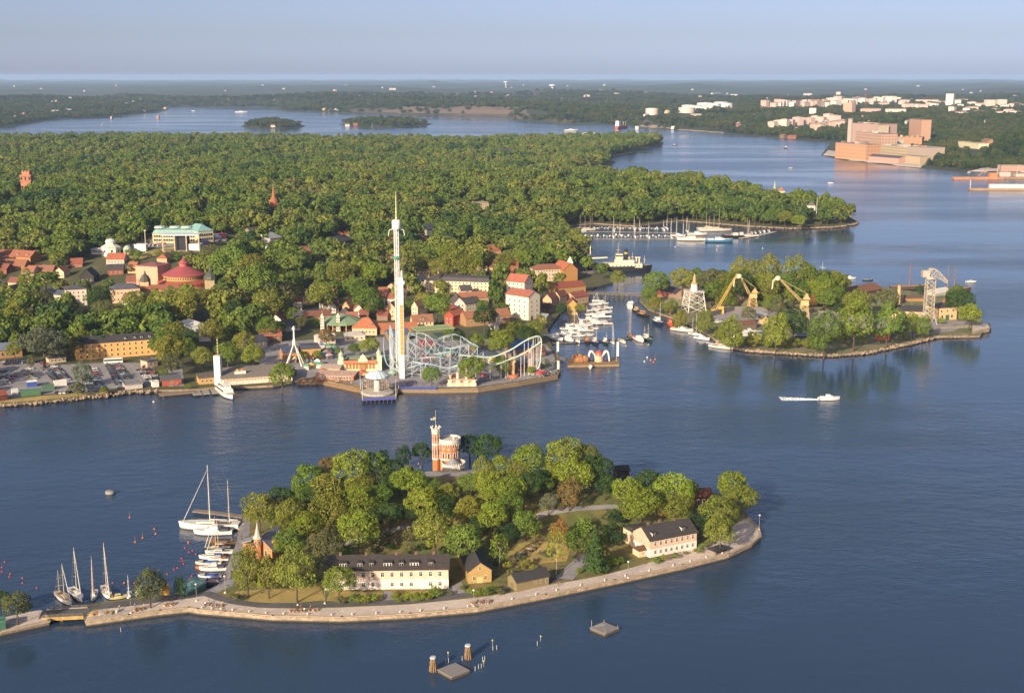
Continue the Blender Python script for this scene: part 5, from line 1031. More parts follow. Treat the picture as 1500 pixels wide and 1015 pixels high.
def pavilion():
    r = hs('pavilion', 'cream fairground pavilion with arched windows and scrolled central gable', 'pavilion', (500,545.5), (556,544), 15, 6.4, 'flat', .5, 'e8d8a8', '7c8a78', clear=3, ov=.1); w = r['w']; cr = M('ecdcb0', .8, .06); og = M('c4683c', .75, .15)
    MB().ext([(-1.4, 5.3), (-.0, 7.0), (-.0, 7.3), (-1.6, 5.5)], 'x', 1.5, w-1.5).build('tiled_eave', og, r)
    for i in range(9):
        x = 2.6+(w-5.2)*(i+.5)/9
        if abs(x-w/2-1.5) < 1.2: continue
        a = MB().box(-.75, -.1, 0, .75, .05, 2.2).add([(.75*math.cos(math.pi*q/8), -.1, 2.2+.75*math.sin(math.pi*q/8)) for q in range(9)], [tuple(range(9))]); a.build('arched_window', M('b06c2c', .6), r, (x, 0, 1.9), 0)
    for x, y, hh in ((0, 1.2, 9.4), (w, 1.2, 9.8), (0, 12, 8.4), (w, 12, 9)):
        t = MB().box(x-1.4, y-1.6, -2, x+1.4, y+1.6, hh).build('corner_tower', cr, r); MB().lathe([(1.7, hh), (1.5, hh+.8), (.8, hh+1.6), (.25, hh+2.2), (.1, hh+3.4)], 8, x, y).build('dome', M('b8c0a0', .6), t)
    g = MB().ext([(-2.8, 5.5), (2.8, 5.5), (2.8, 8), (1.6, 8.6), (1.5, 10), (.5, 10.6), (0, 11.6), (-.5, 10.6), (-1.5, 10), (-1.6, 8.6), (-2.8, 8)], 'y', -.5, .4); g.build('gable', cr, r, (w*.57, -.3, 0)); MB().box(w*.57-1.6, -.5, 0, w*.57+1.6, -.1, 5).build('portal', M('a8783c', .7), r)
    MB().box(3, 4, 6.9, w-3, 13, 8.6, 0, 1.5, 3).build('roof_lantern', M('78866c', .7), r)
pavilion()
hs('fair_restaurant', 'low restaurant hall with pink grey roof on the timber quay', 'restaurant', (463,556), (518,558), 9, 2.8, 'shed', 1.0, 'b8683c', 'c4a08c', clear=2, win=[('front', 12, [1.6], 1.5, 1.4)])
hs('terrace_bar', 'small bar with orange awning beside the pavilion', 'bar', (470,547), (498,548), 8, 3.4, 'gable', 1.6, 'd8b888', 'a89488', clear=2)
for i, (u, v, c, lb) in enumerate([(473,549,'c4542c','orange parasol left of the pavilion terrace'),(520,553,'d07038','orange parasol in front of the pavilion windows'),(530,551,'c84c30','red parasol below the pavilion gable'),(536,555,'d8863c','amber parasol beside the swing pier'),(575,552,'8fb89c','pale green tent roof right of the pavilion'),(790,553,'b83848','crimson parasol at the quay corner below the coaster'),(668,557,'c86a50','salmon parasol near the four chimneys'),(708,556,'b84a58','dark pink parasol beside the four chimneys')]):
    x, y, z = T(u, v); r = thing('parasol', lb, 'parasol', (x, y, z)); MB().lathe([(3.0, 2.6), (1.5, 3.7), (.1, 4.3)], 8).build('canopy', M(c, .8), r); MB().tube((0, 0, 0), (0, 0, 4.2), .07).build('pole', M('c8c0b4', .6), r)
def coaster(name, label, segs, posts, colr, pc, tr=.28):
    """segs: list of 3-D polylines (two rails and ties each)"""
    o = np.array(segs[0][0]); o[2] = 0; r = thing(name, label, 'roller coaster', tuple(o)); t = MB()
    for s in segs:
        s = [np.array(p, float)-o for p in s]; Q = []
        for i in range(len(s)-1):
            p0, p1, p2, p3 = s[max(i-1, 0)], s[i], s[i+1], s[min(i+2, len(s)-1)]
            for k in range(6): q = k/6; Q.append(.5*((2*p1)+(-p0+p2)*q+(2*p0-5*p1+4*p2-p3)*q*q+(-p0+3*p1-3*p2+p3)*q**3))
        Q.append(s[-1]); off = np.array([.0, .9, 0])
        t.path([tuple(p+off) for p in Q], tr, 4).path([tuple(p-off) for p in Q], tr, 4)
        for p in Q[::2]: t.tube(tuple(p+off), tuple(p-off), tr*.6, n=3)
    t.build('track', M(colr, .5, .05), r); m = MB()
    for x, y, z0, z1 in posts: m.tube((x-o[0], y-o[1], z0), (x-o[0], y-o[1], z1), .17, .14, 5)
    m.build('supports', M(pc, .5, .05), r); return r
def big_coaster():
    segs, posts = [], []; A = G(600, 552, 2); wx, dy = 44.0, 62.0; rr = random.Random(4)
    for lv, (z0, z1, y0) in enumerate([(18, 9, 38), (14, 6, 26), (11, 5, 14), (8, 4, 4), (16, 12, 50)]):
        s = []
        for i in range(9):
            f = i/8; x = A[0]-4+wx*f; y = A[1]+y0+6*math.sin(f*7+lv); zz = z0+(z1-z0)*f+2.2*math.sin(f*9+lv*2); s.append((x, y, zz+2)); posts += [(x, y-1, 2, zz+2), (x, y+1, 2, zz+2)]
        segs.append(s)
        s2 = [(p[0]+1, p[1]+5, p[2]-1.5) for p in s]; segs.append(s2)
    L = [(A[0]-12, A[1]+60, 6), (A[0]-14, A[1]+46, 20), (A[0]-14, A[1]+30, 29), (A[0]-13, A[1]+14, 22), (A[0]-10, A[1]+4, 12), (A[0]-2, A[1]-2, 8), (A[0]+10, A[1]-3, 11), (A[0]+24, A[1]-2, 8), (A[0]+38, A[1]+4, 12), (A[0]+44, A[1]+16, 14), (A[0]+44, A[1]+34, 10)]
    segs.append(L); segs.append([(p[0]-4, p[1]+2, max(4, p[2]*.72)) for p in L[:6]])
    for p in L: posts += [(p[0], p[1]-.9, 2, p[2]), (p[0], p[1]+.9, 2, p[2])]
    for i in range(5):
        p, q = L[i], L[i+1]
        for k in range(4): f = k/4; posts.append((p[0]+(q[0]-p[0])*f, p[1]+(q[1]-p[1])*f, 2, p[2]+(q[2]-p[2])*f))
    r = coaster('roller_coaster', 'large white and pale blue lattice roller coaster behind the towers', segs, posts, 'b4cdd6', 'c0d0d6', .15); m = MB(); o = r.location
    for k in range(0, len(posts)-2, 2):
        a, b = posts[k], posts[k+2]
        if math.hypot(a[0]-b[0], a[1]-b[1]) < 16:
            for f0, f1 in ((.2, .9), (.5, .2), (.8, .5)): m.tube((a[0]-o[0], a[1]-o[1], 2+(a[3]-2)*f0), (b[0]-o[0], b[1]-o[1], 2+(b[3]-2)*f1), .11, n=3)
    m.build('bracing', M('d8dee4', .5), r); bl = MB()
    for i in range(4): bl.tube((-14+i*1.2, 50-i*9, 3), (-13+i, 30-i*4, 18), .5, n=5)
    bl.build('blue_flume', M('6a9cc8', .5), r)
    st = MB().box(10, 20, 2, 30, 34, 5).build('station', M('7fae9c', .7), r); MB().box(9, 19, 5, 31, 35, 5.4).build('station_roof', M('6f9a88', .7), st)
big_coaster()
def loop_coaster():
    def P(u, v, vg=None): x, y = G(u, vg or (558-(u-700)*.10), 2.0); return (x, y, max(3, z_at(x, y, v)))
    main = [(672,520),(700,522),(720,523),(741,515.5),(753,509.5),(767.5,500),(779,494.5),(786.6,492.4),(791,494),(793,500),(792,520),(789,538),(780,544)]
    low = [(792,500),(786.6,504.5),(766,518),(747,526),(728,533),(706,536),(690,532)]
    segs = [[P(*p) for p in main], [P(*p) for p in low]]; posts = []
    for u, v in [(741,516),(753,510),(768,500),(781,494),(788,493),(791,495),(744,528),(763,520),(786,505),(718,523),(700,522),(734,531)]:
        x, y, z = P(u, v); posts += [(x, y, 1.5, z)]
        if u > 776: posts.append((x-3, y, 1.5, z))
    coaster('roller_coaster', 'tall pale green arched coaster rising at the quay corner', segs, posts, 'cfe4cc', 'e4e6e0', .3)
loop_coaster()
def chimneys():
    x, y, z = T(655, 566); b = T(698, 565); L = b[0]-x; r = thing('steamboat_house', 'beige steamboat shaped fun house with four chimneys on the quay', 'fun house', (x, y, z)); be = M('d8bc94', .8, .1)
    MB().box(0, 0, -1, L, 7, 2.0).box(-.4, -.4, 3.8, L+.4, 7.4, 4.1).build('hull', be, r); MB().box(.6, .6, 2.0, L-.6, 6.4, 3.8).build('arcade', M('c8a890', .8), r)
    for i, f in enumerate((.1, .36, .66, .9)):
        c = MB().box(L*f-1.2, -.1, 0, L*f+1.2, 1.2, 3.8).cyl(L*f, 2.5, 4.1, 7.2 if i in (1, 2) else 6, .9, .75, 10).cyl(L*f, 2.5, 7.2 if i in (1, 2) else 6, 7.7 if i in (1, 2) else 6.5, 1.2, 1.2, 10); c.build('chimney', M('e0cbb0', .7), r)
    MB().cyl(L*.66, 2.5, 7.7, 11.5, .6, .5, 8).build('tall_funnel', M('e8e0d4', .6), r)
    for i in range(9): win_at(r, L*(.06+.11*i), .55, 2.9, 0, 1, 1.2, 'c09070')
chimneys()
def striped(u, v, vt, label):
    x, y, z = T(u, v); h = z_at(x, y, vt)-z; r = thing('striped_tower', label, 'tower', (x, y, z)); s = MB(); n = 6
    for i in range(n): w = 1.5-.09*i; s.box(-w, -w, h*i/n*.86+(-1 if i == 0 else 0), w, w, h*(i+1)/n*.86, i % 2 if False else 0)
    s.build('shaft', M('e6d8c8', .7, .06), r); b = MB()
    for i in range(1, n): w = 1.58-.09*i; b.box(-w-.1, -w-.1, h*i/n*.86-.3, w+.1, w+.1, h*i/n*.86+.25)
    b.build('brown_bands', M('9a6a44', .7), r); MB().lathe([(1.3, h*.86), (.9, h*.93), (.15, h*.98), (.08, h*1.15)], 8).build('finial', M('d8c4a0', .6), r)
striped(472.8, 486, 459, 'cream tower with brown bands, front left of the green roof'); striped(496, 485, 458, 'second cream banded tower, touching the green carousel roof')
def carousel_hall():
    x, y, z = T(499, 484); r = thing('carousel_hall', 'round open hall under a wide sage green roof', 'fairground hall', (x, y+9, z)); MB().lathe([(17, 4.6), (17, 5.2), (8, 8.6), (.2, 10.5)], 10).build('roof', M('84a078', .7, .15), r); p = MB()
    for k in range(20): a = 6.2832*k/20; p.tube((15.5*math.cos(a), 15.5*math.sin(a), -1), (15.5*math.cos(a), 15.5*math.sin(a), 4.7), .35, n=6)
    p.build('columns', M('d8b078', .7), r); MB().cyl(0, 0, -1, 4.6, 9, n=16).build('core', M('8a4a34', .8), r)
carousel_hall()
def ferris(u, v, rad, label, colr, rz):
    x, y, z = T(u, v); r = thing('ferris_wheel', label, 'ferris wheel', (x, y, z), rz); w = MB(); n = 20; zc = rad+1.5
    for s in (-.8, .8):
        for q in (1, .8): w.path([(rad*q*math.cos(6.2832*k/n), s, zc+rad*q*math.sin(6.2832*k/n)) for k in range(n+1)], .16, 4)
        for k in range(n): w.tube((0, s, zc), (rad*math.cos(6.2832*k/n), s, zc+rad*math.sin(6.2832*k/n)), .10, n=3)
    w.build('wheel', M(colr, .5), r); MB().tube((-rad*.5, -1.6, 0), (0, -1.6, zc), .25).tube((rad*.5, -1.6, 0), (0, -1.6, zc), .25).tube((-rad*.5, 1.6, 0), (0, 1.6, zc), .25).tube((rad*.5, 1.6, 0), (0, 1.6, zc), .25).build('legs', M('c8c8c8', .5), r)
    c = MB()
    for k in range(n): a = 6.2832*k/n; c.box(rad*math.cos(a)-.5, -.7, zc+rad*math.sin(a)-1.3, rad*math.cos(a)+.5, .7, zc+rad*math.sin(a)-.2)
    c.build('gondolas', M('d8d4cc', .6), r)
ferris(724.5, 484, 5.6, 'small white ferris wheel seen side on before the brown roof', 'e0e0dc', .9)
def aframe():
    x, y, z = T(432, 535); h = z_at(x, y, 505)-z; r = thing('pendulum_ride', 'white four legged pendulum ride with a slim top, beside the big willow', 'fairground ride', (x, y, z)); m = MB()
    for a, b in ((-1, -1), (1, -1), (1, 1), (-1, 1)): m.tube((a*5, b*4, 0), (a*.5, b*.5, h), .5, .35, 6)
    m.build('legs', M('e4dccc', .5), r); MB().lathe([(1.2, h), (1.2, h+2), (.6, h+4), (.5, h+9), (1.2, h+10), (.2, h+12)], 8).build('top', M('ece8e0', .5), r)
aframe()
def octo():
    P = G2([(831,535),(907,533.5),(907,524),(833,525)], 1.4); o = P[0]; r = thing('pontoon', 'floating timber pontoon with a boardwalk fence in the yacht channel', 'pontoon', (*o, 0)); Q = [tuple(p-o) for p in P]; MB().prism(Q, -.8, 1.4).build('deck', M('9a7c50', .85, .25, 1.5), r); b = MB()
    for i in range(26): p = np.array(Q[0])+(np.array(Q[1])-np.array(Q[0]))*i/25; b.tube((*p, 1.4), (*p, 2.5), .07, n=4)
    b.tube((*Q[0], 2.4), (*Q[1], 2.4), .07, n=4); b.build('railing', M('7a6240', .8), r)
    x, y = G(877, 529, 1.4); r = thing('arched_ride', 'white arched ride with a red dome on the floating pontoon', 'fairground ride', (x, y, 1.4)); a = MB()
    for s in (-1, 1):
        for dy in (-1.5, 1.5): a.path([(s*(1.5+5.2*q/10+1.2*math.sin(q/10*3.14)), dy, .3+6.2*math.sin(math.pi*(.12+.88*q/10))) for q in range(11)], .5, 6)
    a.build('arches', M('ece4d8', .5), r); MB().lathe([(3, 0), (3, 3.6), (2.6, 4)], 12).build('drum', M('d8b890', .7), r); MB().lathe([(2.9, 4), (2.4, 5.6), (1.2, 6.8), (.1, 7.2)], 12).build('dome', M('c44430', .5), r)
    for s in (-1, 1): MB().sphere((s*4.4, -1.8, 1.6), 1.2, 10, 6).build('ride_car', M('46408a', .5), r)
    x, y = G(850, 529.5, 1.4); mb = MB()
    for k in range(9): mb.sphere(((k % 3-1)*3.2, (k//3-1)*1.6, .8+(k*5 % 4)*.6), 2.0+(k*3 % 4)*.25, 7, 5)
    setp(mb.build('rock_mound', M('a8683c', .9, .35, .6), None, (x, y, 1.4)), 'orange brown artificial rock mound on the floating pontoon', 'rock mound')
octo()
jetty([(813,521),(831,527)], 3, 'narrow gangway from the quay corner to the floating pontoon', 1.7, 'gangway')
for u, v, vt, c, lb in [(815.5,520,500,'e4e0dc','white banner pole at the quay corner'),(903,529,500,'e4e0dc','white banner pole on the floating pontoon'),(775,548,512,'e0b8b4','pink white banner under the arched coaster'),(816,545,528,'d8d4c0','cream banner at the end of the fairground quay')]:
    x, y, z = T(u, v) if u < 850 else (*G(u, v, 1.4), 1.4); h = z_at(x, y, vt)-z; r = thing('banner_pole', lb, 'banner', (x, y, z)); MB().tube((0, 0, 0), (0, 0, h), .12).build('pole', M('c8c4bc', .5), r); MB().box(.12, -.05, h*.25, 1.4, .05, h*.98).build('banner', M(c, .8), r)
def yellow_cross():
    x, y, z = T(751, 552); r = thing('star_ride', 'yellow and orange spinning ride under the arched coaster', 'fairground ride', (x, y, z)); MB().cyl(0, 0, 0, 1.6, 4, 3.6, 14).build('base', M('c8622c', .7), r); MB().tube((0, 0, 1), (0, 0, 12), .7, .5).box(-2, -.5, 9, 2, .5, 10).box(-1.4, -.5, 11, 1.4, .5, 12.4).build('mast', M('e0a030', .6), r)
yellow_cross()
for u0, v0, u1, v1, d, h, rf, rh, wc, rc, lb in [(755,546,790,542,12,4.5,'hip',4,'8a4a34','5c5c66','dark hipped fairground hall beneath the arched coaster'),(700,530,725,528,12,4,'hip',3,'6a7684','46566a','blue grey booth roof between the two willows'),(692,516,716,514,10,4,'hip',5,'b08868','bcb0a0','tent like pale roof behind the front willow'),(756,520,784,517,12,5,'hip',4,'4a6aa0','3a66b0','bright blue tent roof beneath the arched coaster'),(570,500,600,498,12,4,'gable',3,'9a7c60','5a6478','dark gabled hall left of the lattice coaster'),(465,505,492,503,10,4,'gable',2,'e0ccb8','d0ccc8','white low hall beneath the banded towers'),(505,500,535,499,8,4,'hip',2,'d8c4a8','b8b4b0','white canopy before the orange roofed house'),(415,528,437,526,9,5,'gable',3,'b87c4c','445070','blue slate house behind the pendulum ride'),(440,524,470,522,9,5.5,'mansard',3,'c88c50','40485c','dark mansard house right of the pendulum ride'),(640,500,668,498,10,3.5,'flat',.4,'4a5a4c','3a5a48','dark green game stall behind the lattice coaster'),(620,510,640,508,8,3.5,'flat',.4,'9a3848','a84454','crimson game stall beside the dark green stall'),(780,525,800,522,8,4,'gable',2.5,'7a4436','6a4038','brown red stall at the right coaster post'),(560,536,578,534,8,3.5,'hip',2.5,'a8b8a0','a0c0a8','pale green booth between pavilion and launch tower')]:
    hs('fair_hall', lb, 'fairground hall', (u0, v0), (u1, v1), d, h, rf, rh, wc, rc, clear=2, win=[('front', 4, [2], 1.4, 1.4)])

# --- town behind the fairground: (name, label, L, R, depth, h, roof, rh, wall, roof colour, windows cols, rows, extra)
def town(rows):
    for nm, lb, L, Rr, d, h, rf, rh, wc, rc, nc, zs, kw in rows:
        hs(nm, lb, 'house' if 'house' in nm else nm.split('_')[-1], L, Rr, d, h, rf, rh, wc, rc, win=[('front', nc, zs, 1.3, 1.6)]+([('left', max(1, nc//2), zs, 1.2, 1.5)] if (L[0]+Rr[0])/2 > 800 or kw.pop('lw', 0) else [('right', max(1, nc//2), zs, 1.2, 1.5)]) if nc else [], **kw)
town([
 ('house', 'cream house with a steep orange hipped roof behind the pavilion', (516,491), (552,491.5), 14, 5, 'hip', 6.5, 'dcbb8c', 'b8623c', 6, [2.6], dict(clear=20, dorm=[(.75, 1.6)])),
 ('house', 'cream house with brown roof and a curved central gable', (605,483), (635,481.5), 11, 5.5, 'gable', 4.2, 'dcc090', '9a6048', 5, [1.8, 4.2], dict(clear=20, chim=[.5], dorm=[(.5, 3)])),
 ('hall', 'low hall with orange tiled roof left of the white towers', (556,490), (612,488), 14, 3.2, 'gable', 3.4, 'a87858', 'bb6240', 0, [], dict(clear=14)),
 ('hall', 'long flat lime green roofed hall behind the lattice coaster', (611,494), (665,490), 14, 4.2, 'flat', .5, '6a6a58', '9cb070', 0, [], dict(clear=14)),
 ('house', 'barn red wooden house with bright white windows', (651,476.5), (664,478), 16, 7.5, 'gable_y', 3, 'ac3c26', 'b8583c', 2, [2, 5], dict(clear=24, frame='f0ece6')),
 ('warehouse', 'very long warehouse with rust brown roof behind the ferris wheel', (683,479), (748,473), 13, 6, 'gable', 4, 'b07c54', 'a4624a', 9, [3], dict(clear=6)),
 ('house', 'pale pink gable house on the slope left of the towers', (567,436), (580,438), 14, 9, 'gable_y', 3.5, 'dea48c', '7a5a4c', 2, [3, 6], dict(clear=24)),
 ('house', 'peach gable house just left of the launch tower', (564,468), (580,469), 13, 9, 'gable_y', 4, 'e0b488', '6a5648', 2, [3, 6], dict(clear=24)),
 ('house', 'cream gable house just right of the launch tower', (603,464), (612,465), 13, 8, 'gable_y', 4, 'e4c89c', '8a5c48', 2, [3, 6], dict(clear=24)),
 ('house', 'long cream four storey block with charcoal roof above the town', (645,431), (718,434), 13, 11.5, 'mansard', 4.5, 'e4cfa4', '474248', 12, [2, 4.8, 7.6, 10.2], dict(clear=30, chim=[.3, .6])),
 ('house', 'cream wing with dark roof joining the long cream block', (622,427), (645,430), 12, 10, 'hip', 3.5, 'd8c498', '4a464a', 4, [2, 4.8, 7.6], dict(clear=20)),
 ('house', 'long house with dark blue glazed roof beside the launch tower', (595,426), (626,423), 13, 7, 'gable', 4, 'c8b490', '343a52', 7, [2, 4.6], dict(clear=20)),
 ('house', 'yellow lit attic block at the top of the town', (614,408), (643,407), 10, 7, 'flat', .6, 'e4c880', '8a7860', 6, [2.5, 5], dict(clear=14)),
 ('house', 'brown tiled row house beneath the long cream block', (676,449), (716,446), 11, 6, 'gable', 4, 'b89878', 'a86446', 8, [3], dict(clear=14, chim=[.3, .8])),
 ('house', 'white twin gabled house in the middle of the old town', (664,457), (681,456), 12, 6.5, 'gable_y', 4.5, 'dcd8d0', '5a5450', 3, [2, 4.6], dict(clear=18)),
 ('house', 'grey walled house with dark roof next to the white twin gables', (682,457), (704,454), 11, 6, 'gable', 4, 'c4bca8', '4e4a4a', 5, [2, 4.4], dict(clear=14)),
 ('house', 'small house with red brown roof before the white twin gables', (655,461), (668,460), 9, 4, 'gable', 3, 'a06048', '93483c', 3, [2], dict(clear=14)),
 ('tower_house', 'tall cream white apartment house with red roofs above the boats', (741,464), (774,469.5), 13, 17.5, 'gable', 4, 'ecdfc4', 'a8584a', 4, [3, 6.5, 10, 13.5], dict(clear=46, doors=[('right', .3, 2, 2.4, '5a4a40')])),
 ('tower_house', 'rear block of the cream apartment house with stepped red roof', (742,452), (768,455), 12, 22, 'gable', 5, 'ead2b8', 'b05848', 4, [14, 17, 20], dict(clear=10)),
 ('museum', 'long beige museum hall with red orange towers above the quay', (784,413), (826,411), 16, 10.5, 'hip', 4, 'd8c09c', '9a5844', 9, [2.5, 6, 9], dict(clear=30, frame='f0e8dc')),
 ('museum', 'orange brick gabled museum end with a white edged front', (825,412.5), (846,411), 22, 10, 'gable_y', 6, 'b87838', 'b85c38', 0, [], dict(clear=30)),
 ('hall', 'ochre hall with broad red metal roof beside the museum quay', (816,433), (858,429), 15, 6, 'gable', 3.2, 'b8843c', '9a4434', 6, [3], dict(clear=20)),
 ('boathouse', 'narrow yellow gabled boathouse by the yacht harbour', (832,461), (846,461), 14, 8, 'gable_y', 3.6, 'c0913c', '8a4236', 2, [2.4], dict(clear=30)),
 ('boathouse', 'pinkish walled boathouse with maroon roof behind the yellow one', (842,446), (862,443), 12, 5.5, 'gable', 3.6, 'd0a878', '94463e', 4, [2.6], dict(clear=14)),
 ('house', 'beige gable house with maroon roof below the museum', (795,449), (808,450), 13, 6, 'gable_y', 4, 'd4ac84', '8c463c', 2, [2.4], dict(clear=14)),
 ('house', 'second beige gable house with maroon roof, before the museum lawn', (810,445), (820,446), 12, 6, 'gable_y', 4, 'd8b890', '8c463c', 2, [2.4], dict(clear=12)),
 ('shed', 'dark plum roofed shed between the apartment house and the boats', (787,460), (811,457), 10, 4, 'gable', 2.4, '9a7a5c', '6c3c38', 3, [2], dict(clear=10)),
 ('shed', 'little yellow grey shed beside the white motor yachts', (790,472), (800,473), 8, 4, 'gable', 2, 'c0a868', '8a9098', 2, [2], dict(clear=8)),
 ('villa', 'hexagonal villa with rust red roof among the trees', (711,377), (734,376), 15, 6, 'hip', 6, 'c08a64', 'a4563e', 5, [3], dict(clear=40)),
 ('villa', 'brick red gabled villa on the wooded slope', (491,336), (508,335.5), 12, 8, 'gable', 4, 'a8583c', '7c4438', 4, [2.5, 5.5], dict(clear=50)),
 ('villa', 'villa with steep midnight blue roof near the drop tower head', (561,330), (579,329), 12, 6, 'hip', 6, '6a6a74', '3a3e58', 4, [3], dict(clear=40)),
 ('villa', 'pink gabled villa right of the drop tower', (605,357), (622,357), 12, 8, 'gable_y', 5, 'dcae9c', 'a05846', 3, [2.5, 5.5], dict(clear=40)),
 ('villa', 'pale pink villa left of the drop tower', (570,366), (582,366), 12, 8, 'gable_y', 5, 'e0b8a4', 'a86450', 2, [2.5, 5.5], dict(clear=40)),
 ('villa', 'villa with blue slate roof above the pink gables', (625,345), (639,344), 12, 7, 'gable', 5, 'a8a49c', '485062', 3, [3], dict(clear=40)),
 ('villa', 'cream flat villa beside the dark restaurant roofs', (463,367), (485,366), 12, 7, 'flat', .6, 'dcd0b4', '7c7a78', 5, [2.5, 5], dict(clear=36)),
 ('hall', 'large dark roofed hall on the wooded hill', (487,363), (518,360), 22, 6, 'hip', 5, '5a5854', '3e3e48', 4, [3], dict(clear=36)),
 ('hall', 'brown barn roof right of the stage crowd', (371,350), (388,349), 16, 6, 'gable', 5, '8a7a64', '60594e', 3, [3], dict(clear=30)),
 ('hall', 'light grey sloping roof right of the brown barn', (396,358), (414,357), 16, 6, 'shed', 4, 'b0aca8', '9498a4', 0, [], dict(clear=30)),
 ('hall', 'white angular hall beneath the grey sloping roof', (379,369), (394,372), 12, 6, 'flat', .6, 'dcdcd8', 'b4b4b4', 3, [3], dict(clear=26)),
 ('castle_villa', 'cream turreted villa on the hilltop skyline', (681,308), (716,307), 18, 9, 'flat', 1, 'd8c49a', 'b0a080', 8, [3, 6.5], dict(clear=70)),
 ('manor', 'pink stone manor with dark roof deep in the far wood', (735,229), (758,228.5), 16, 12, 'hip', 5, 'c89c84', '5a5050', 5, [3, 6.5, 10], dict(clear=110, lw=0)),
 ('manor', 'white manor on the far wooded point', (855,202), (880,201.5), 16, 11, 'hip', 4, 'e4e0cc', 'c8c4b4', 5, [3, 7], dict(clear=120)),
 ('hall', 'blue grey roofed hall by the far inlet', (905,210), (921,210), 18, 8, 'hip', 4, '9aa0a4', '98a4b0', 4, [3], dict(clear=120)),
 # left: zoo hill, theatre and villas
 ('theatre_house', 'peach two storey house with slate roof left of the round theatre', (163,445), (206,441), 14, 11, 'hip', 3.5, 'e4bc94', '5a5e6c', 7, [3, 8], dict(clear=60)),
 ('house', 'tall cream white house with four rows of small windows', (97,450), (128,447), 14, 13.5, 'hip', 3, 'e0d0bc', '55525a', 4, [2, 5, 8, 11], dict(clear=60)),
 ('house', 'long low slate roofed wing joining the tall cream house', (57,446), (98,450), 12, 9, 'hip', 3, 'd8c8b4', '555c70', 6, [3, 6.5], dict(clear=50)),
 ('house', 'yellowish cream house with dark roof at the left edge', (-20,448), (22,445), 12, 9, 'mansard', 3.5, 'dcc894', '3e3a40', 6, [3, 6.5], dict(clear=60)),
 ('villa', 'ochre villa with brown roof, top of the left cluster', (-6,386), (13,384), 12, 8, 'gable', 4, 'bc9440', '90503e', 4, [2.5, 5.5], dict(clear=40)),
 ('villa', 'orange villa with two gables in the left cluster', (14,388), (45,388), 14, 8, 'gable', 5, 'c47c3c', 'a4563e', 5, [2.5, 5.5], dict(clear=40, dorm=[(.35, 3), (.8, 3)])),
 ('villa', 'rust roofed villa below the orange twin gables', (0,397), (36,395), 12, 5, 'gable', 5, 'b8844c', '9c5a40', 4, [2.5], dict(clear=30)),
 ('house', 'long brown roofed house with red walls near the left', (49,406), (77,405), 12, 4.5, 'gable', 5, 'a04a34', '93584a', 4, [2.5], dict(clear=30, chim=[.45])),
 ('house', 'small house with bright blue porch roof', (56,416), (68,416), 9, 5, 'gable', 3, 'd08c5c', '7c9ccc', 2, [2.5], dict(clear=24)),
 ('house', 'red roofed cottage beneath the white observatory', (104,393), (121,391), 10, 4, 'gable', 4, 'a85a40', '9c4a36', 3, [2], dict(clear=30)),
 ('house', 'black gabled timber house with white edged gable', (117,416), (138,415), 16, 6, 'gable_y', 6, '3c3634', '34343a', 3, [3], dict(clear=30, frame='e8e4dc')),
 ('house', 'rust red barn with dark roof near the round theatre', (158,404), (181,402), 12, 5, 'gable', 4, '9a4c34', '4a464a', 3, [2.5], dict(clear=24)),
 ('house', 'pink cottage with orange tiled roof below the observatory', (156,388), (182,387), 12, 5, 'gable', 4.5, 'd8bca8', 'b05438', 5, [2.5], dict(clear=30, chim=[.2, .6])),
 ('house', 'small red house near the left edge wood', (0,402), (10,402), 10, 5, 'gable', 4, '9a4430', '8a4a3a', 2, [2.5], dict(clear=24)),
 ('hall', 'low terracotta wing at the left of the round theatre', (192,418), (212,420), 14, 5, 'gable', 3, 'c06a48', 'a84a3c', 4, [2.5], dict(clear=30)),
 ('hall', 'pale salmon stage block with flat maroon roof', (200,419), (232,421), 20, 17, 'hip', 2.5, 'dc9c84', '94505a', 0, [], dict(clear=60)),
 ('theatre_wing', 'ornate ochre theatre front with red roof and small domes', (196,436), (262,432), 12, 6, 'gable', 3, 'cca868', 'a05440', 12, [2.8], dict(clear=50)),
 ('villa', 'little house under the trees left of the zoo hill', (103,360), (118,359), 12, 5, 'gable', 4, 'a8887c', '84706c', 3, [2.5], dict(clear=40)),
 ('hall', 'white marquee beside the entrance road', (268,488), (302,484), 18, 4, 'hip', 4, 'e8e8e4', 'dcdedc', 0, [], dict(clear=30)),
 ('hall', 'plain white box hall by the entrance road trees', (289,501), (309,500), 10, 6.5, 'flat', .3, 'eae4de', 'd4d0cc', 0, [], dict(clear=20)),
 ('hall', 'orange tiled hall left of the fairground crowd', (383,503), (413,501), 12, 4.5, 'gable', 4, '8a5a40', 'a85c40', 4, [2.5], dict(clear=14, dorm=[(.5, 2)])),
 ('hall', 'dark slate roofs behind the bright round tree', (362,512), (392,508), 14, 4.5, 'gable', 3, '6a6460', '454858', 4, [2.5], dict(clear=10)),
 ('hall', 'white gable roofed ticket hall near the entrance', (404,487), (440,484), 12, 4, 'gable', 2.5, 'd8d0c8', '5c5c64', 5, [2.5], dict(clear=10)),
 ('house', 'low brown roofed sheds behind the banded towers', (448,473), (486,470), 12, 4.5, 'gable', 3, 'b08868', '8c5040', 6, [2.5], dict(clear=14)),
 ('house', 'orange gabled house in the trees above the carousel', (502,464), (512,465), 12, 8, 'gable_y', 4, 'd8945c', '8a5a48', 2, [2.5, 5.5], dict(clear=24)),
 ('house', 'rust roofed shed right of the carousel hall', (552,470), (568,470), 10, 4, 'gable', 3, '9a6850', '984a3c', 3, [2], dict(clear=14)),
 ('villa', 'white cottage showing through the trees below the hill', (168,482), (180,481), 10, 4, 'gable', 2.5, 'e0d8c8', 'a89484', 3, [2.5], dict(clear=40)),
])
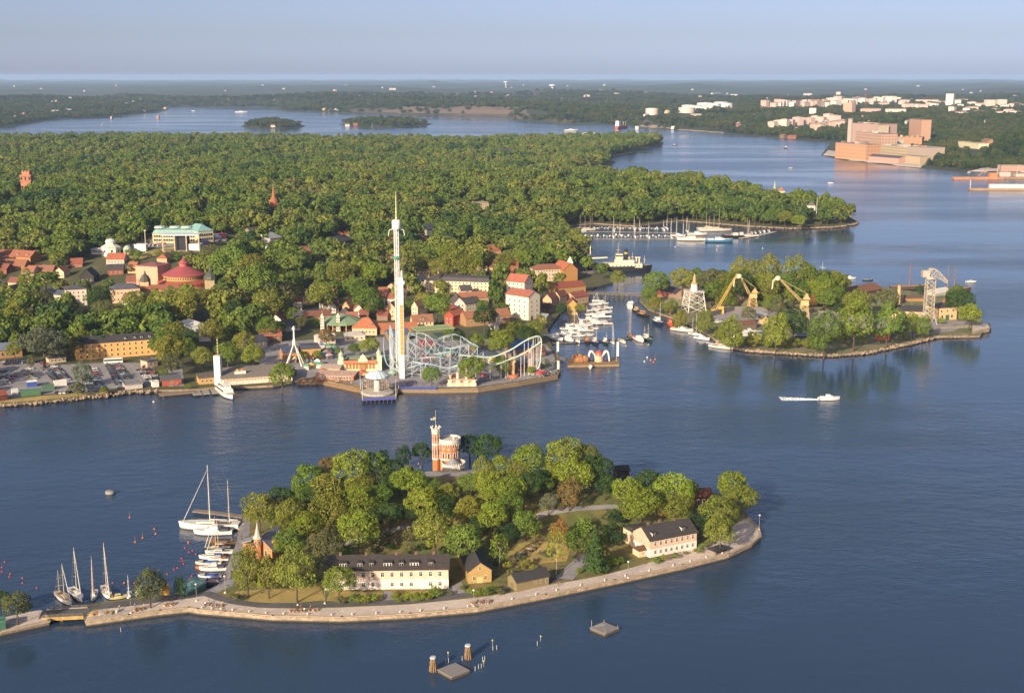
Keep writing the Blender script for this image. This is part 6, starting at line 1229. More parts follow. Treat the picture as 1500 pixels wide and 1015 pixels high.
def round_theatre():
    x, y, z = T(263, 425); r = thing('round_theatre', 'round theatre with a red cone roof, lantern and yellow drum', 'theatre', (x, y+17, z)); rd = M('a84450', .7, .1, .3)
    dr = MB().cyl(0, 0, -2, 10.5, 17, n=36).build('drum', M('d0a850', .8, .1), r); MB().lathe([(18, 10.4), (18, 10.9), (9, 15.2), (4.5, 17.4), (4.2, 17.4)], 36).build('roof', rd, r)
    MB().cyl(0, 0, 16.5, 20, 3.6, n=14).build('lantern', M('c05a4c', .7), r); MB().lathe([(4.6, 20), (2.2, 22.2), (.5, 23.6), (.15, 26)], 14).build('lantern_roof', rd, r)
    MB().lathe([(22, 3.0), (22, 5.0), (17.2, 7.0)], 36).build('skirt_roof', M('b0483c', .7, .1), r); MB().cyl(0, 0, -2, 3.2, 21.4, n=36).build('outer_wall', M('c88a58', .8), r)
    for k in range(26): a = 3.3+k*.115; win_at(dr, 17*math.cos(a), 17*math.sin(a), 8.6, a+math.pi/2, 1.0, 1.6, '8a5a34')
    x, y, z = T(214, 432); r = thing('corner_dome', 'dark copper dome on a square ochre turret before the salmon block', 'turret', (x, y, z)); MB().box(-3.4, -3.4, -2, 3.4, 3.4, 11).build('shaft', M('c8a878', .8), r); MB().lathe([(4.4, 11), (4.2, 13), (2.8, 15.5), (1, 17), (.2, 20)], 8).build('dome', M('4e4a44', .6), r)
    x, y, z = T(309, 423); r = thing('corner_dome', 'dark green dome with a tall finial right of the round theatre', 'turret', (x, y, z)); MB().box(-4, -4, -2, 4, 4, 8).build('shaft', M('a89468', .8), r); MB().lathe([(6, 8), (5.6, 10.5), (3.4, 13), (1.2, 14.5), (.2, 24)], 10).build('dome', M('4a5048', .6), r)
round_theatre()
def zoo_hill():
    tq = '84b0a8'
    r = hs('hilltop_restaurant', 'long cream restaurant with turquoise copper roof on the hill', 'restaurant', (224,358), (291,356), 20, 10, 'mansard', 5, 'd8c484', tq, clear=50, win=[('front', 18, [4, 7.6], 2.2, 2.4, (.02, .98))]); w = r['w']
    for f in (.12, .45, .7): MB().lathe([(6, 14.6), (5, 16.4), (0.01, 17)], 12, w*f, 9).build('roof_lantern', M('a8c4bc', .6), r)
    hs('hilltop_restaurant', 'faceted right wing of the turquoise roofed restaurant', 'restaurant', (291,357.5), (313,355), 26, 11.5, 'hip', 6, 'd8c890', '7cb0b0', clear=40, win=[('front', 6, [4, 8], 2.2, 2.6), ('right', 5, [4, 8], 2.2, 2.6)])
    x, y, z = T(240, 369); b = T(297, 366); L = b[0]-x; r = thing('concert_stage', 'open air concert stage with white flat roof and black backdrop', 'stage', (x, y, z)); h = 15
    MB().box(-1, -2, h, L*.95, 12, h+1).build('roof', M('d8dce0', .6), r); p = MB()
    for f in (.0, .31, .62, .95): p.tube((L*f, -1.6, -2), (L*f, -1.6, h), .6, n=6)
    p.build('columns', M('d0bc98', .7), r); MB().box(L*.30, 2, -1, L*.62, 11, h-.6).build('backdrop', M('23242c', .8), r); MB().box(-1, -1.5, -2, L, 12, 1.2).build('platform', M('8a7a6c', .8), r); MB().box(L*.66, 0, 0, L*.98, 8, 7).build('white_wing', M('dcdce0', .7), r)
    for u, v, vt, lb in [(214,372,337,'tall pale flood light mast at the left end of the stage'),(350,452,430,'thin mast beside the hill trees')]:
        x, y, z = T(u, v); h = z_at(x, y, vt)-z; setp(MB().tube((0, 0, -1), (0, 0, h), .5, .35, 6).box(-1, -.4, h-1, 1, .4, h).build('light_mast', M('c8bc9c', .6), None, (x, y, z)), lb, 'mast')
    x, y, z = T(163, 373); r = thing('observatory', 'white octagonal observatory house with a low domed top', 'observatory', (x, y, z)); MB().cyl(0, 0, -2, 7, 9, n=8).build('wall', M('ece6d4', .8), r); o = MB().lathe([(9.6, 7), (5, 9.5), (4.6, 9.5), (4.6, 12)], 8).build('roof', M('dcd8c8', .7), r); MB().lathe([(5, 12), (3.6, 14), (0.01, 15)], 12).build('dome', M('d8dcd4', .6), o)
    for k in range(8): win_at(r, 8.4*math.cos(k*.785+.39), 8.4*math.sin(k*.785+.39), 4, k*.785+.39+math.pi/2, 1.6, 2, '8a8478')
    x, y, z = T(187, 372); r = thing('dome_pavilion', 'small pale green domed pavilion beside the observatory', 'pavilion', (x, y, z)); MB().cyl(0, 0, -2, 3, 3.6, n=12).build('wall', M('d8d4c4', .8), r); MB().lathe([(4, 3), (3.6, 5.4), (2, 7.2), (.1, 8)], 12).build('dome', M('a8c0b0', .6), r)
    hs('white_coach_shed', 'long white exhibition carriage left of the observatory', 'carriage', (134,373), (153,373), 6, 5, 'flat', .3, 'dcdce4', 'c8ccd8', clear=30, win=[('front', 6, [3.2], 2, 1.4)])
    hs('stage_truck', 'white show truck trailer left of the stage', 'trailer', (197,368.5), (213,368), 6, 6, 'flat', .2, 'e4e4e4', 'd8d8d8', clear=24)
zoo_hill()
def brick_tower():
    x, y, z = T(42, 290); r = thing('lookout_tower', 'square red brick lookout tower rising above the left wood', 'tower', (x, y, z)); h = z_at(x, y, 250)-z; br = M('b8704e', .9, .15, .3); w = 6.6
    t = MB().box(-w, -w, -5, w, w, h*.80).build('shaft', br, r); MB().box(-w-1, -w-1, h*.62, w+1, w+1, h*.66).box(-w-1, -w-1, h*.80, w+1, w+1, h*.85).build('cornice', M('b86a50', .8), t)
    u = MB().box(-w*.75, -w*.75, h*.85, w*.75, w*.75, h*.95).box(-w*.75, -w*.75, h*.95, -w*.4, w*.75, h).box(w*.4, -w*.75, h*.95, w*.75, w*.75, h).box(-w*.2, -w*.75, h*.95, w*.2, w*.75, h).build('crown', br, r)
    for zc in (h*.2, h*.4, h*.72):
        for i in range(3): win_at(t, -5+5*i, -w, zc, 0, 2.2, 4, '7a4434')
    SPOTS.append((x, y, x*.95, y*.95-60, 9))
    x, y, z = T(402, 322); r = thing('church_spire', 'slender red brown wooden church spire above the trees', 'church tower', (x, y, z)); h = z_at(x, y, 271)-z; c = M('a85a3c', .9, .12, .5)
    MB().box(-5.2, -5.2, -4, 5.2, 5.2, h*.30, 0, .8, .8).build('base', c, r); MB().box(-5, -5, h*.30, 5, 5, h*.36).build('gallery', M('7a3a28', .9), r); MB().lathe([(6.4, h*.36), (4.6, h*.55), (2.2, h*.66), (.2, h)], 8, ph=.39).build('spire', c, r)
    for s in (-2.5, 2.5): win_at(r, s, -5.05, h*.2, 0, 1.6, 3, '5a2c20')
    SPOTS.append((x, y, x*.94, y*.94-40, 8))
    x, y, z = T(168, 306); r = thing('bell_tower', 'small rust red wooden bell tower in the left wood', 'church tower', (x, y, z)); h = z_at(x, y, 283)-z; MB().box(-5, -5, -3, 5, 5, h*.3, 0, 1.5, 1.5).build('base', M('8f4832', .9), r); MB().lathe([(4.6, h*.3), (2.6, h*.5), (2.6, h*.62), (3, h*.63), (.1, h)], 8).build('spire', M('8f4832', .9), r); SPOTS.append((x, y, x*.93, y*.93-40, 8))
    x, y, z = T(306, 313); r = thing('windmill', 'wooden windmill with four bare sails above the trees', 'windmill', (x, y, z)); MB().box(-3, -3, -3, 3, 3, 10, 0, .8, .8).ext([(-2.6, 10), (2.6, 10), (0, 13)], 'y', -3, 3).build('mill_house', M('7a5a44', .9), r); s = MB()
    for k in range(4):
        a = .78+k*1.5708; d = Vector((math.cos(a), 0, math.sin(a))); p = Vector((0, -3.6, 11)); s.tube(p, p+d*11, .28); n = Vector((-d.z, 0, d.x))
        for q in range(2, 11): s.tube(p+d*q, p+d*q+n*1.6, .12, n=3)
    s.build('sails', M('b89c80', .8), r); SPOTS.append((x, y, x*.93, y*.93-50, 9))
brick_tower()
for u, v, vt, rw, lb, cc in [(812,404,393,4.5,'red tiled pavilion roof on the middle of the museum','b05c40'),(835,402,380,2.5,'white cupola tower on the museum ridge','e0d8cc')]:
    x, y, z = T(u, v); h = z_at(x, y, vt)-z; r = thing('roof_tower', lb, 'tower', (x, y+6, z)); MB().box(-rw, -rw, 0, rw, rw, h*.72).build('shaft', M('cfa878', .8), r); MB().lathe([(rw*1.7, h*.72), (rw*.8, h*.95), (.2, h*1.15)], 4, ph=.785).build('roof', M(cc, .7), r)
STALLS = []
for i in range(46):
    u, v = (random.uniform(432, 505), random.uniform(505, 548)) if i % 2 else (random.uniform(600, 800), random.uniform(515, 552)); x, y, z = T(u, v); cn, cc = random.choice([('orange', 'd07a3c'), ('red', 'b84438'), ('white', 'e8e4dc'), ('cream', 'dccba4'), ('blue', '4a78b8'), ('green', '5a9a6c'), ('yellow', 'd8b048'), ('pink', 'd89aa4')])
    r = thing('fair_stall', '', 'stall', (x, y, z), random.uniform(0, 3), 'fairground stalls'); w = random.uniform(1.6, 3.2); MB().box(-w, -w*.7, 0, w, w*.7, 2.5).build('counter', M(random.choice(['c8b49c', '8a6a54', 'd8d0c4', '6a7480']), .8), r); MB().add([(-w-.4,-w*.7-.4,2.5),(w+.4,-w*.7-.4,2.5),(w+.4,w*.7+.4,2.5),(-w-.4,w*.7+.4,2.5),(-w*.3,0,3.9),(w*.3,0,3.9)], [(0,3,2,1),(0,1,5,4),(1,2,5),(2,3,4,5),(3,0,4)]).build('awning', M(cc, .8), r); STALLS.append((r, x, y, cn+' roofed stall'))
# --- cars
CARC = {'white': 'd8d8d6', 'silver': 'a4a8ac', 'dark grey': '3c4046', 'black': '1e2024', 'red': 'a02c2c', 'blue': '34507c', 'pale blue': '8ea4bc', 'maroon': '5c2a30', 'lime': 'b0b860'}
def car_mesh(c):
    m = MB(); L, w = 4.4, 1.75
    m.ext([(-L/2, .32), (L/2, .32), (L/2+.03, .62), (L/2-.25, .82), (L*.2, .9), (-L*.46, .92), (-L/2, .75)], 'y', -w/2, w/2, 0)
    m.add([(-L*.42, -w*.45, .9), (L*.22, -w*.45, .9), (L*.22, w*.45, .9), (-L*.42, w*.45, .9), (-L*.30, -w*.37, 1.42), (L*.04, -w*.37, 1.42), (L*.04, w*.37, 1.42), (-L*.30, w*.37, 1.42)], [(0,1,5,4),(1,2,6,5),(2,3,7,6),(3,0,4,7)], 1); m.box(-L*.30, -w*.37, 1.42, L*.04, w*.37, 1.47, 0)
    for x in (-L*.3, L*.3):
        for y in (-w/2-.02, w/2-.2): m.add([(x+.33*math.cos(6.28*k/10), y, .33+.33*math.sin(6.28*k/10)) for k in range(10)]+[(x+.33*math.cos(6.28*k/10), y+.22, .33+.33*math.sin(6.28*k/10)) for k in range(10)], [tuple(range(10)), tuple(range(10, 20))]+[(k, (k+1) % 10, 10+(k+1) % 10, 10+k) for k in range(10)], 2)
    return m.mesh('parked_car', [M(c, .3, .04), GLASS, M('1c1c1e', .9)])
CMESH = {k: car_mesh(v) for k, v in CARC.items()}; CARS = []
def car(u, v, c=None, deg=70, land='main'):
    c = c or random.choice(['white', 'silver', 'silver', 'dark grey', 'black', 'black', 'red', 'blue', 'pale blue', 'maroon', 'dark grey']); x, y, z = T(u, v, land); o = link('parked_car', CMESH[c], None, (x, y, z+.1), R(deg)+random.uniform(-.05, .05)); o.scale = (1.08,)*3; o['category'] = 'car'; o['group'] = 'parked cars'; CARS.append((o, x, y, c+' parked car'))
def row(u0, v0, u1, v1, n, deg, cs=None):
    for i in range(n): f = i/max(1, n-1); car(u0+(u1-u0)*f, v0+(v1-v0)*f, random.choice(cs) if cs else None, deg)
DKC = ['black', 'dark grey', 'blue', 'silver', 'maroon', 'black']
row(8,530.5,38,528.5,9,85,DKC); row(8,534.5,38,532,9,85,DKC); row(53,531,66,529.5,4,85,DKC); car(64,533.5,'red',5); car(15,556.5,'red',10); row(0,546,10,562,5,10); row(10,545,20,552,3,10); row(36,545,50,555,5,8,['lime','silver','white','dark grey']); car(44,541,'white',8)
row(69,543,81,556,7,6); row(84,541.5,98,557,8,6); row(137,541,143,551,4,8); row(129,556,134,573,6,6); row(140,555,149,570,6,6); row(160,537,178,570,13,6); row(172,536,194,562,11,6); row(84,577,101,575.5,4,88,['white','silver','dark grey']); row(203,540,222,560,8,8); row(214,538,230,556,5,8); car(80,538,'white',5)
row(353,461,371,438,9,20); row(350,466,366,446,7,20); row(236,480,246,470,4,60); row(254,512,260,540,5,85)
def coach(u0, v0, u1, v1, label):
    a, b = T(u0, v0), T(u1, v1); L = math.hypot(b[0]-a[0], b[1]-a[1]); r = thing('coach', label, 'coach', (a[0], a[1], a[2]+.1), math.atan2(b[1]-a[1], b[0]-a[0])); bd = MB().box(0, 0, .4, L, 2.5, 3.4, 0, .1, .1).build('body', M('e8e4de', .4, .04), r); MB().box(.3, -.03, 1.7, L-.3, 2.53, 2.7).build('windows', GLASS, bd)
    for x in (L*.18, L*.8):
        for y in (-.02, 2.25): MB().add([(x+.5*math.cos(6.28*k/12), y, .5+.5*math.sin(6.28*k/12)) for k in range(12)]+[(x+.5*math.cos(6.28*k/12), y+.27, .5+.5*math.sin(6.28*k/12)) for k in range(12)], [tuple(range(12)), tuple(range(12, 24))]+[(k, (k+1) % 12, 12+(k+1) % 12, 12+k) for k in range(12)]).build('wheel', M('1c1c1e', .9), r)
coach(152,533.5,180,532,'long white touring coach parked below the orange barracks')
for u, v, n, su, sv in [(257,545,14,4,22),(505,560,22,14,4),(550,563,24,22,4),(640,564,26,46,3),(740,556,20,26,4),(795,550,18,14,4),(812,535,10,3,10),(445,512,14,16,8),(440,530,8,14,6),(100,579,0,0,0)]:
    for _ in range(n): person(u+random.uniform(-su, su), v+random.uniform(-sv, sv), 'main', 'main')
def crowd():
    me = MB(); P = []; rr = random.Random(3)
    for i in range(520):
        u, v = (rr.uniform(306, 332), rr.uniform(344, 355)) if i % 2 else (rr.uniform(218, 243), rr.uniform(348, 362)); x, y, z = T(u, v); c = rr.randrange(4); me.box(x-.28, y-.2, z+.3, x+.28, y+.2, z+1.5, c, .05, .03).sphere((x, y, z+1.75), .2, 5, 4, 4)
    o = me.build('crowd', [M('e0dcd8', .9), M('8a3c3c', .9), M('2c3040', .9), M('4a6aa0', .9), SKIN]); o['kind'] = 'stuff'
crowd()
for u, v, c, lb in [(318,351,'e4e4e8','white tent at the edge of the concert crowd'),(325,348,'c84a5a','red parasol in the concert crowd'),(299,358,'8a78b8','violet tent roof between stage and crowd'),(62,470,'dce0dc','white awning in the left wood'),(172,462,'d8dce0','white awning below the peach house')]:
    x, y, z = T(u, v); r = thing('tent', lb, 'tent', (x, y, z)); MB().box(-4, -3, 0, 4, 3, 2.6).build('walls', M(c, .8), r); MB().add([(-4.3,-3.3,2.6),(4.3,-3.3,2.6),(4.3,3.3,2.6),(-4.3,3.3,2.6),(0,0,5.2)], [(0,3,2,1),(0,1,4),(1,2,4),(2,3,4),(3,0,4)]).build('roof', M(c, .8, .05), r)
# bridge to the shipyard island
def yard_bridge():
    a, b = G(864, 429, 4), G(943, 432, 4); d = b-a; L = np.linalg.norm(d); r = thing('footbridge', 'low timber trestle bridge across the yacht channel', 'bridge', (*a, 0), math.atan2(d[1], d[0])); MB().box(-3, -2.6, 3.4, L+3, 2.6, 3.9).build('deck', M('7c7262', .9, .2), r); m, q = MB(), MB()
    for i in range(12):
        for s in (-2, 2): m.tube((L*i/11, s, -3), (L*i/11, s, 3.4), .35, n=6)
    m.build('trestles', M('55493c', .9), r)
    for s in (-2.5, 2.5):
        q.box(-3, s-.06, 4.8, L+3, s+.06, 4.95)
        for i in range(23): q.box(L*i/22-.06, s-.06, 3.9, L*i/22+.06, s+.06, 4.8)
    q.build('railing', M('8c8070', .9), r)
yard_bridge()
# sight lines kept open before buildings that the photograph shows whole
def clr(u, v, r, ln, land='main'):
    ln *= .75
    x, y, z = T(u, v, land); n = math.hypot(x, y); SPOTS.append((x, y, x-x/n*ln, y-y/n*ln, r))
for u, v, r, ln in [(263,425,24,110),(216,421,18,110),(240,369,14,110),(268,367,16,110),(297,366,14,110),(184,442,24,70),(112,450,18,60),(80,448,16,50),(163,373,12,100),(140,373,8,90),(205,368,10,90),(245,357,18,60),(300,356,18,60),(312,350,16,100),(330,348,14,90),(30,388,24,80),(63,406,16,60),(168,404,16,70),(168,388,16,50),(112,392,12,60),(127,416,12,50),(722,376,14,90),(499,335,10,80),(614,356,10,80),(576,365,8,80),(632,344,9,80),(570,329,10,70),(402,322,9,50),(42,288,11,70),(474,366,12,70),(502,361,16,70),(380,350,10,60),(404,357,12,60),(386,370,10,60),(698,307,18,90),(746,229,12,150),(867,202,14,150),(5,445,18,60),(309,423,8,70),(305,312,8,70),(168,306,7,70),(285,486,20,60),(260,400,10,40),(240,380,40,40),(205,382,30,40),(280,374,30,40)]: clr(u, v, r, ln)

# ================================================================== the shipyard island
for q in [(962,413,32,'round',Md),(1000,408,30,'round',Bo),(1022,405,24,'round',Md),(1042,409,30,'round',Dl),(1081,396,24,'tall',Bo),(1105,399,24,'tall',Bo),(1129,394,27,'tall',Bo),(1166,400,30,'tall',Bo),(1185,409,15,'round',Dk),(1123,415,20,'round',Bo),(1066,411,16,'round',Dk),(1043,426,26,'round',Md),(1057,431,20,'round',Bo),(1071,440,13,'tall',Md),(960,446,20,'round',Bo),(978,453,14,'round',Bo),(996,468,18,'tall',Bo),(1034,471,24,'tall',Bo),(1071,486,32,'tall',B),(1097,460,18,'round',Dl),(1137,486,32,'tall',B),(1105,497,24,'bush',Yg),(1163,471,36,'round',Dk),(1163,502,16,'bush',Bo),(1182,503,10,'tall',Bo),(1208,487,38,'tall',Md),(1126,445,18,'round',Md),(1140,447,18,'tall',Dl),(1156,447,14,'round',Dl),(1190,441,13,'tall',Or),(1203,424,24,'round',B),(1210,438,24,'round',Md),(1190,419,22,'round',B),(1255,440,32,'round',Bo),(1298,438,30,'round',Dl),(1300,475,36,'tall',Md),(1323,472,20,'tall',Md),(1338,475,22,'tall',B),(1353,478,20,'tall',Md),(1347,425,10,'tall',Dk),(1406,440,32,'round',Dk),(1421,460,28,'round',B),(1402,430,22,'round',Md),(1252,471,42,'tall',B),(1263,498,14,'bush',B),(1323,492,13,'bush',B),(985,446,13,'round',Md),(1030,428,18,'round',Dk),(950,430,20,'round',Md),(1088,428,14,'round',Dk),(1175,425,18,'round',Md),(1225,430,22,'round',Md),(1230,452,16,'round',Dk),(1150,420,16,'round',Bo),(1052,490,12,'bush',Bo),(1085,502,14,'bush',B),(1125,503,14,'bush',B),(1150,504,14,'bush',Bo),(1190,506,12,'bush',B),(1232,498,14,'bush',Bo),(1245,500,14,'bush',Dl),(1280,488,12,'bush',Bo),(1000,478,12,'bush',B),(1380,470,10,'bush',B)]:
    tree_px(*q, 'yard')
for i in range(34):
    q = random.uniform(1045, 1235); tree_px(q, random.uniform(407, 419), random.uniform(18, 28), random.choice(['round', 'tall']), random.choice([Md, Bo, B, B, Dk]), 'yard')
for i in range(30):
    f = i/29; tree_px(1045+320*f+random.uniform(-5, 5), 499+15*math.sin(math.pi*min(1, f*1.5))*(1 if f < .67 else .8)-8*f+random.uniform(-9, -4), random.uniform(8, 15), 'bush', random.choice([Bo, B, Dl, Yg, Md]), 'yard')
for i in range(40):
    tree_px(random.uniform(1045, 1240), random.uniform(430, 446), random.uniform(9, 16), 'bush', random.choice([Bo, Md, Dl, B, Yg]), 'yard')
sheet('yard_paving', [(1040,460),(1090,452),(1210,455),(1300,468),(1400,470),(1425,472),(1395,486),(1330,492),(1250,480),(1150,476),(1060,478)], 'yard', ASPH_L, .1, 8)
ROCKB = ['pale', 'rust brown', 'grey']
Y = lambda nm, lb, cat, L, Rr, *a, **k: house(nm, lb, cat, L, Rr, *a, land='yard', clear=2, **k)
Y('long_workshop', 'long cream brick workshop with black roof behind the poplars', 'workshop', (1301,464.5), (1373,467), 13, 5, 'gable', 3, 'd4b074', '403f46', win=[('front', 9, [2.4], 1.4, 1.8)], chim=[.3])
Y('gate_house', 'square cream brick engine house with green door by the dock', 'workshop', (1372.5,470), (1401,468), 16, 9.5, 'hip', 2.5, 'dcb87c', '414048', win=[('front', 3, [7], 1.5, 1.8), ('front', 2, [2.8], 1.8, 2.4, (0, 1))], doors=[('front', .52, 3, 4, '3a6a50')])
Y('red_house', 'red orange wooden house with white windows and blue black roof', 'house', (961,434.5), (989,432.5), 10, 6.5, 'gable', 3.5, 'b04a2c', '3a3c48', win=[('front', 6, [2, 4.8], 1.3, 1.6)], frame='f0ebe4')
Y('pale_house', 'pale cream villa with dark blue roof between the round hilltop trees', 'house', (1113,421), (1138,420), 10, 7, 'gable', 3.5, 'd8c8a0', '3e4668', win=[('front', 5, [2, 4.8], 1.2, 1.6)])
Y('red_cottage', 'small dark red cottage below the pale hilltop villa', 'house', (1129,435), (1143,434.5), 8, 4, 'gable', 3, '8a3426', '4a4448', win=[('front', 3, [2], 1.2, 1.4)], frame='f0ebe4')
Y('boat_hall', 'long rust brown roofed boat hall on the far side of the yard', 'hall', (1240,431), (1292,430), 16, 4, 'gable', 4, '6a3a2c', '84503a')
Y('plank_sheds', 'row of low brown sheds with orange fence boards', 'shed', (1326,441), (1354,442), 8, 3, 'gable', 1.6, 'b07a40', '6a5448')
Y('rust_shed', 'rust red small shed between the middle trees', 'shed', (1243,461), (1260,460), 8, 4, 'gable', 2, 'a4492c', '94422c')
Y('gable_hut', 'black hut with white edged gable beside the chimney', 'hut', (1316,446), (1323,446), 6, 4, 'gable_y', 3, '34343a', '2c2c34')
Y('mast_shed', 'grey white tarpaulin boat shed with rounded roof near the far mast pair', 'shed', (1370,434), (1392,433), 10, 3.5, 'gable', 3, 'c8c4b8', 'd4d0c4')
Y('brick_hut', 'reddish low brick sheds behind the cream engine house', 'shed', (1392,448), (1402,447), 8, 4, 'gable', 2, 'a8684c', '9a6450')
Y('tin_shed', 'brown iron roofed shed among the parked boats', 'shed', (1088,483), (1108,481), 8, 3.6, 'gable', 2, '7a6a58', '7c4a3c')
Y('blue_shed', 'pale shed with light blue flat roof by the parked boats', 'shed', (1106,469), (1122,468), 9, 3.6, 'flat', .3, 'c8c4bc', '98a8c0')
Y('yellow_hut', 'small yellow hut with white gable beside the poplar', 'hut', (1116,475), (1125,474.5), 6, 4, 'gable_y', 2, 'd8b870', '6a6050')
for u0, v0, u1, v1, c, lb, h in [(1282,497.5,1303,499,'b03a34','long bright red container in the shrubs of the shore',2.9),(1288,447,1300,446,'6a7480','blue grey container beside the middle road',2.6),(1252,456,1266,457,'848890','grey container on the dock road',2.6)]: Y('container', lb, 'container', (u0, v0), (u1, v1), 3, h, 'flat', .1, c, c, ov=.03)
def pipe_stack(u, v, vt, label, rad, colr):
    x, y, z = T(u, v, 'yard'); h = z_at(x, y, vt)-z; r = thing('chimney_stack', label, 'chimney', (x, y, z)); MB().cyl(0, 0, -1, h, rad*1.2, rad, 12).build('shaft', M(colr, .9), r); MB().cyl(0, 0, h-.6, h+.3, rad*1.25, rad*1.25, 12).build('cap', M('8a7458', .9), r)
pipe_stack(1316,446,417,'beige brick chimney in the middle of the yard',1.3,'c8a878')
def lattice(mb, base, top, w0, w1, n, r, br=.5):
    """four legged lattice between two points, square sections"""
    A, Bq = Vector(base), Vector(top); d = (Bq-A).normalized(); s = Vector((1, 0, 0)) if abs(d.x) < .6 else Vector((0, 1, 0)); a = d.cross(s).normalized(); b = d.cross(a)
    P = []
    for i in range(n+1):
        c = A+(Bq-A)*i/n; w = w0+(w1-w0)*i/n; P.append([c+(a*p+b*q)*w for p, q in ((-1, -1), (1, -1), (1, 1), (-1, 1))])
    for i in range(n):
        for k in range(4):
            mb.tube(P[i][k], P[i+1][k], r, n=4); mb.tube(P[i][k], P[i+1][(k+1) % 4], r*br, n=3); mb.tube(P[i][(k+1) % 4], P[i+1][k], r*br, n=3); mb.tube(P[i+1][k], P[i+1][(k+1) % 4], r*br, n=3)
    return mb
def light_tower():
    x, y, z = T(1016, 455, 'yard'); h = z_at(x, y, 427)-z; r = thing('lattice_tower', 'white lattice tower carrying a white cabin and pointed top', 'tower', (x, y, z), .25); wh = M('dcd8d2', .5, .06)
    lattice(MB(), (0, 0, -1), (0, 0, h), 7.4, 5.4, 3, .42, .55).build('legs', wh, r); p = MB().box(-6.3, -6.3, h, 6.3, 6.3, h+.5); p.build('platform', wh, r); c = MB().cyl(0, 0, h+.5, h+6, 2.9, 2.5, 12).build('cabin', wh, r); MB().lathe([(3, h+6), (1.5, h+7.4), (1.1, h+10), (.3, h+14)], 8).build('top', M('c09868', .6), c)
    q = MB()
    for s in (-6.2, 6.2): q.tube((s, -6.2, h+1.5), (s, 6.2, h+1.5), .1, n=3).tube((-6.2, s, h+1.5), (6.2, s, h+1.5), .1, n=3)
    q.build('railing', wh, r)
light_tower()
def jib(u, v, ut, vt, label, colr, lean):
    x, y, z = T(u, v, 'yard'); m = px_m(x, y, z); h = z_at(x, y, vt)-z; dx = (ut-u)*m; r = thing('crane', label, 'crane', (x, y, z)); c = M(colr, .6, .12)
    if lean == 'lattice':
        MB().box(-4, -3, 0, 5, 3, 3.2).build('carrier', c, r); MB().box(1, -2, 3.2, 5, 2, 5.5).build('cab', c, r); lattice(MB(), (0, 0, 3), (dx, 0, h), 0.8, .4, 12, .14).build('boom', c, r); MB().tube((4, 0, 5.5), (dx, 0, h), .10, n=3).tube((dx, 0, h), (dx-1, 0, h-9), .08, n=3).build('cables', M('6a6458', .6), r)
    else:
        hb = h*.47; lattice(MB(), (0, 0, 0), (0, 0, hb*.72), 3.6, 2.2, 3, .3, .6).build('portal', c, r); MB().box(-2.8, -2.2, hb*.74, 3.2, 2.2, hb*1.0, 0, .4, .4).ext([(-1, hb*1.05), (4, hb*1.05), (1.5, hb*1.35)], 'y', -1.6, 1.6).build('machine_house', c, r); x0 = -3
        lattice(MB(), (x0, 0, hb), (dx, 0, h), 0.9, .4, 9, .14).build('boom', c, r); hd = MB().lathe([(0.01, -1.6), (1.8, -1.2), (2.2, .6), (1.2, 1.8), (0.01, 2)], 8); ho = hd.build('boom_head', M('e0d4b4', .6), r, (dx-1, 0, h)); MB().path([(-1.5, 0, 0), (-3.6, 0, -2), (-4, 0, -8)], .55).build('hook_arm', M('e0d4b4', .6), ho); MB().tube((3, 0, hb*1.3), (dx, 0, h), .15, n=3).build('stay', c, r)
jib(1050,459,1078,401,'yellow lattice boom crane leaning towards the hilltop trees','d8a038','lattice'); jib(1102,452,1083,405,'beige harbour crane with luffing boom, next to the yellow crane','d2ac68','luff'); jib(1177,468,1139,408,'beige harbour crane with luffing boom standing on a tall portal','d4b070','luff')
def hammerhead():
    x, y, z = T(1359, 474, 'yard'); h = z_at(x, y, 408)-z; ht = z_at(x, y, 393)-z; m = px_m(x, y, h); r = thing('hammerhead_crane', 'tall cream lattice hammerhead crane with the jib drooping to the right', 'crane', (x, y, z)); c = M('b8ae9c', .6, .1); w = 3.0
    lattice(MB(), (0, 0, 5), (0, 0, h), w, w*.95, 9, .3, .6).build('tower', c, r); l = MB()
    for a in (-1, 1):
        for b in (-1, 1): l.tube((a*5.5, b*5.5, -1), (a*w, b*w, 8), .5, n=5)
    l.build('legs', M('9ea4a8', .6), r); MB().cyl(0, 0, h, h+1.2, 4.2, n=12).build('turntable', c, r); MB().box(-6.5, -2.4, h+1.2, -1.5, 2.4, h+6).build('machine_house', c, r)
    je = ((1383-1359)*m, 0, z_at(x, y, 414.5)-z); j = MB(); P = [(-2, h+1.5, ht-1), (3, h+1.5, ht), (8, h-1, ht-3.5), (je[0], je[2], je[2]+1)]
    Q = [(-2, h+1.4, ht-1.5), (0, h+1.4, ht), (3.5, h+1, ht-1), (7, h-.5, ht-4), (je[0]*.8, je[2]+1, je[2]+4.2), (je[0], je[2], je[2]+1.2)]
    for s in (-1.8, 1.8):
        for (x0, b0, t0), (x1, b1, t1) in zip(Q, Q[1:]): j.tube((x0, s, b0), (x1, s, b1), .3, n=4).tube((x0, s, t0), (x1, s, t1), .3, n=4).tube((x0, s, t0), (x0, s, b0), .2, n=3).tube((x0, s, b0), (x1, s, t1), .2, n=3).tube((x0, s, t0), (x1, s, b1), .2, n=3)
    for (x0, b0, t0) in Q: j.tube((x0, -1.8, b0), (x0, 1.8, b0), .18, n=3).tube((x0, -1.8, t0), (x0, 1.8, t0), .18, n=3)
    j.build('jib', c, r)
hammerhead()
wallpath([(1040,463),(1075,455),(1130,456),(1215,462)], 'yard', 1, 5.2, 2, M('77706a', .9, .2, .4), 'dock_wall', 'long grey dry dock wall crossing the shipyard', 'wall')
wallpath([(1366,482),(1400,480),(1436,478)], 'yard', 1, 3.6, 2, M('8a8276', .9, .2, .4), 'dock_wall', 'short grey dock wall at the stone pier end', 'wall')
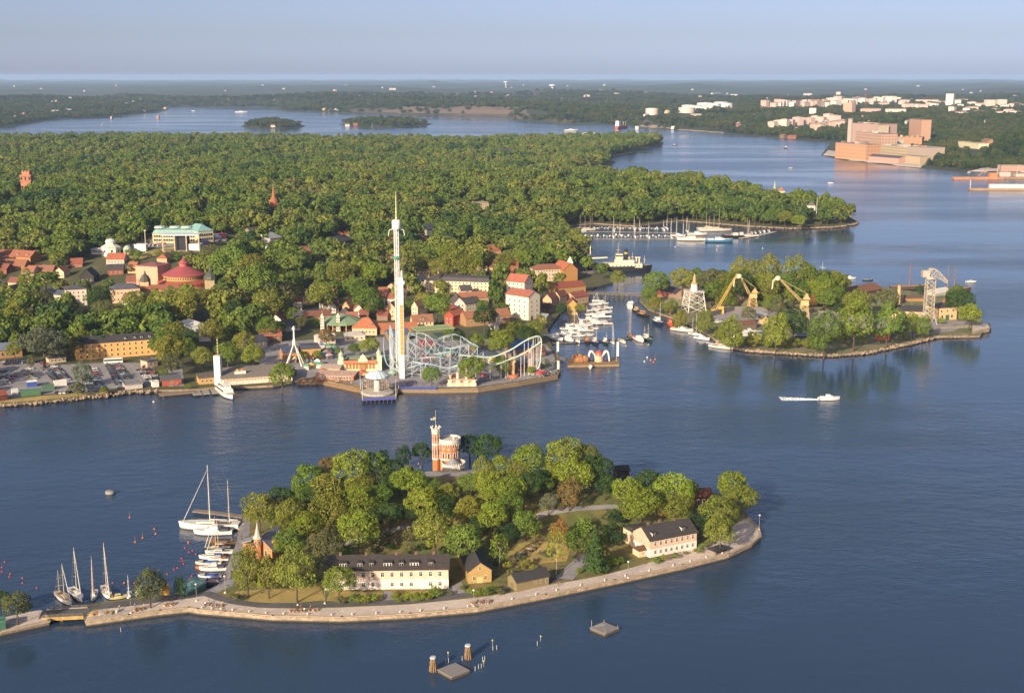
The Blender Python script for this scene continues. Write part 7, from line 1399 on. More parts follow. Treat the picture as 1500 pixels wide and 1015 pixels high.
def pier_block():
    P = G2([(1424,486),(1450,480.5),(1446,473),(1424,474)], 3.2); o = P[0]; r = thing('stone_pier', 'broad pale stone pier head at the tip of the shipyard', 'pier', (*o, 0)); Q = [tuple(p-o) for p in P]; MB().prism(Q, -2, 3.4).build('wall', STONE, r); MB().prism([tuple(np.array(q)*.96+.4) for q in Q], 3.4, 3.6).build('top', QUAY, r)
pier_block()
def riprap(px, land, n, z):
    P = G2(px, z); mb = MB(); q = random.Random(9); seg = [np.linalg.norm(b-a) for a, b in zip(P, P[1:])]; tot = sum(seg)
    for _ in range(n):
        t = q.random()*tot; i = 0
        while t > seg[i]: t -= seg[i]; i += 1
        a, b = P[i], P[i+1]; d = (b-a)/seg[i]; c = a+d*t+np.array([d[1], -d[0]])*q.uniform(-2.2, 1.6); s = q.uniform(.4, 1.15); o = len(mb.v); mb.sphere((c[0], c[1], z-.9+q.uniform(-.4, .9)), s, 5, 4, 0, q.uniform(.5, .9))
        for k in range(o, len(mb.v)): x, y, w = mb.v[k]; mb.v[k] = (x+q.uniform(-.2, .2)*s, y+q.uniform(-.2, .2)*s, w+q.uniform(-.15, .15)*s)
    o = mb.build('shore_stones', ROCKS); o['kind'] = 'stuff'
riprap([(1048,498),(1066,508),(1100,513),(1160,517),(1216,520),(1270,516),(1330,503),(1372,493),(1420,491.5)], 'yard', 900, 1.5)
riprap([(0,592),(60,588),(158,578),(186,573),(230,572)], 'main', 260, 1.8); riprap([(1000,323.5),(1050,327.5),(1100,331.5),(1160,334.5),(1220,332.5),(1250,328.5),(1257,325)], 'main', 420, 1.8)
# --- boats in the channel and on the yard shore
for a in [(812,496,-50,'motor',17,'biggest white motor yacht at the inner end of the channel pontoon','eae8e6','303640','e6e4e0','b8bcc4',(),),(832,498,-62,'motor',14,'white motor yacht beside the biggest one','e6e6e6','2c3440','e4e4e2','70788a'),(826,491,-40,'motor',13,'grey white cruiser behind the first two motor yachts','dcdcdc','3a4048','d8d8d8','5a6474'),(845,500,-70,'sail',10,'small white sailboat beside the white motor yachts','e4e4e4','40444c','dcdcd8','9aa0a8',((.06,mh_(846,500,470),'c8c4c0'),)),(860,501,-80,'work',11,'dark hulled boat with orange wheelhouse at the pontoon','2c2c30','1e1e22','c8743a','30323a'),(872,502,-80,'work',13,'navy blue hulled cutter with cream wheelhouse','22305a','1c2038','dcd0bc','30405a',((.2,mh_(873,502,478),'d8ccb8'),)),(887,502,-80,'work',11.5,'dark green hulled boat with white wheelhouse at the pontoon','24342c','1c2420','e0dcd0','3a4a40',((.2,mh_(885,502,486),'d8d0bc'),)),(897,502,-75,'sail',8,'slim sailboat with the tallest mast of the pontoon row','d8d8d8','4c5058','d4d4d0','8a8e94',((.06,mh_(898,502,472),'dcd8cc'),)),(911,500,-75,'classic',14,'white double ender with dark bottom near the pontoon end','e8e6e2','2c241e','d8cdb8','dcd6c8'),(923,492,-88,'classic',17,'brown wooden ketch with two masts before the pontoon','7a5a40','3a2c22','b89a74','8a6a48',((.12,mh_(923,492,458),'b89870'),(-.25,mh_(922,492,466),'b89870'))),(936,498,-72,'motor',15,'white and red striped passenger boat at the pontoon end','ece6de','a83c30','e8e0d4','c84c3c'),(948,497,-70,'work',14,'dark green trawler with white deckhouse, outermost at the pontoon','24483a','1c2c26','e0dcd4','3a5a4a',((.1,mh_(947,497,474),'d8d4cc'),(-.3,mh_(950,497,480),'d8d4cc'))),
    (924,448,80,'motor',20,'white ferry boat passing below the trestle bridge','e8e4dc','38404a','e4e0d8','c8c4bc'),(933,456,-70,'work',13,'dark wooden workboat, northern one along the yard shore','3a2c24','241c18','c8a878','4a3a30'),(943,462,-60,'work',15,'black hulled boat with brown superstructure along the yard shore','2c2422','1c1818','b88458','5a4030'),(964,473,-80,'work',19,'navy blue trawler with big white wheelhouse','262e56','1c203a','e4e0d8','30385a',((.25,mh_(966,473,442),'d8d4cc'),)),(982,476,-85,'work',14,'bright orange red tugboat beside the blue trawler','c84a28','8a2c1c','d8683c','b84428',((-.1,mh_(982,476,452),'d86a3c'),)),(999,484,-35,'motor',17,'white houseboat with wooden sides on the yard shore','e6e0d4','7a4c34','e4dccc','a87c5c'),(1018,490,-48,'sail',11,'white sailboat with two cream masts by the willow shore','e8e6e0','3a4048','e0dcd4','9aa0b0',((.1,mh_(1021,487,456),'d0c4a8'),(-.2,mh_(1019,487,462),'d0c4a8'))),(1028,496,-42,'motor',12,'white motorboat with violet cover by the willow shore','ece8e2','4a4664','e8e4de','8078a8'),(1043,503,-40,'open',8,'small covered boat behind the long white classic sailboat','c8bcac','4a4038','c0b4a4','8a7cae'),(1056,509,-35,'classic',18,'long white classic sailboat moored under the poplars','ece6da','8a5c3c','d4bc94','e0d8c8',((.1,mh_(1056,505,472),'c8b48c'),)),(865,538,-88,'motor',8,'white cabin boat moored in front of the floating pontoon','ece4dc','b89060','e8e0d8','c8a888')]:
    boat(*a[:10], *(a[10:11] if len(a) > 10 else ()))
jetty([(800,503),(880,499),(955,492)], 3, 'long narrow pontoon crossing the yacht channel', .8, 'pontoon_jetty', '6c6252')
LB = []
def many(specs, area_desc):
    for u, v, d, k, L, hc, ac, mt, desc in specs:
        r = boat(u, v, d, k, L, '', hc, '3a4048', 'dcdad4', ac, ((.06, mh_(u, v, mt), 'd8d0c0'),) if mt else ()); r['group'] = area_desc; x, y = G(u, v); LB.append((r, x, y, desc, area_desc))
rr = random.Random(11); W_ = ['e8e6e2', 'e2e2e2', 'eceae4', 'dcdee2']; AC = ['3a4a78', '5a6070', 'b8bcc4', '2c3c50', '8a5a44']
sp = []
for u, v, L, mt in [(888,451,10,432),(884,458,13,440),(882,464,14,0),(876,441,9,427),(872,446,10,429),(877,453,10,0),(870,474,19,0),(862,469,14,0),(852,476,13,0),(846,482,13,0),(858,484,11,0),(866,482,10,455),(840,476,12,452),(832,482,12,0),(836,488,12,0),(848,492,10,0),(861,491,9,0),(866,461,11,440),(868,455,10,432),(858,477,10,448),(884,444,8,0),(888,474,9,0)]:
    sp.append((u, v, rr.choice([2, 5, -3, 182]), 'sail' if mt else 'motor', L, rr.choice(W_), rr.choice(AC), mt, 'white sailboat' if mt else 'white motorboat'))
many(sp, 'boats of the yacht channel')
sp = []
for i in range(30): sp.append((870+i*3.85, 334+rr.uniform(-.6, .6), rr.uniform(80, 100), 'open' if i % 3 else 'motor', rr.uniform(6, 8.5), rr.choice(W_+['c8b8a0', '3a4a70']), rr.choice(AC), 0, 'small moored boat'))
for i in range(30): sp.append((853+i*4.5, 346+rr.uniform(-.6, .6), rr.uniform(-100, -80), 'motor' if i % 2 else 'open', rr.uniform(6.5, 9.5), rr.choice(W_), rr.choice(AC), 0, 'small moored boat'))
for u, v, mt in [(899,338,318),(908,345,325),(929,336,317),(937,336,321),(972,337,322),(983,348,320),(991,347,318),(1001,346,326),(1009,346,325),(930,347,330),(898,347,333),(1097,344,321),(1006,339,317),(977,335,319),(950,348,326)]: sp.append((u, v, 90, 'sail', 11, rr.choice(W_), rr.choice(AC), mt, 'white sailboat'))
for u in (1088,1106,1113,1119,1126,1101): sp.append((u, 343-(u-1088)*.12, 88, 'motor', 9, rr.choice(W_), rr.choice(AC), 0, 'white motorboat'))
many(sp, 'boats of the bay marina')
for a in [(842,341,5,'motor',26,'long white motor yacht at the inner end of the bay jetties','eaeae8','3a4048','e6e6e4','9aa4b0'),(1013,352,178,'motor',30,'long white ship with low cabin at the front of the bay marina','e8e2d6','6a3c2c','e4dccc','a88868'),(1053,354,-2,'motor',30,'big white and sky blue tour boat at the bay marina','4a8ab4','2c4a68','e8e4dc','c8d0d4'),(1074,347,178,'work',24,'black and white coaster next to the sky blue tour boat','2c2c30','1c1c20','e4dccc','c87c5a',((.1,mh_(1073,347,333),'c8b8a0'),)),(1088,345,0,'work',16,'little grey boat beside the black and white coaster','b8bcc0','3a4048','dcdcdc','6a8a94'),(1097,346,182,'classic',22,'red bottomed ketch near the end of the bay jetties','e0dcd4','9a4434','d8ccb4','c8a880',((.1,mh_(1098,346,319),'c8a880'),)),(1040,338,4,'classic',30,'two masted schooner with cream masts','e4dcd0','4a3a30','c8b08c','dccdb0',((.15,mh_(1044,338,313),'d0b888'),(-.15,mh_(1036,338,312),'d0b888'))),(1050,338,4,'classic',32,'tallest schooner of the bay marina','dcd4c8','4a3a30','c8b08c','dccdb0',((.08,mh_(1051,338,306),'c8ac7c'),)),(1036,335,4,'classic',26,'cream hulled sailing ship behind the schooners','e0d4b8','5a4434','c8b08c','dccdb0',((.1,mh_(1038,335,316),'d0b888'),)),(1021,344,2,'motor',22,'white saloon boat between the rows of the bay marina','e8e6e0','3a4048','e4e0d8','b8b0a4'),(993,346,2,'motor',17,'white cruiser at the left of the saloon boat','ece8e2','3a4048','e8e4de','c8c0b4'),(857,337,2,'classic',24,'three masted schooner at the inner end of the bay','dcd4c4','5a4434','c8b08c','dccdb0',((.25,mh_(861,337,316),'c8ac84'),(0,mh_(857,337,316),'c8ac84'),(-.25,mh_(854,337,316),'c8ac84'))),(848,353,90,'sail',12,'lone white sloop at anchor off the wooded quay','e8e6e2','3a4048','dcdad4','b8bcc4',((.06,mh_(848,353,332),'e0dcd4'),)),(1172,333.5,2,'motor',10,'white boat at the rocky shore of the point','ece8dc','5a5044','e4dccc','b8a888')]:
    boat(*a[:10], *(a[10:11] if len(a) > 10 else ()))
jetty([(860,339),(925,340),(990,341)], 4, 'rear jetty of the bay marina', .9, colr='a09a90'); jetty([(845,350),(925,350.5),(1000,350)], 4, 'front jetty of the bay marina', .9, colr='a09a90'); jetty([(1085,349),(1110,345),(1135,339.5)], 5, 'pale jetty running out towards the point', .9, colr='c4bcb0')
def icebreaker():
    x, y = G(910, 397.5, 0); m = px_m(x, y, 0); L = 84*m; r = thing('icebreaker', 'black hulled ship with cream superstructure and tall black funnel', 'ship', (x, y, 0), R(-3)); h, d = hull_mb(L, 13, 5.2, .25, .7, 1.5, 11); ho = h.build('hull', [M('1e2026', .5), M('2c2426', .6)], r, (0, 0, 0)); d.build('deck', M('b09a78', .8), r); cr = M('ecdcb4', .6, .06)
    MB().box(-L*.32, -5.6, 4.4, L*.36, 5.6, 7.8).build('main_deckhouse', cr, r); b = MB().box(-L*.12, -5, 7.8, L*.22, 5, 11).box(-L*.10, -4.6, 11, L*.02, 4.6, 16.5).box(-L*.11, -5.6, 13.6, L*.03, 5.6, 14.2).build('bridge', cr, r); MB().box(-L*.105, -4.65, 14.5, L*.024, 4.65, 15.8).build('bridge_windows', GLASS, b)
    for i in range(10): MB().cyl(-L*.28+L*.065*i, -5.64, 5.6, 6.4, .01, n=4) if False else win_at(r, -L*.28+L*.065*i, -5.6, 6.2, 0, 1.3, 1.3, 'b8a474')
    MB().cyl(L*.08, 0, 10, 21, 1.7, 1.5, 14).build('funnel', M('1c1c20', .5), r); MB().cyl(L*.08, 0, 16.6, 18.2, 1.75, 1.7, 14).build('funnel_band', M('c8a83a', .5), r)
    for fx, hh in ((-.06, 27), (.19, 18), (.40, 15)): MB().tube((L*fx, 0, 8), (L*fx, 0, hh), .35, .15).box(L*fx-1.6, -.15, hh*.75, L*fx+1.6, .15, hh*.75+.3).build('mast', M('c8b48c', .6), r)
    for fx in (.13, .26, .31): MB().lathe([(.6, 7.8), (.6, 12), (1.3, 12.6), (1.3, 13.4)], 10, L*fx, 1.5).build('ventilator', cr, r)
    MB().box(L*.02, 2, 8.2, L*.14, 4.6, 9.6).build('lifeboat', M('e4e0d8', .5), r)
    x, y = G(877, 394, 0); r = thing('lightship', 'dark blue hulled ship with a cream derrick beside the icebreaker', 'ship', (x, y, 0), R(176)); L = 42*m; h, d = hull_mb(L, 8, 3.4, .35, .7, 1.2); h.build('hull', [M('232a46', .5), M('1c2030', .6)], r); d.build('deck', M('a89a84', .8), r); MB().box(-L*.3, -3, 3, L*.1, 3, 5.6).build('deckhouse', M('8a8684', .7), r); MB().tube((L*.3, 0, 3), (L*.3, 0, 22), .6, .4).build('mast', cr, r); MB().tube((L*.3, 0, 10), (-L*.3, 0, 11), .8, .6).build('derrick', cr, r)
icebreaker()
jetty([(850,400),(888,397)], 14, 'museum pier with dark railings beside the blue ship', 2.0, 'museum_pier', '8c8272')
def speedboat():
    r = boat(1214, 584.5, 3, 'motor', 12, 'white motorboat speeding across the open water with foaming wake', 'f0eee8', '8a9098', 'eceae6', 'e8e4e0', (), 'speedboat'); x, y = G(1208, 585, 0); mb = MB(); q = random.Random(5)
    m = bpy.data.materials.new('foam'); m.use_nodes = True; m.node_tree.nodes['Principled BSDF'].inputs['Base Color'].default_value = (.62, .66, .7, 1); m.node_tree.nodes['Principled BSDF'].inputs['Roughness'].default_value = .9
    for i in range(800):
        t = q.random()**.7; lx = -1-24*t; wd = .8+5.4*t; ly = q.uniform(-wd, wd)*q.uniform(.5, 1); s = q.uniform(.14, .5)*(1-.5*t); px, py = x+lx, y+ly+t*1.5; mb.sphere((px, py, .02), s, 5, 3, 0, .5)
    o = mb.build('wake_foam', m); o['kind'] = 'stuff'
speedboat()
for u, v, d, k, L, lb, hc in [(1271,410,0,'open',9,'small dark green boat on the open water behind the yard','2c4438'),(1217,268.5,170,'motor',9,'tiny white motorboat right of the wooded point','eceae6'),(1151,217,90,'work',22,'dark tug alone in the middle of the far strait','2c3038'),(1158,246.5,10,'motor',8,'tiny white boat near the spire of the point','eceae6'),(988,213,10,'motor',14,'small dark boat in the far strait','4a5058'),(150,184,80,'sail',14,'far white sailboat left of the first islet','eceae6'),(213,171,80,'sail',14,'far white sailboat near the tip of the left headland','eceae6'),(283,163,5,'motor',22,'low white boat on the far water','eceae6'),(353,165.5,0,'motor',60,'far white ferry above the first islet','eceae6'),(836,192,5,'motor',44,'white passenger ship before the far wooded shore','f0ece6'),(1142,187,0,'motor',12,'small white boat near the far brick quay','eceae6'),(545,186,80,'sail',16,'white sailboat in front of the second islet','eceae6'),(1245,408,0,'motor',10,'small white boat behind the brown boat hall','eceae6'),(1422,413,0,'motor',9,'white boat off the tip of the yard','eceae6')]:
    boat(u, v, d, k, L, lb, hc, '3a4048', 'e4e2de', '9aa0a8', ((.06, L*1.25, 'e0dcd4'),) if k == 'sail' else ())
def warship():
    x, y = G(1205, 413, 0); r = thing('patrol_ship', 'grey patrol ship lying behind the round trees of the yard', 'ship', (x, y, 0), R(40)); h, d = hull_mb(42, 8, 3, .3, .8, 1); h.build('hull', [M('8c9298', .6), M('4a5058', .6)], r); d.build('deck', M('7c8288', .8), r); MB().box(-10, -2.6, 2.8, 4, 2.6, 6.5, 0, .5, .3).box(-4, -1.8, 6.5, 2, 1.8, 9.5).build('superstructure', M('c4c8cc', .6), r); MB().tube((-1, 0, 9), (-1, 0, 18), .4, .2).box(-1.2, -3, 13, -.8, 3, 13.4).build('mast', M('a8acb0', .6), r)
warship(); jetty([(1212,413),(1240,402)], 7, 'dark quay reaching out behind the yard beside the patrol ship', 1.6, colr='5c5a58')
for u, v, mts, lb in [(1332,424,[(1332,386)],'two tone wooden ship with one tall brown mast behind the yard'),(1392,428,[(1387.5,389),(1397.5,391)],'old sailing ship with two tall brown masts behind the yard tip')]:
    x, y = G(u, v, 0); r = thing('tall_ship', lb, 'sailing ship', (x, y, 0), R(4)); h, d = hull_mb(34, 8, 3, .4, .6, 1); h.build('hull', [M('5a3c2c', .6), M('2c2420', .6)], r); d.build('deck', M('b09468', .8), r); m = px_m(x, y, 0)
    for um, vm in mts:
        X = (um-u)*m; hh = z_at(x, y, vm); MB().tube((X, 0, 1), (X, 0, hh), .55, .3).box(X-.2, -4, hh*.55, X+.2, 4, hh*.55+.3).build('mast', M('8a5c3c', .6), r); MB().tube((X, 0, hh*.95), (X+9, 0, 3), .08, n=3).tube((X, 0, hh*.95), (X-9, 0, 3), .08, n=3).build('rigging', M('5a5048', .6), r)
for i, (u, v, d, k, L, hc, ac, z0) in enumerate([(1088,494,20,'motor',13,'e6e4e0','c8c8cc',1.8),(1098,488,5,'motor',10,'dcdcd8','b8bcc4',1.8),(1104,492,170,'sail',10,'e8e6e2','c0c4cc',1.8),(1176,493,8,'open',13,'d8d8d8','2f62c0',1.8),(1049,474,10,'motor',9,'d4d4d0','2a5cc0',1.8),(1113,487,30,'open',8,'c8ccd0','a8acb4',1.8)]):
    r = boat(u, v, d, k, L, ['big white boat laid up on the yard between the poplars','white cruiser stored beside the brown tin shed','white sailing hull stored on the yard grass','long boat under a bright blue tarpaulin on the yard','boat under blue cover beside the yellow crane','small grey covered boat stored behind the laid up cruisers'][i], hc, '3a4048', 'dcdad4', ac); x, y, z = T(u, v, 'yard'); r.location = (x, y, z+.5)
for u, v, c, p in [(959.5,527,'d8662c',1),(948,524,'e8e4dc',0),(953,528,'d8a04c',0),(957,531,'d8662c',0),(944,530,'e8e4dc',0),(848,506,'d8a04c',0),(917,507,'d8a04c',0),(950,505,'d8a04c',0),(989,362,'e8e4dc',0),(1050,366,'e8e4dc',0),(1052,361,'e8e4dc',0),(1117,364,'e8e4dc',0),(239,577,'e8e4dc',0),(225,589,'e8e4dc',0)]: buoy(u, v, c, p, 1.6)
BUOY_FAR = True
# --- the point with its villa
hs('villa', 'white villa with slate roof on the wooded point', 'villa', (1182,312.5), (1194,313), 12, 10, 'hip', 5, 'dccdb8', '6a6460', win=[('front', 3, [3, 6.5], 1.6, 2)], clear=60)
hs('villa', 'long grey roofed villa wing behind the point trees', 'villa', (1156,311), (1182,312), 10, 7, 'gable', 5, 'd4c4b4', '70686a', win=[('front', 4, [3], 1.4, 1.8)], clear=30, chim=[.2, .7])
hs('lodge', 'tiny white lodge near the rocks of the point', 'lodge', (1218,322), (1225,322), 5, 4.5, 'gable_y', 2.5, 'e4dcc8', '8a8078', win=[('front', 2, [2.2], 1, 1.6)], clear=30)
def point_spire():
    x, y, z = T(1134, 296); r = thing('spire', 'pale green copper spire above a square white turret', 'tower', (x, y, z)); h = z_at(x, y, 265)-z; MB().box(-4, -4, -3, 4, 4, h*.45).build('shaft', M('b8b4a4', .8), r); MB().lathe([(5, h*.45), (2.2, h*.6), (.2, h)], 8).build('roof', M('a4b494', .6), r); SPOTS.append((x, y, x, y-70, 8))
    x, y, z = T(1143, 296); r = thing('villa_tower', 'white tower house with orange tiled top beside the copper spire', 'tower', (x, y, z)); h = z_at(x, y, 277)-z; MB().box(-5, -5, -3, 5, 5, h*.85).build('wall', M('dcd0b8', .8), r); MB().lathe([(7.6, h*.85), (.3, h*1.15)], 4, ph=.785).build('roof', M('a86c44', .7), r)
    for i in (-2, 2): win_at(r, i, -5, h*.6, 0, 1.6, 2.4)
    SPOTS.append((x, y, x, y-70, 8)); x, y, z = T(1196, 314); h = z_at(x, y, 291)-z; MB_ = MB().tube((0, 0, -1), (0, 0, h), .4, .2, 6).sphere((0, 0, h), .5, 6, 4); setp(MB_.build('flagpole', M('e0dccc', .5), None, (x, y, z)), 'white flagpole beside the white villa of the point', 'flagpole')
point_spire()
for q in [(1236,310,20,'round',Md),(1213,303,18,'round',Md),(1191,296,11,'conifer',Dp),(1170,323,20,'round',B),(1150,318,20,'round',Bo),(1130,318,20,'round',Md),(1168,304,18,'round',Bo)]: tree_px(*q[:4], q[4], 'main')

# ================================================================== far shores
F = lambda nm, lb, cat, L, Rr, *a, **k: house(nm, lb, cat, L, Rr, *a, land='far', clear=k.pop('clear', 120), **k)
G_ = ('grid', 8, 7, .6)
sheet('quay', [(1205,229),(1232,235),(1272,239.5),(1348,247.5),(1352,243),(1330,237),(1275,229),(1213,221)], 'far', QUAY, 1.2, 25)
sheet('quay', [(932,187),(996,193),(1060,197),(1060,194.5),(996,190),(940,184)], 'far', STONE, 1.2, 40)
F('brick_mill', 'huge curved orange brick mill block on the far quay tip', 'factory', (1223,232), (1268,236), 40, 33, 'flat', 1, 'c88a68', '9a7c6c', z=2, wpat=('grid', 9, 8, .74))
F('brick_mill', 'square brick silo block stepped behind the far mill', 'factory', (1252,222), (1290,226), 40, 44, 'flat', 1, 'c09a82', '94786c', z=4, wpat=G_)
F('brick_mill', 'pale brick silo tower left of the dark stair slot', 'factory', (1246,214), (1285,216), 60, 56, 'flat', 2, 'b49488', '9a6a5c', z=4)
F('brick_mill', 'beige concrete silo wing behind the far brick mill', 'factory', (1256,213), (1284,216), 30, 52, 'flat', 1, 'b4a48c', 'a89c8c', z=5)
F('office_block', 'white gridded office block beside the far mill', 'office block', (1294,222), (1310,223), 26, 26, 'flat', 1, 'dcd4c0', 'b8b0a4', z=6, wpat=('grid', 5, 5, .4))
F('office_block', 'dark blue glazed block between mill and white office', 'office block', (1284,222), (1294,223), 30, 32, 'flat', 1, '4a587c', '50587a', z=6)
F('brick_tower', 'tall rust brown brick tower on the far hillside', 'tower', (1330,212), (1348,213), 26, 62, 'flat', 6, 'bc9074', '9c7a66', z=8)
F('brick_hall', 'orange brick halls around the foot of the rust brown tower', 'factory', (1314,218), (1350,217), 40, 24, 'flat', 2, 'b47c60', 'a07460', z=8)
F('mill_hall', 'long beige factory hall with white upper band on the far quay', 'factory', (1288,229), (1328,233), 40, 24, 'flat', 1, 'c4ac88', 'b8aca0', z=3, wpat=('grid', 9, 6, .6))
F('mill_hall', 'big blank grey beige hall at the right end of the quay factories', 'factory', (1328,233), (1353,236), 50, 27, 'flat', 1, 'b09c8c', 'a89c94', z=3)
F('mill_shed', 'low pinkish shed with blue black roof on the far quay edge', 'shed', (1272,237), (1316,240.5), 26, 10, 'gable', 4, 'c09484', '5a5464', z=2.5)
F('mill_shed', 'low beige block in front of the blank grey hall', 'shed', (1316,239), (1347,242), 26, 15, 'flat', 1, 'b8a080', 'a4987c', z=2.5)
F('villa', 'yellow white school building in the far right wood', 'house', (1402,216), (1433,219), 25, 14, 'flat', 1, 'dcd0a8', 'c4bc9c')
F('villa', 'small brown house beside the yellow white school', 'house', (1436,213), (1447,214), 20, 12, 'gable', 4, 'a4745c', '94685c')
for r_ in [o for o in COL.objects if o.name.startswith(('brick_mill', 'mill_hall', 'office_block', 'brick_hall'))]:
    wl = [c for c in r_.children if c.name.startswith('wall')][0]; v = [q.co for q in wl.data.vertices]; w_, d_, h_ = max(q.x for q in v), max(q.y for q in v), max(q.z for q in v); rf = [c for c in r_.children if c.name.startswith('roof')][0]
    for k in range(4): x0, s = w_*(.08+.22*k), w_*random.uniform(.05, .13); MB().box(x0, d_*.2, h_+.2, x0+s, d_*.2+s, h_+random.uniform(2, 6)).build('roof_plant', M(random.choice(['b8a898', '8a8078', 'a88874', 'c8c0b4']), .8), rf)
def stack():
    x, y, z = T(1244, 214, 'far'); h = z_at(x, y, 175)-3; r = thing('chimney_stack', 'grey round chimney at the left of the far brick mill', 'chimney', (x, y, 3)); MB().cyl(0, 0, -2, h, 7, 6.4, 16).build('shaft', M('b4a498', .9), r); MB().cyl(0, 0, h, h+2, 6.8, n=16).build('cap', M('9a9088', .9), r)
stack()
def tank(u, v, rad, h, label, z0=None, c='dcd6d0'):
    x, y, z = T(u, v, 'far'); r = thing('oil_tank', label, 'oil tank', (x, y, z)); smooth(MB().lathe([(rad, -6), (rad, h)], 28).build('shell', M(c, .6, .05, .02), r)); MB().lathe([(rad+.3, h-1), (rad+.3, h+.5), (rad*.6, h+2.5), (0.01, h+3.2)], 28).build('roof', M('e4e0dc', .6, .05, .02), r); SPOTS.append((x, y, x*.95, y*.95, rad))
for i, (u, v, rd, h) in enumerate([(1008,161,30,20),(1019,162.5,30,20),(1006,165,33,18),(1033,158,40,22),(1045,159,34,20),(1056,156,36,20),(1064,158,32,20),(1039,161,28,16),(1030,163,24,16),(955,168,26,22)]): tank(u, v, rd, h, ['rear tank of the lower oil tank group','right hand tank of the lower oil tank group','front pinkish tank of the lower oil tank group','largest oil tank of the upper group','middle oil tank of the upper group','oil tank behind the right end of the upper group','outermost oil tank of the upper group','small front oil tank of the upper group','little oil tank between the two groups','lone oil tank on the cliff edge by the red ship'][i], c='dcc4b8' if i in (2, 9) else 'e0dcd8')
BL = []; FH = []; rr = random.Random(5); PK = ['dcb4a4', 'e0c0b0', 'd8a898', 'e4d0c0', 'dcc4a8', 'e4dcd4', 'd0a890', 'e8e0d8']
def block(u, v, wpx, h, d, c, rc='b08070', desc='apartment block'):
    r = F('apartment_block', '', 'apartment block', (u-wpx/2, v), (u+wpx/2, v+rr.uniform(-.4, .4)), d, h, 'hip' if h < 30 else 'flat', 3, c, rc, clear=90, wpat=('grid', 4, 3.2, .55)); r['group'] = 'apartment blocks of the far hillside estate'; x, y = r.location.x, r.location.y; nm = {'dcb4a4': 'pink', 'd8a898': 'pink', 'e0c0b0': 'pale pink', 'e4d0c0': 'cream', 'dcc4a8': 'beige', 'e4dcd4': 'white', 'd0a890': 'tan', 'e8e0d8': 'white'}.get(c, 'pale'); BL.append((r, x, y, nm+' '+desc))
for i in range(30): u = 1118+i*4.6; block(u, 159-.02*(u-1118)+rr.uniform(-1.5, 2.0), rr.uniform(5, 9), rr.uniform(24, 38), 18, rr.choice(PK), rr.choice(['b87c68', 'c8a898', 'a87868']))
for i in range(16): u = 1215+i*6.2; block(u, 152-.02*(u-1215)+rr.uniform(-1.5, 3), rr.uniform(7, 11), rr.uniform(22, 34), 18, rr.choice(['e4dcd4', 'e8e0d8', 'e4d0c0', 'e0c0b0']), 'c8a090')
for i in range(11): u = 1129+i*9.0; block(u, 188-.10*(u-1129)+rr.uniform(-1, 1), 9.5, rr.uniform(20, 27), 20, rr.choice(['dcb4a4', 'e0c0b0', 'e4d0c0']), 'd8b8a8')
for i in range(24): block(1318+i*8+rr.uniform(-3, 3), rr.uniform(153, 172), rr.uniform(8, 16), rr.uniform(14, 26), 20, rr.choice(['e4dcd4', 'e4d0c0', 'e0c0b0', 'e8e0d8']), 'b89888')
for i in range(7): u = 1190+i*7; block(u, 192-i*1.0, 8, 22, 20, rr.choice(['dcc4a8', 'e0c0b0']), 'c09c8c')
for u, v, w, h, c in [(1190,172,10,32,'e4dcd4'),(1241,168,13,42,'d0a890'),(1390,158.5,11,62,'e4dcd4'),(1451,160,13,38,'e4d0c0'),(1468,159,13,38,'e4d0c0'),(1228,142,6,34,'e4dcd4'),(1184,141,11,18,'e4dcd4'),(1489,160,8,26,'e0c0b0'),(1296,158,12,22,'e0c0b0'),(1275,166,30,16,'d8a898'),(1312,166,30,15,'e4d0c0'),(1358,152,34,18,'e0c0b0'),(1358,159,36,14,'e4d0c0'),(1425,163,16,16,'dcc4a8'),(1403,170,20,14,'e4dcd4'),(1440,168,60,12,'e4dcd4'),(1478,170,36,14,'e4dcd4'),(1305,147,30,16,'e4d0c0'),(1410,150,16,16,'e0c0b0'),(1340,141,26,10,'e4dcd4')]: block(u, v, w, h, 22, c, 'a88478' if h < 30 else 'c8bcb4')
for i in range(84):
    u, v = (random.uniform(0, 1500), random.uniform(122, 150)) if i % 3 else (random.uniform(1150, 1500), random.uniform(140, 185)) if i % 2 else (random.uniform(0, 240), random.uniform(150, 175))
    x, y, z = T(u, v, 'far'); m = px_m(x, y, z); w = m*random.uniform(1.5, 4); c, n = random.choice([('c4c0bc', 'white'), ('c4b4a0', 'cream'), ('c88a6c', 'orange'), ('d8b8a8', 'pink')])
    r = F('house', '', 'house', (u, v), (u+w/m, v), 18, max(8, 1.6*m), 'gable', 3, c, 'b0a098', clear=140, wpat=('grid', 4, 3.2, .55)); r['group'] = 'distant houses'; FH.append((r, x, y, 'distant '+n+' house'))
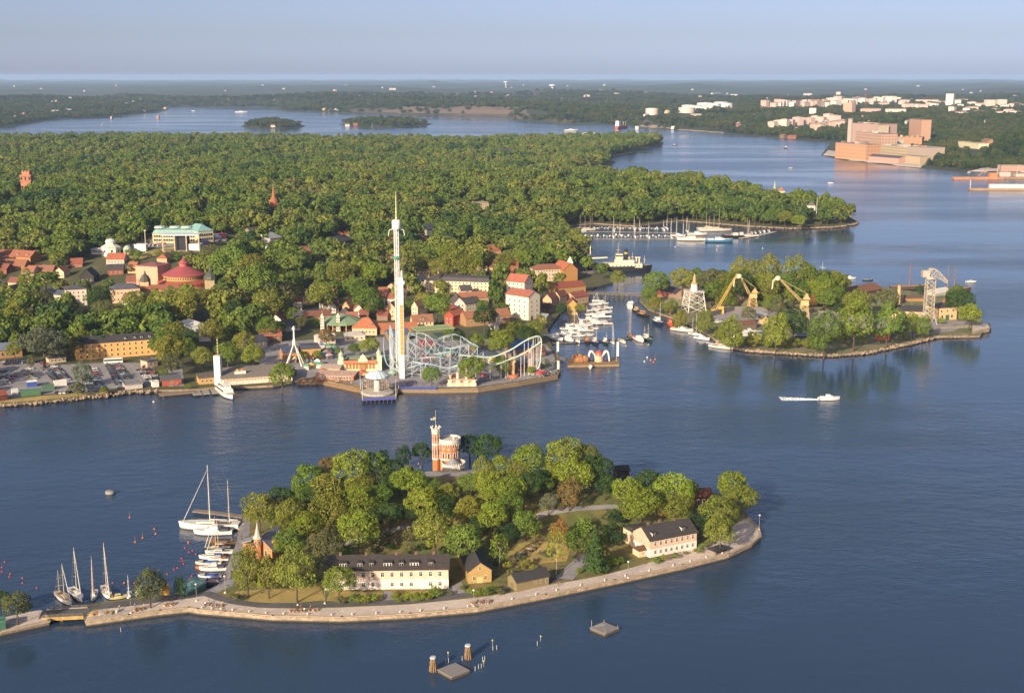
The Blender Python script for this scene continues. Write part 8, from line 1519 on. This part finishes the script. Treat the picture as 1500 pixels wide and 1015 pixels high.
def far_misc():
    for u, v, vt, lb, c in [(1267,160,137,'red and white radio mast above the hillside estate','b8504c')]:
        x, y, z = T(u, v, 'far'); h = z_at(x, y, vt)-z; setp(MB().tube((0, 0, 0), (0, 0, h), 2.2, 1.0, 5).build('radio_mast', M(c, .6), None, (x, y, z)), lb, 'mast')
    for u, v, vt, lb, rd in [(741,126,119.5,'white ball shaped water tower on the skyline',26),(809,131,124,'wide blue white water tower below the skyline',36)]:
        x, y, z = T(u, v, 'far'); h = z_at(x, y, vt)-z; r = thing('water_tower', lb, 'water tower', (x, y, z)); MB().cyl(0, 0, -5, h*.6, rd*.3, n=12).build('stem', M('c8ccd4', .7), r); MB().lathe([(rd*.3, h*.5), (rd, h*.7), (rd, h*.95), (0.01, h)], 16).build('bowl', M('dce0e8', .7), r)
    names = [(245,160,'orange lit house on the tip of the left headland','d8945c',14),(132,157,'orange roofed house on the left headland','c06844',22),(205,147.5,'orange house behind the left headland','c86c44',16),(40,174,'white house at the left shore','dcdcdc',14),(12,181,'long rust brown boathouse at the left edge','8a5248',30),(474,162,'yellow lit house on the far cliff shore','e0b070',16),(482,162.5,'second yellow lit house on the far cliff shore','dcc090',14),(490,163,'white boathouse on the far cliff shore','e0dcd0',12),(567,130,'long pale school on the far ridge','c8ccd4',60),(575,132,'second pale school building on the far ridge','c4c0c0',50),(1000,141,'white house in the distant wood left of the tanks','dcdce0',22),(1050,139,'row of distant white houses above the oil tanks','e0dcd4',60),(1075,141,'second row of distant white houses above the oil tanks','dcd8d0',50),(945,171,'pale terrace building below the lone oil tank','d4c8bc',26),(952,165,'white stepped house on the cliff','dcd8d0',20),(1080,186,'red house on the far shore below the estate','a85a4c',16),(1084,184,'white house behind the red shore house','dcd4c8',10),(1164,192,'yellow house below the estate','dcc480',14),(985,190,'white boathouse on the stony far shore','e4e0d8',10),(933,190,'white hut on the stony far shore','e4e0d8',8),(80,165,'row of pale houses on the left headland','c8c4c4',60),(100,163,'second row of pale houses on the left headland','d0ccc8',50),(60,160,'white villa on the left headland','dcdcdc',14),(168,150,'white house behind the left headland houses','dcdcdc',16),(700,153,'pale house high on the far cliffs','c8c0b8',16),(860,142,'pale houses in the distant middle wood','ccc8c4',40),(905,139,'distant pale terrace in the middle wood','d0ccc8',44),(1160,204,'low red sheds along the far quay','9c5a50',60),(1145,203,'low brown shed along the far quay','8a6a5c',30),(1020,171,'pale road terrace below the oil tanks','d4c4b4',80),(975,166,'small cream house left of the oil tanks','e0d0a8',14)]
    for u, v, lb, c, wd in names:
        x, y, z = T(u, v, 'far'); m = px_m(x, y, z); w = max(wd*m/4.4, 10) if wd < 30 else wd*m/5; F('house', lb, 'house', (u-w/m/2, v), (u+w/m/2, v), 16, max(7, 2.0*m), 'gable', 4, c, 'a89c98' if c[0] in 'cd' else c, clear=150, wpat=('grid', 4, 3.2, .6))
    x, y = G(911, 188.5, 0); r = thing('red_ship', 'red hulled tanker with white bridge at the far shore', 'ship', (x, y, 0), R(60)); h, d = hull_mb(90, 16, 9, .25, .8, 2); h.build('hull', [M('b8343c', .5), M('8a2c30', .6)], r); d.build('deck', M('a8503c', .8), r); MB().box(-40, -7, 9, -22, 7, 27, 0, 1, 1).build('bridge', M('e8e4e0', .6), r); MB().tube((10, 0, 9), (10, 0, 24), .8).tube((30, 0, 9), (30, 0, 22), .8).build('masts', M('e0dcd8', .6), r)
    x, y = G(1432, 262.5, 0); r = thing('dredging_barge', 'long orange rust barge moored off the far right shore', 'barge', (x, y, 0), R(2)); MB().box(-45, -7, -1, 45, 7, 4).build('hull', M('b87858', .8, .2, .1), r); MB().box(20, -5, 4, 34, 5, 11).build('deckhouse', M('c87850', .7), r); MB().tube((0, 0, 4), (14, 0, 17), .9).build('crane_arm', M('b06a48', .7), r)
    x, y = G(1478, 262, 0); r = thing('work_barge', 'cluttered brown grey work barge at the right edge', 'barge', (x, y, 0), R(1)); MB().box(-40, -10, -1, 60, 10, 4).build('hull', M('9a7058', .8, .2, .1), r); MB().box(-20, -6, 4, 0, 6, 12).box(10, -6, 4, 40, 6, 9).build('deckhouse', M('c0b4a8', .7), r)
    for k in (-24, 12, 44): MB().tube((k, 0, 4), (k+5, 0, 24), .8).build('derrick', M('b8a898', .7), r)
    a = G(1421, 277, 2); r = thing('breakwater', 'narrow ochre breakwater carrying a long white shed', 'breakwater', (*a, 0), R(-3)); MB().box(0, 0, -2, 300, 12, 3).build('wall', M('a8845c', .9, .2, .1), r); MB().box(32, 2, 3, 290, 10, 9.5).build('long_shed', M('dcd4d0', .7, .05, .05), r); MB().tube((2, 6, 3), (2, 6, 16), .6).build('light_post', M('d8d0c8', .6), r)
    sheet('quay', [(1395,258),(1460,253.5),(1600,256),(1600,246),(1480,243),(1440,247)], 'far', QUAY, 1.5, 25)
    F('quay_office', 'low pink brown quay building at the right edge', 'office', (1466,252), (1502,252), 20, 9, 'flat', 1, 'b89080', 'a49488', z=3)
    for q in ((205,185,'white hut on the second islet'),): pass
    for u, v, lb, c in [(521,184.5,'red cottage on the left end of the second islet','a8483c'),(509,185,'white jetty hut on the second islet','dcd8d0'),(400,186.5,'pale cottage on the first islet','c8c0b0')]:
        x, y, z = T(u, v, 'islet'); r = thing('cottage', lb, 'house', (x, y, z)); MB().box(-8, -5, -2, 8, 5, 6).build('wall', M(c, .8), r); MB().ext([(-6, 5.8), (0, 10), (6, 5.8), (6, 6.2), (0, 10.5), (-6, 6.2)], 'x', -9, 9).build('roof', M('8a5a4c', .8), r); SPOTS.append((x, y, x, y-40, 12))
far_misc()
FZONES += [(np.array([T(u, v, 'far')[:2] for u, v in [(1112,164),(1330,158),(1330,146),(1112,145)]]), .10), (np.array([T(u, v, 'far')[:2] for u, v in [(1205,229),(1232,234.5),(1350,246),(1352,226),(1260,208),(1218,208)]]), 0), (np.array([T(u, v, 'far')[:2] for u, v in [(1124,193),(1240,186),(1240,172),(1124,180)]]), .3), (np.array([T(u, v, 'far')[:2] for u, v in [(985,168),(1075,164),(1075,152),(985,154)]]), .2), (np.array([T(u, v, 'far')[:2] for u, v in [(935,187),(1060,197),(1060,192),(940,180)]]), .2)]

# ================================================================== labels that tell the repeats apart
MARKS = {'isle': ([('brick castle', (640,700)), ('long cream house', (567,862)), ('yellow gabled hall', (703,855)), ('pink gabled house', (980,815)), ('brick chapel', (382,820)), ('olive shed', (780,862)), ('stone tip kiosk', (1057,811))], ['footbridge', 'bare quay tip', 'front quay', 'fairground']),
    'stub': ([('road bridge', (60,905))], ['open harbour', 'castle island', 'front water', 'back water']),
    'yard': ([('hammerhead crane', (1359,474)), ('yellow boom crane', (1050,459)), ('white lattice tower', (1016,455)), ('portal crane', (1177,468)), ('cream engine house', (1386,470)), ('red wooden house', (975,434)), ('red container', (1292,498)), ('brown boat hall', (1265,430))], ['yacht channel', 'stone pier', 'castle island', 'open strait']),
    'main': ([('orange barracks', (165,528)), ('white landing tower', (320,562)), ('drop tower', (584,550)), ('swing carousel', (553,570)), ('apartment house', (758,466)), ('round theatre', (263,425)), ('hilltop restaurant', (260,357)), ('museum hall', (805,412)), ('lime roofed hall', (640,492)), ('pendulum ride', (432,535)), ('hexagonal villa', (722,376)), ('wooden church spire', (402,322)), ('point villa', (1188,312)), ('cream house with tower', (112,450)), ('arched coaster', (760,550)), ('car park coach', (166,533))], ['left waterfront', 'yacht channel', 'castle island', 'forest hills'])}
def mk(area): return [(n, *T(*p, area)[:2]) for n, p in MARKS[area][0]]
autolabel([(o, x, y, d) for o, x, y, d, a in PEOPLE if a == 'isle'], mk('isle'), MARKS['isle'][1])
autolabel([(o, x, y, d) for o, x, y, d, a in PEOPLE if a == 'main'], mk('main'), MARKS['main'][1])
autolabel(TH, mk('main'), MARKS['main'][1])
autolabel(FH, [(n, *T(*p, 'far')[:2]) for n, p in [('radio mast', (1267,160)), ('skyline ball tower', (741,126)), ('oil tanks', (1045,160)), ('left headland tip', (240,161)), ('far brick mill', (1245,222)), ('pale ridge school', (567,130))]], ['left edge', 'right edge', 'far water', 'horizon'])
autolabel(BOL, mk('isle'), MARKS['isle'][1])
autolabel(STALLS, mk('main'), MARKS['main'][1])
autolabel(CARS, mk('main'), MARKS['main'][1])
gm = lambda lst: [(n, *G(*p)) for n, p in lst]
autolabel(BUOYS, gm([('barrel buoy', (161,723)), ('big white ketch', (308,772)), ('white sloop', (112,871)), ('floating pontoon', (870,530)), ('white ferry', (331,577)), ('sky blue tour boat', (1053,354)), ('pontoon end', (950,497))]), ['harbour mouth', 'castle island', 'front water', 'fairground'])
autolabel(ST, gm([('plain raft', (664,985)), ('netted raft', (885,923)), ('road bridge', (95,900))]), ['left shore', 'right open water', 'front', 'castle island'])
autolabel([(o, x, y, d) for o, x, y, d, a in LB if 'channel' in a], gm([('yellow boathouse', (839,461)), ('biggest motor yacht', (812,496))]), ['old town', 'shipyard', 'floating pontoon', 'trestle bridge'])
autolabel([(o, x, y, d) for o, x, y, d, a in LB if 'bay' in a], gm([('three masted schooner', (857,337)), ('tallest schooner', (1050,338)), ('saloon boat', (1021,344))]), ['wooded quay', 'point', 'icebreaker', 'wooded shore'])
autolabel(BL, [(n, *T(*p, 'far')[:2]) for n, p in [('radio mast', (1267,160)), ('far brick mill', (1245,222)), ('oil tanks', (1045,160)), ('rust brown tower', (1339,212))]], ['oil tanks', 'right edge', 'far water', 'horizon'])

# ------------------------------------------------------------------ forest
def far_tree_mesh(seed, con, leaf=LEAF_F):
    VF = conifer_quads(seed, 420, .12) if con else crown_quads(seed, 16, 62, .115, .5, .40 if seed % 2 else .36, .58)
    mb = MB(); mb.v = [tuple(map(float, v)) for v in VF[0]]; mb.f = list(VF[1]); mb.m = [0]*len(VF[1]); mb.tube((0, 0, -.05), (0, 0, .4), .03, .02, 5, 1)
    return mb.mesh('forest_tree', [leaf, BARK])
src = bpy.data.collections.new('forest_kinds')
FT = [bpy.data.objects.new('forest_tree', far_tree_mesh(s, s >= 6)) for s in range(8)]
for i, o in enumerate(FT): o.name = f'forest_tree_{i}'; src.objects.link(o)
src2 = bpy.data.collections.new('hillside_kinds')
for i in range(8): o = bpy.data.objects.new(f'hillside_tree_{i}', far_tree_mesh(i, i >= 6, LEAF_H)); src2.objects.link(o)
def forest(name, P, z, w, h, idx, src=src):
    me = bpy.data.meshes.new(name); n = len(P)
    me.from_pydata([(float(x), float(y), float(q)) for (x, y), q in zip(P, z)], [], [])
    for an, ty, arr in (('sc', 'FLOAT_VECTOR', np.stack([w, w, h], 1)), ('ro', 'FLOAT_VECTOR', np.stack([np.zeros(n), np.zeros(n), RNG.uniform(0, 6.28, n)], 1))):
        a = me.attributes.new(an, ty, 'POINT'); a.data.foreach_set('vector', arr.astype(np.float32).ravel())
    a = me.attributes.new('ix', 'INT', 'POINT'); a.data.foreach_set('value', idx.astype(np.int32))
    o = link(name, me); o['kind'] = 'stuff'
    ng = bpy.data.node_groups.new(name+'_nodes', 'GeometryNodeTree')
    ng.interface.new_socket('Geometry', in_out='INPUT', socket_type='NodeSocketGeometry'); ng.interface.new_socket('Geometry', in_out='OUTPUT', socket_type='NodeSocketGeometry')
    N = ng.nodes.new; gi = N('NodeGroupInput'); go = N('NodeGroupOutput'); ip = N('GeometryNodeInstanceOnPoints'); ci = N('GeometryNodeCollectionInfo')
    ci.inputs['Collection'].default_value = src; ci.inputs['Separate Children'].default_value = True; ci.inputs['Reset Children'].default_value = True
    def attr(nm, ty):
        q = N('GeometryNodeInputNamedAttribute'); q.data_type = ty; q.inputs['Name'].default_value = nm; return [s for s in q.outputs if s.enabled and s.name == 'Attribute'][0]
    l = ng.links.new; l(gi.outputs[0], ip.inputs['Points']); l(ci.outputs[0], ip.inputs['Instance']); ip.inputs['Pick Instance'].default_value = True
    l(attr('ix', 'INT'), ip.inputs['Instance Index']); l(attr('ro', 'FLOAT_VECTOR'), ip.inputs['Rotation']); l(attr('sc', 'FLOAT_VECTOR'), ip.inputs['Scale']); l(ip.outputs[0], go.inputs[0])
    md = o.modifiers.new('scatter', 'NODES'); md.node_group = ng; return o
def clear_of(P, spots):
    keep = np.ones(len(P), bool)
    for x0, y0, x1, y1, r in spots:
        e = np.array([x1-x0, y1-y0]); L2 = e@e; lo = np.minimum((x0, y0), (x1, y1))-r; hi = np.maximum((x0, y0), (x1, y1))+r
        c = np.where(keep & (P > lo).all(1) & (P < hi).all(1))[0]
        if not len(c): continue
        wv = P[c]-np.array([x0, y0]); t = np.clip((wv@e)/L2, 0, 1) if L2 > 0 else np.zeros(len(c)); q = wv-t[:, None]*e
        keep[c[(q*q).sum(1) < r*r]] = False
    return keep
# mainland wood: jittered rows, wider apart with distance
pts = []
y = MAIN[:, 1].min()
while y < MAIN[:, 1].max():
    s = 10.0+max(0, y-1200)*.0018; xs = np.arange(-y*.46, y*.46, s); pts.append(np.stack([xs, np.full_like(xs, y)], 1)+RNG.uniform(-.42, .42, (len(xs), 2))*s); y += s
P = np.vstack(pts); P = P[pdist(P, MAIN) > 7]
K = clear_of(P, SPOTS)
for poly, dens in ZONES: K &= ~((pdist(P, poly) > 0) & (RNG.uniform(0, 1, len(P)) > dens))
K &= vnoise(P[:, 0], P[:, 1], 130, 41) > -.95
P = P[K]
z = h_main(P); w = np.clip(RNG.lognormal(2.66, .34, len(P))*(1+.3*vnoise(P[:, 0], P[:, 1], 90, 51)), 6.5, 30); far = np.hypot(P[:, 0], P[:, 1])
con = (vnoise(P[:, 0], P[:, 1], 350, 21) > .15) & (far > 2000) & (P[:, 0] < 100) & (RNG.uniform(0, 1, len(P)) < .5)
h = np.where(con, np.minimum(w*1.45, 24), np.clip(w*RNG.uniform(.85, 1.4, len(P)), 6, 26)); w = np.where(con, w*.62, w)
app = w/far; order = np.argsort(far)
nind = max(0, 297-sum(1 for t in TREES if t[3].find('bush') < 0))
near = order[:nind]
for i in near: tree(P[i, 0], P[i, 1], z[i], h[i], w[i], random.choice(['round', 'round', 'tall']), random.choice(['bright green', 'olive green', 'mid green', 'mid green', 'dark green', 'dull green']), 'main')
r_ = order[nind:]
forest('woodland_trees', P[r_], z[r_], w[r_], h[r_], np.where(con[r_], RNG.integers(6, 8, len(r_)), RNG.integers(0, 6, len(r_))))
# far shores and islets
pts = []; d = 2500.0
while d < 9500:
    s = d*.0046; us = np.arange(-260, 1760, s/d*FPX); pts.append(np.stack([(us-CX)/FPX*d, np.full_like(us, d)], 1)+RNG.uniform(-.45, .45, (len(us), 2))*s); d += s*1.25
P = np.vstack(pts); d1 = pdist(P, FARL); d2 = np.maximum(pdist(P, ISLET1), pdist(P, ISLET2)); P = P[(d1 > 12) | (d2 > 8)]
z = np.maximum(h_far(P), h_islet(P)); e = 14.0
sl = np.hypot(h_far(P+[e, 0])-h_far(P-[e, 0]), h_far(P+[0, e])-h_far(P-[0, e]))/(2*e)
K = (z > 1) & ((sl < .30) | (RNG.uniform(0, 1, len(P)) < .6)) & clear_of(P, SPOTS) & (vnoise(P[:, 0], P[:, 1], 300, 31) > -.75)
for poly, dens in FZONES: K &= ~((pdist(P, poly) > 0) & (RNG.uniform(0, 1, len(P)) > dens))
P, z = P[K], z[K]; far = np.hypot(P[:, 0], P[:, 1]); w = far*.0046*RNG.uniform(.8, 1.4, len(P)); w = np.maximum(w, 9)
con = RNG.uniform(0, 1, len(P)) < .5
forest('hillside_trees', P, z, w, np.minimum(w*RNG.uniform(.9, 1.2, len(P)), RNG.uniform(15, 21, len(P))), np.where(con, RNG.integers(6, 8, len(P)), RNG.integers(0, 6, len(P))), src2)

# ------------------------------------------------------------------ tree labels
for area, (marks, dirs) in MARKS.items():
    mk = [(n, *T(*p, area)[:2]) for n, p in marks]
    autolabel([(o, x, y, d) for o, x, y, d, a in TREES if a == area], mk, dirs)
for o, x, y, d, a in TREES: o['group'] = {'isle': 'trees on the castle island', 'yard': 'trees on the shipyard island', 'main': 'trees on the mainland', 'stub': 'trees beside the footbridge', 'far': 'trees'}[a] if o['category'] == 'tree' else 'bushes and shrubs'

# ------------------------------------------------------------------ haze
hm = bpy.data.materials.new('haze_air'); hm.use_nodes = True; nt = hm.node_tree; nt.nodes.clear()
o_ = nt.nodes.new('ShaderNodeOutputMaterial'); pv = nt.nodes.new('ShaderNodeVolumePrincipled'); nt.links.new(pv.outputs[0], o_.inputs['Volume'])
pv.inputs['Color'].default_value = (.44, .65, 1.0, 1); pv.inputs['Density'].default_value = HAZE
hb = MB().box(-50000, -3000, -8, 50000, 50000, 215).build('haze', hm); hb['kind'] = 'stuff'
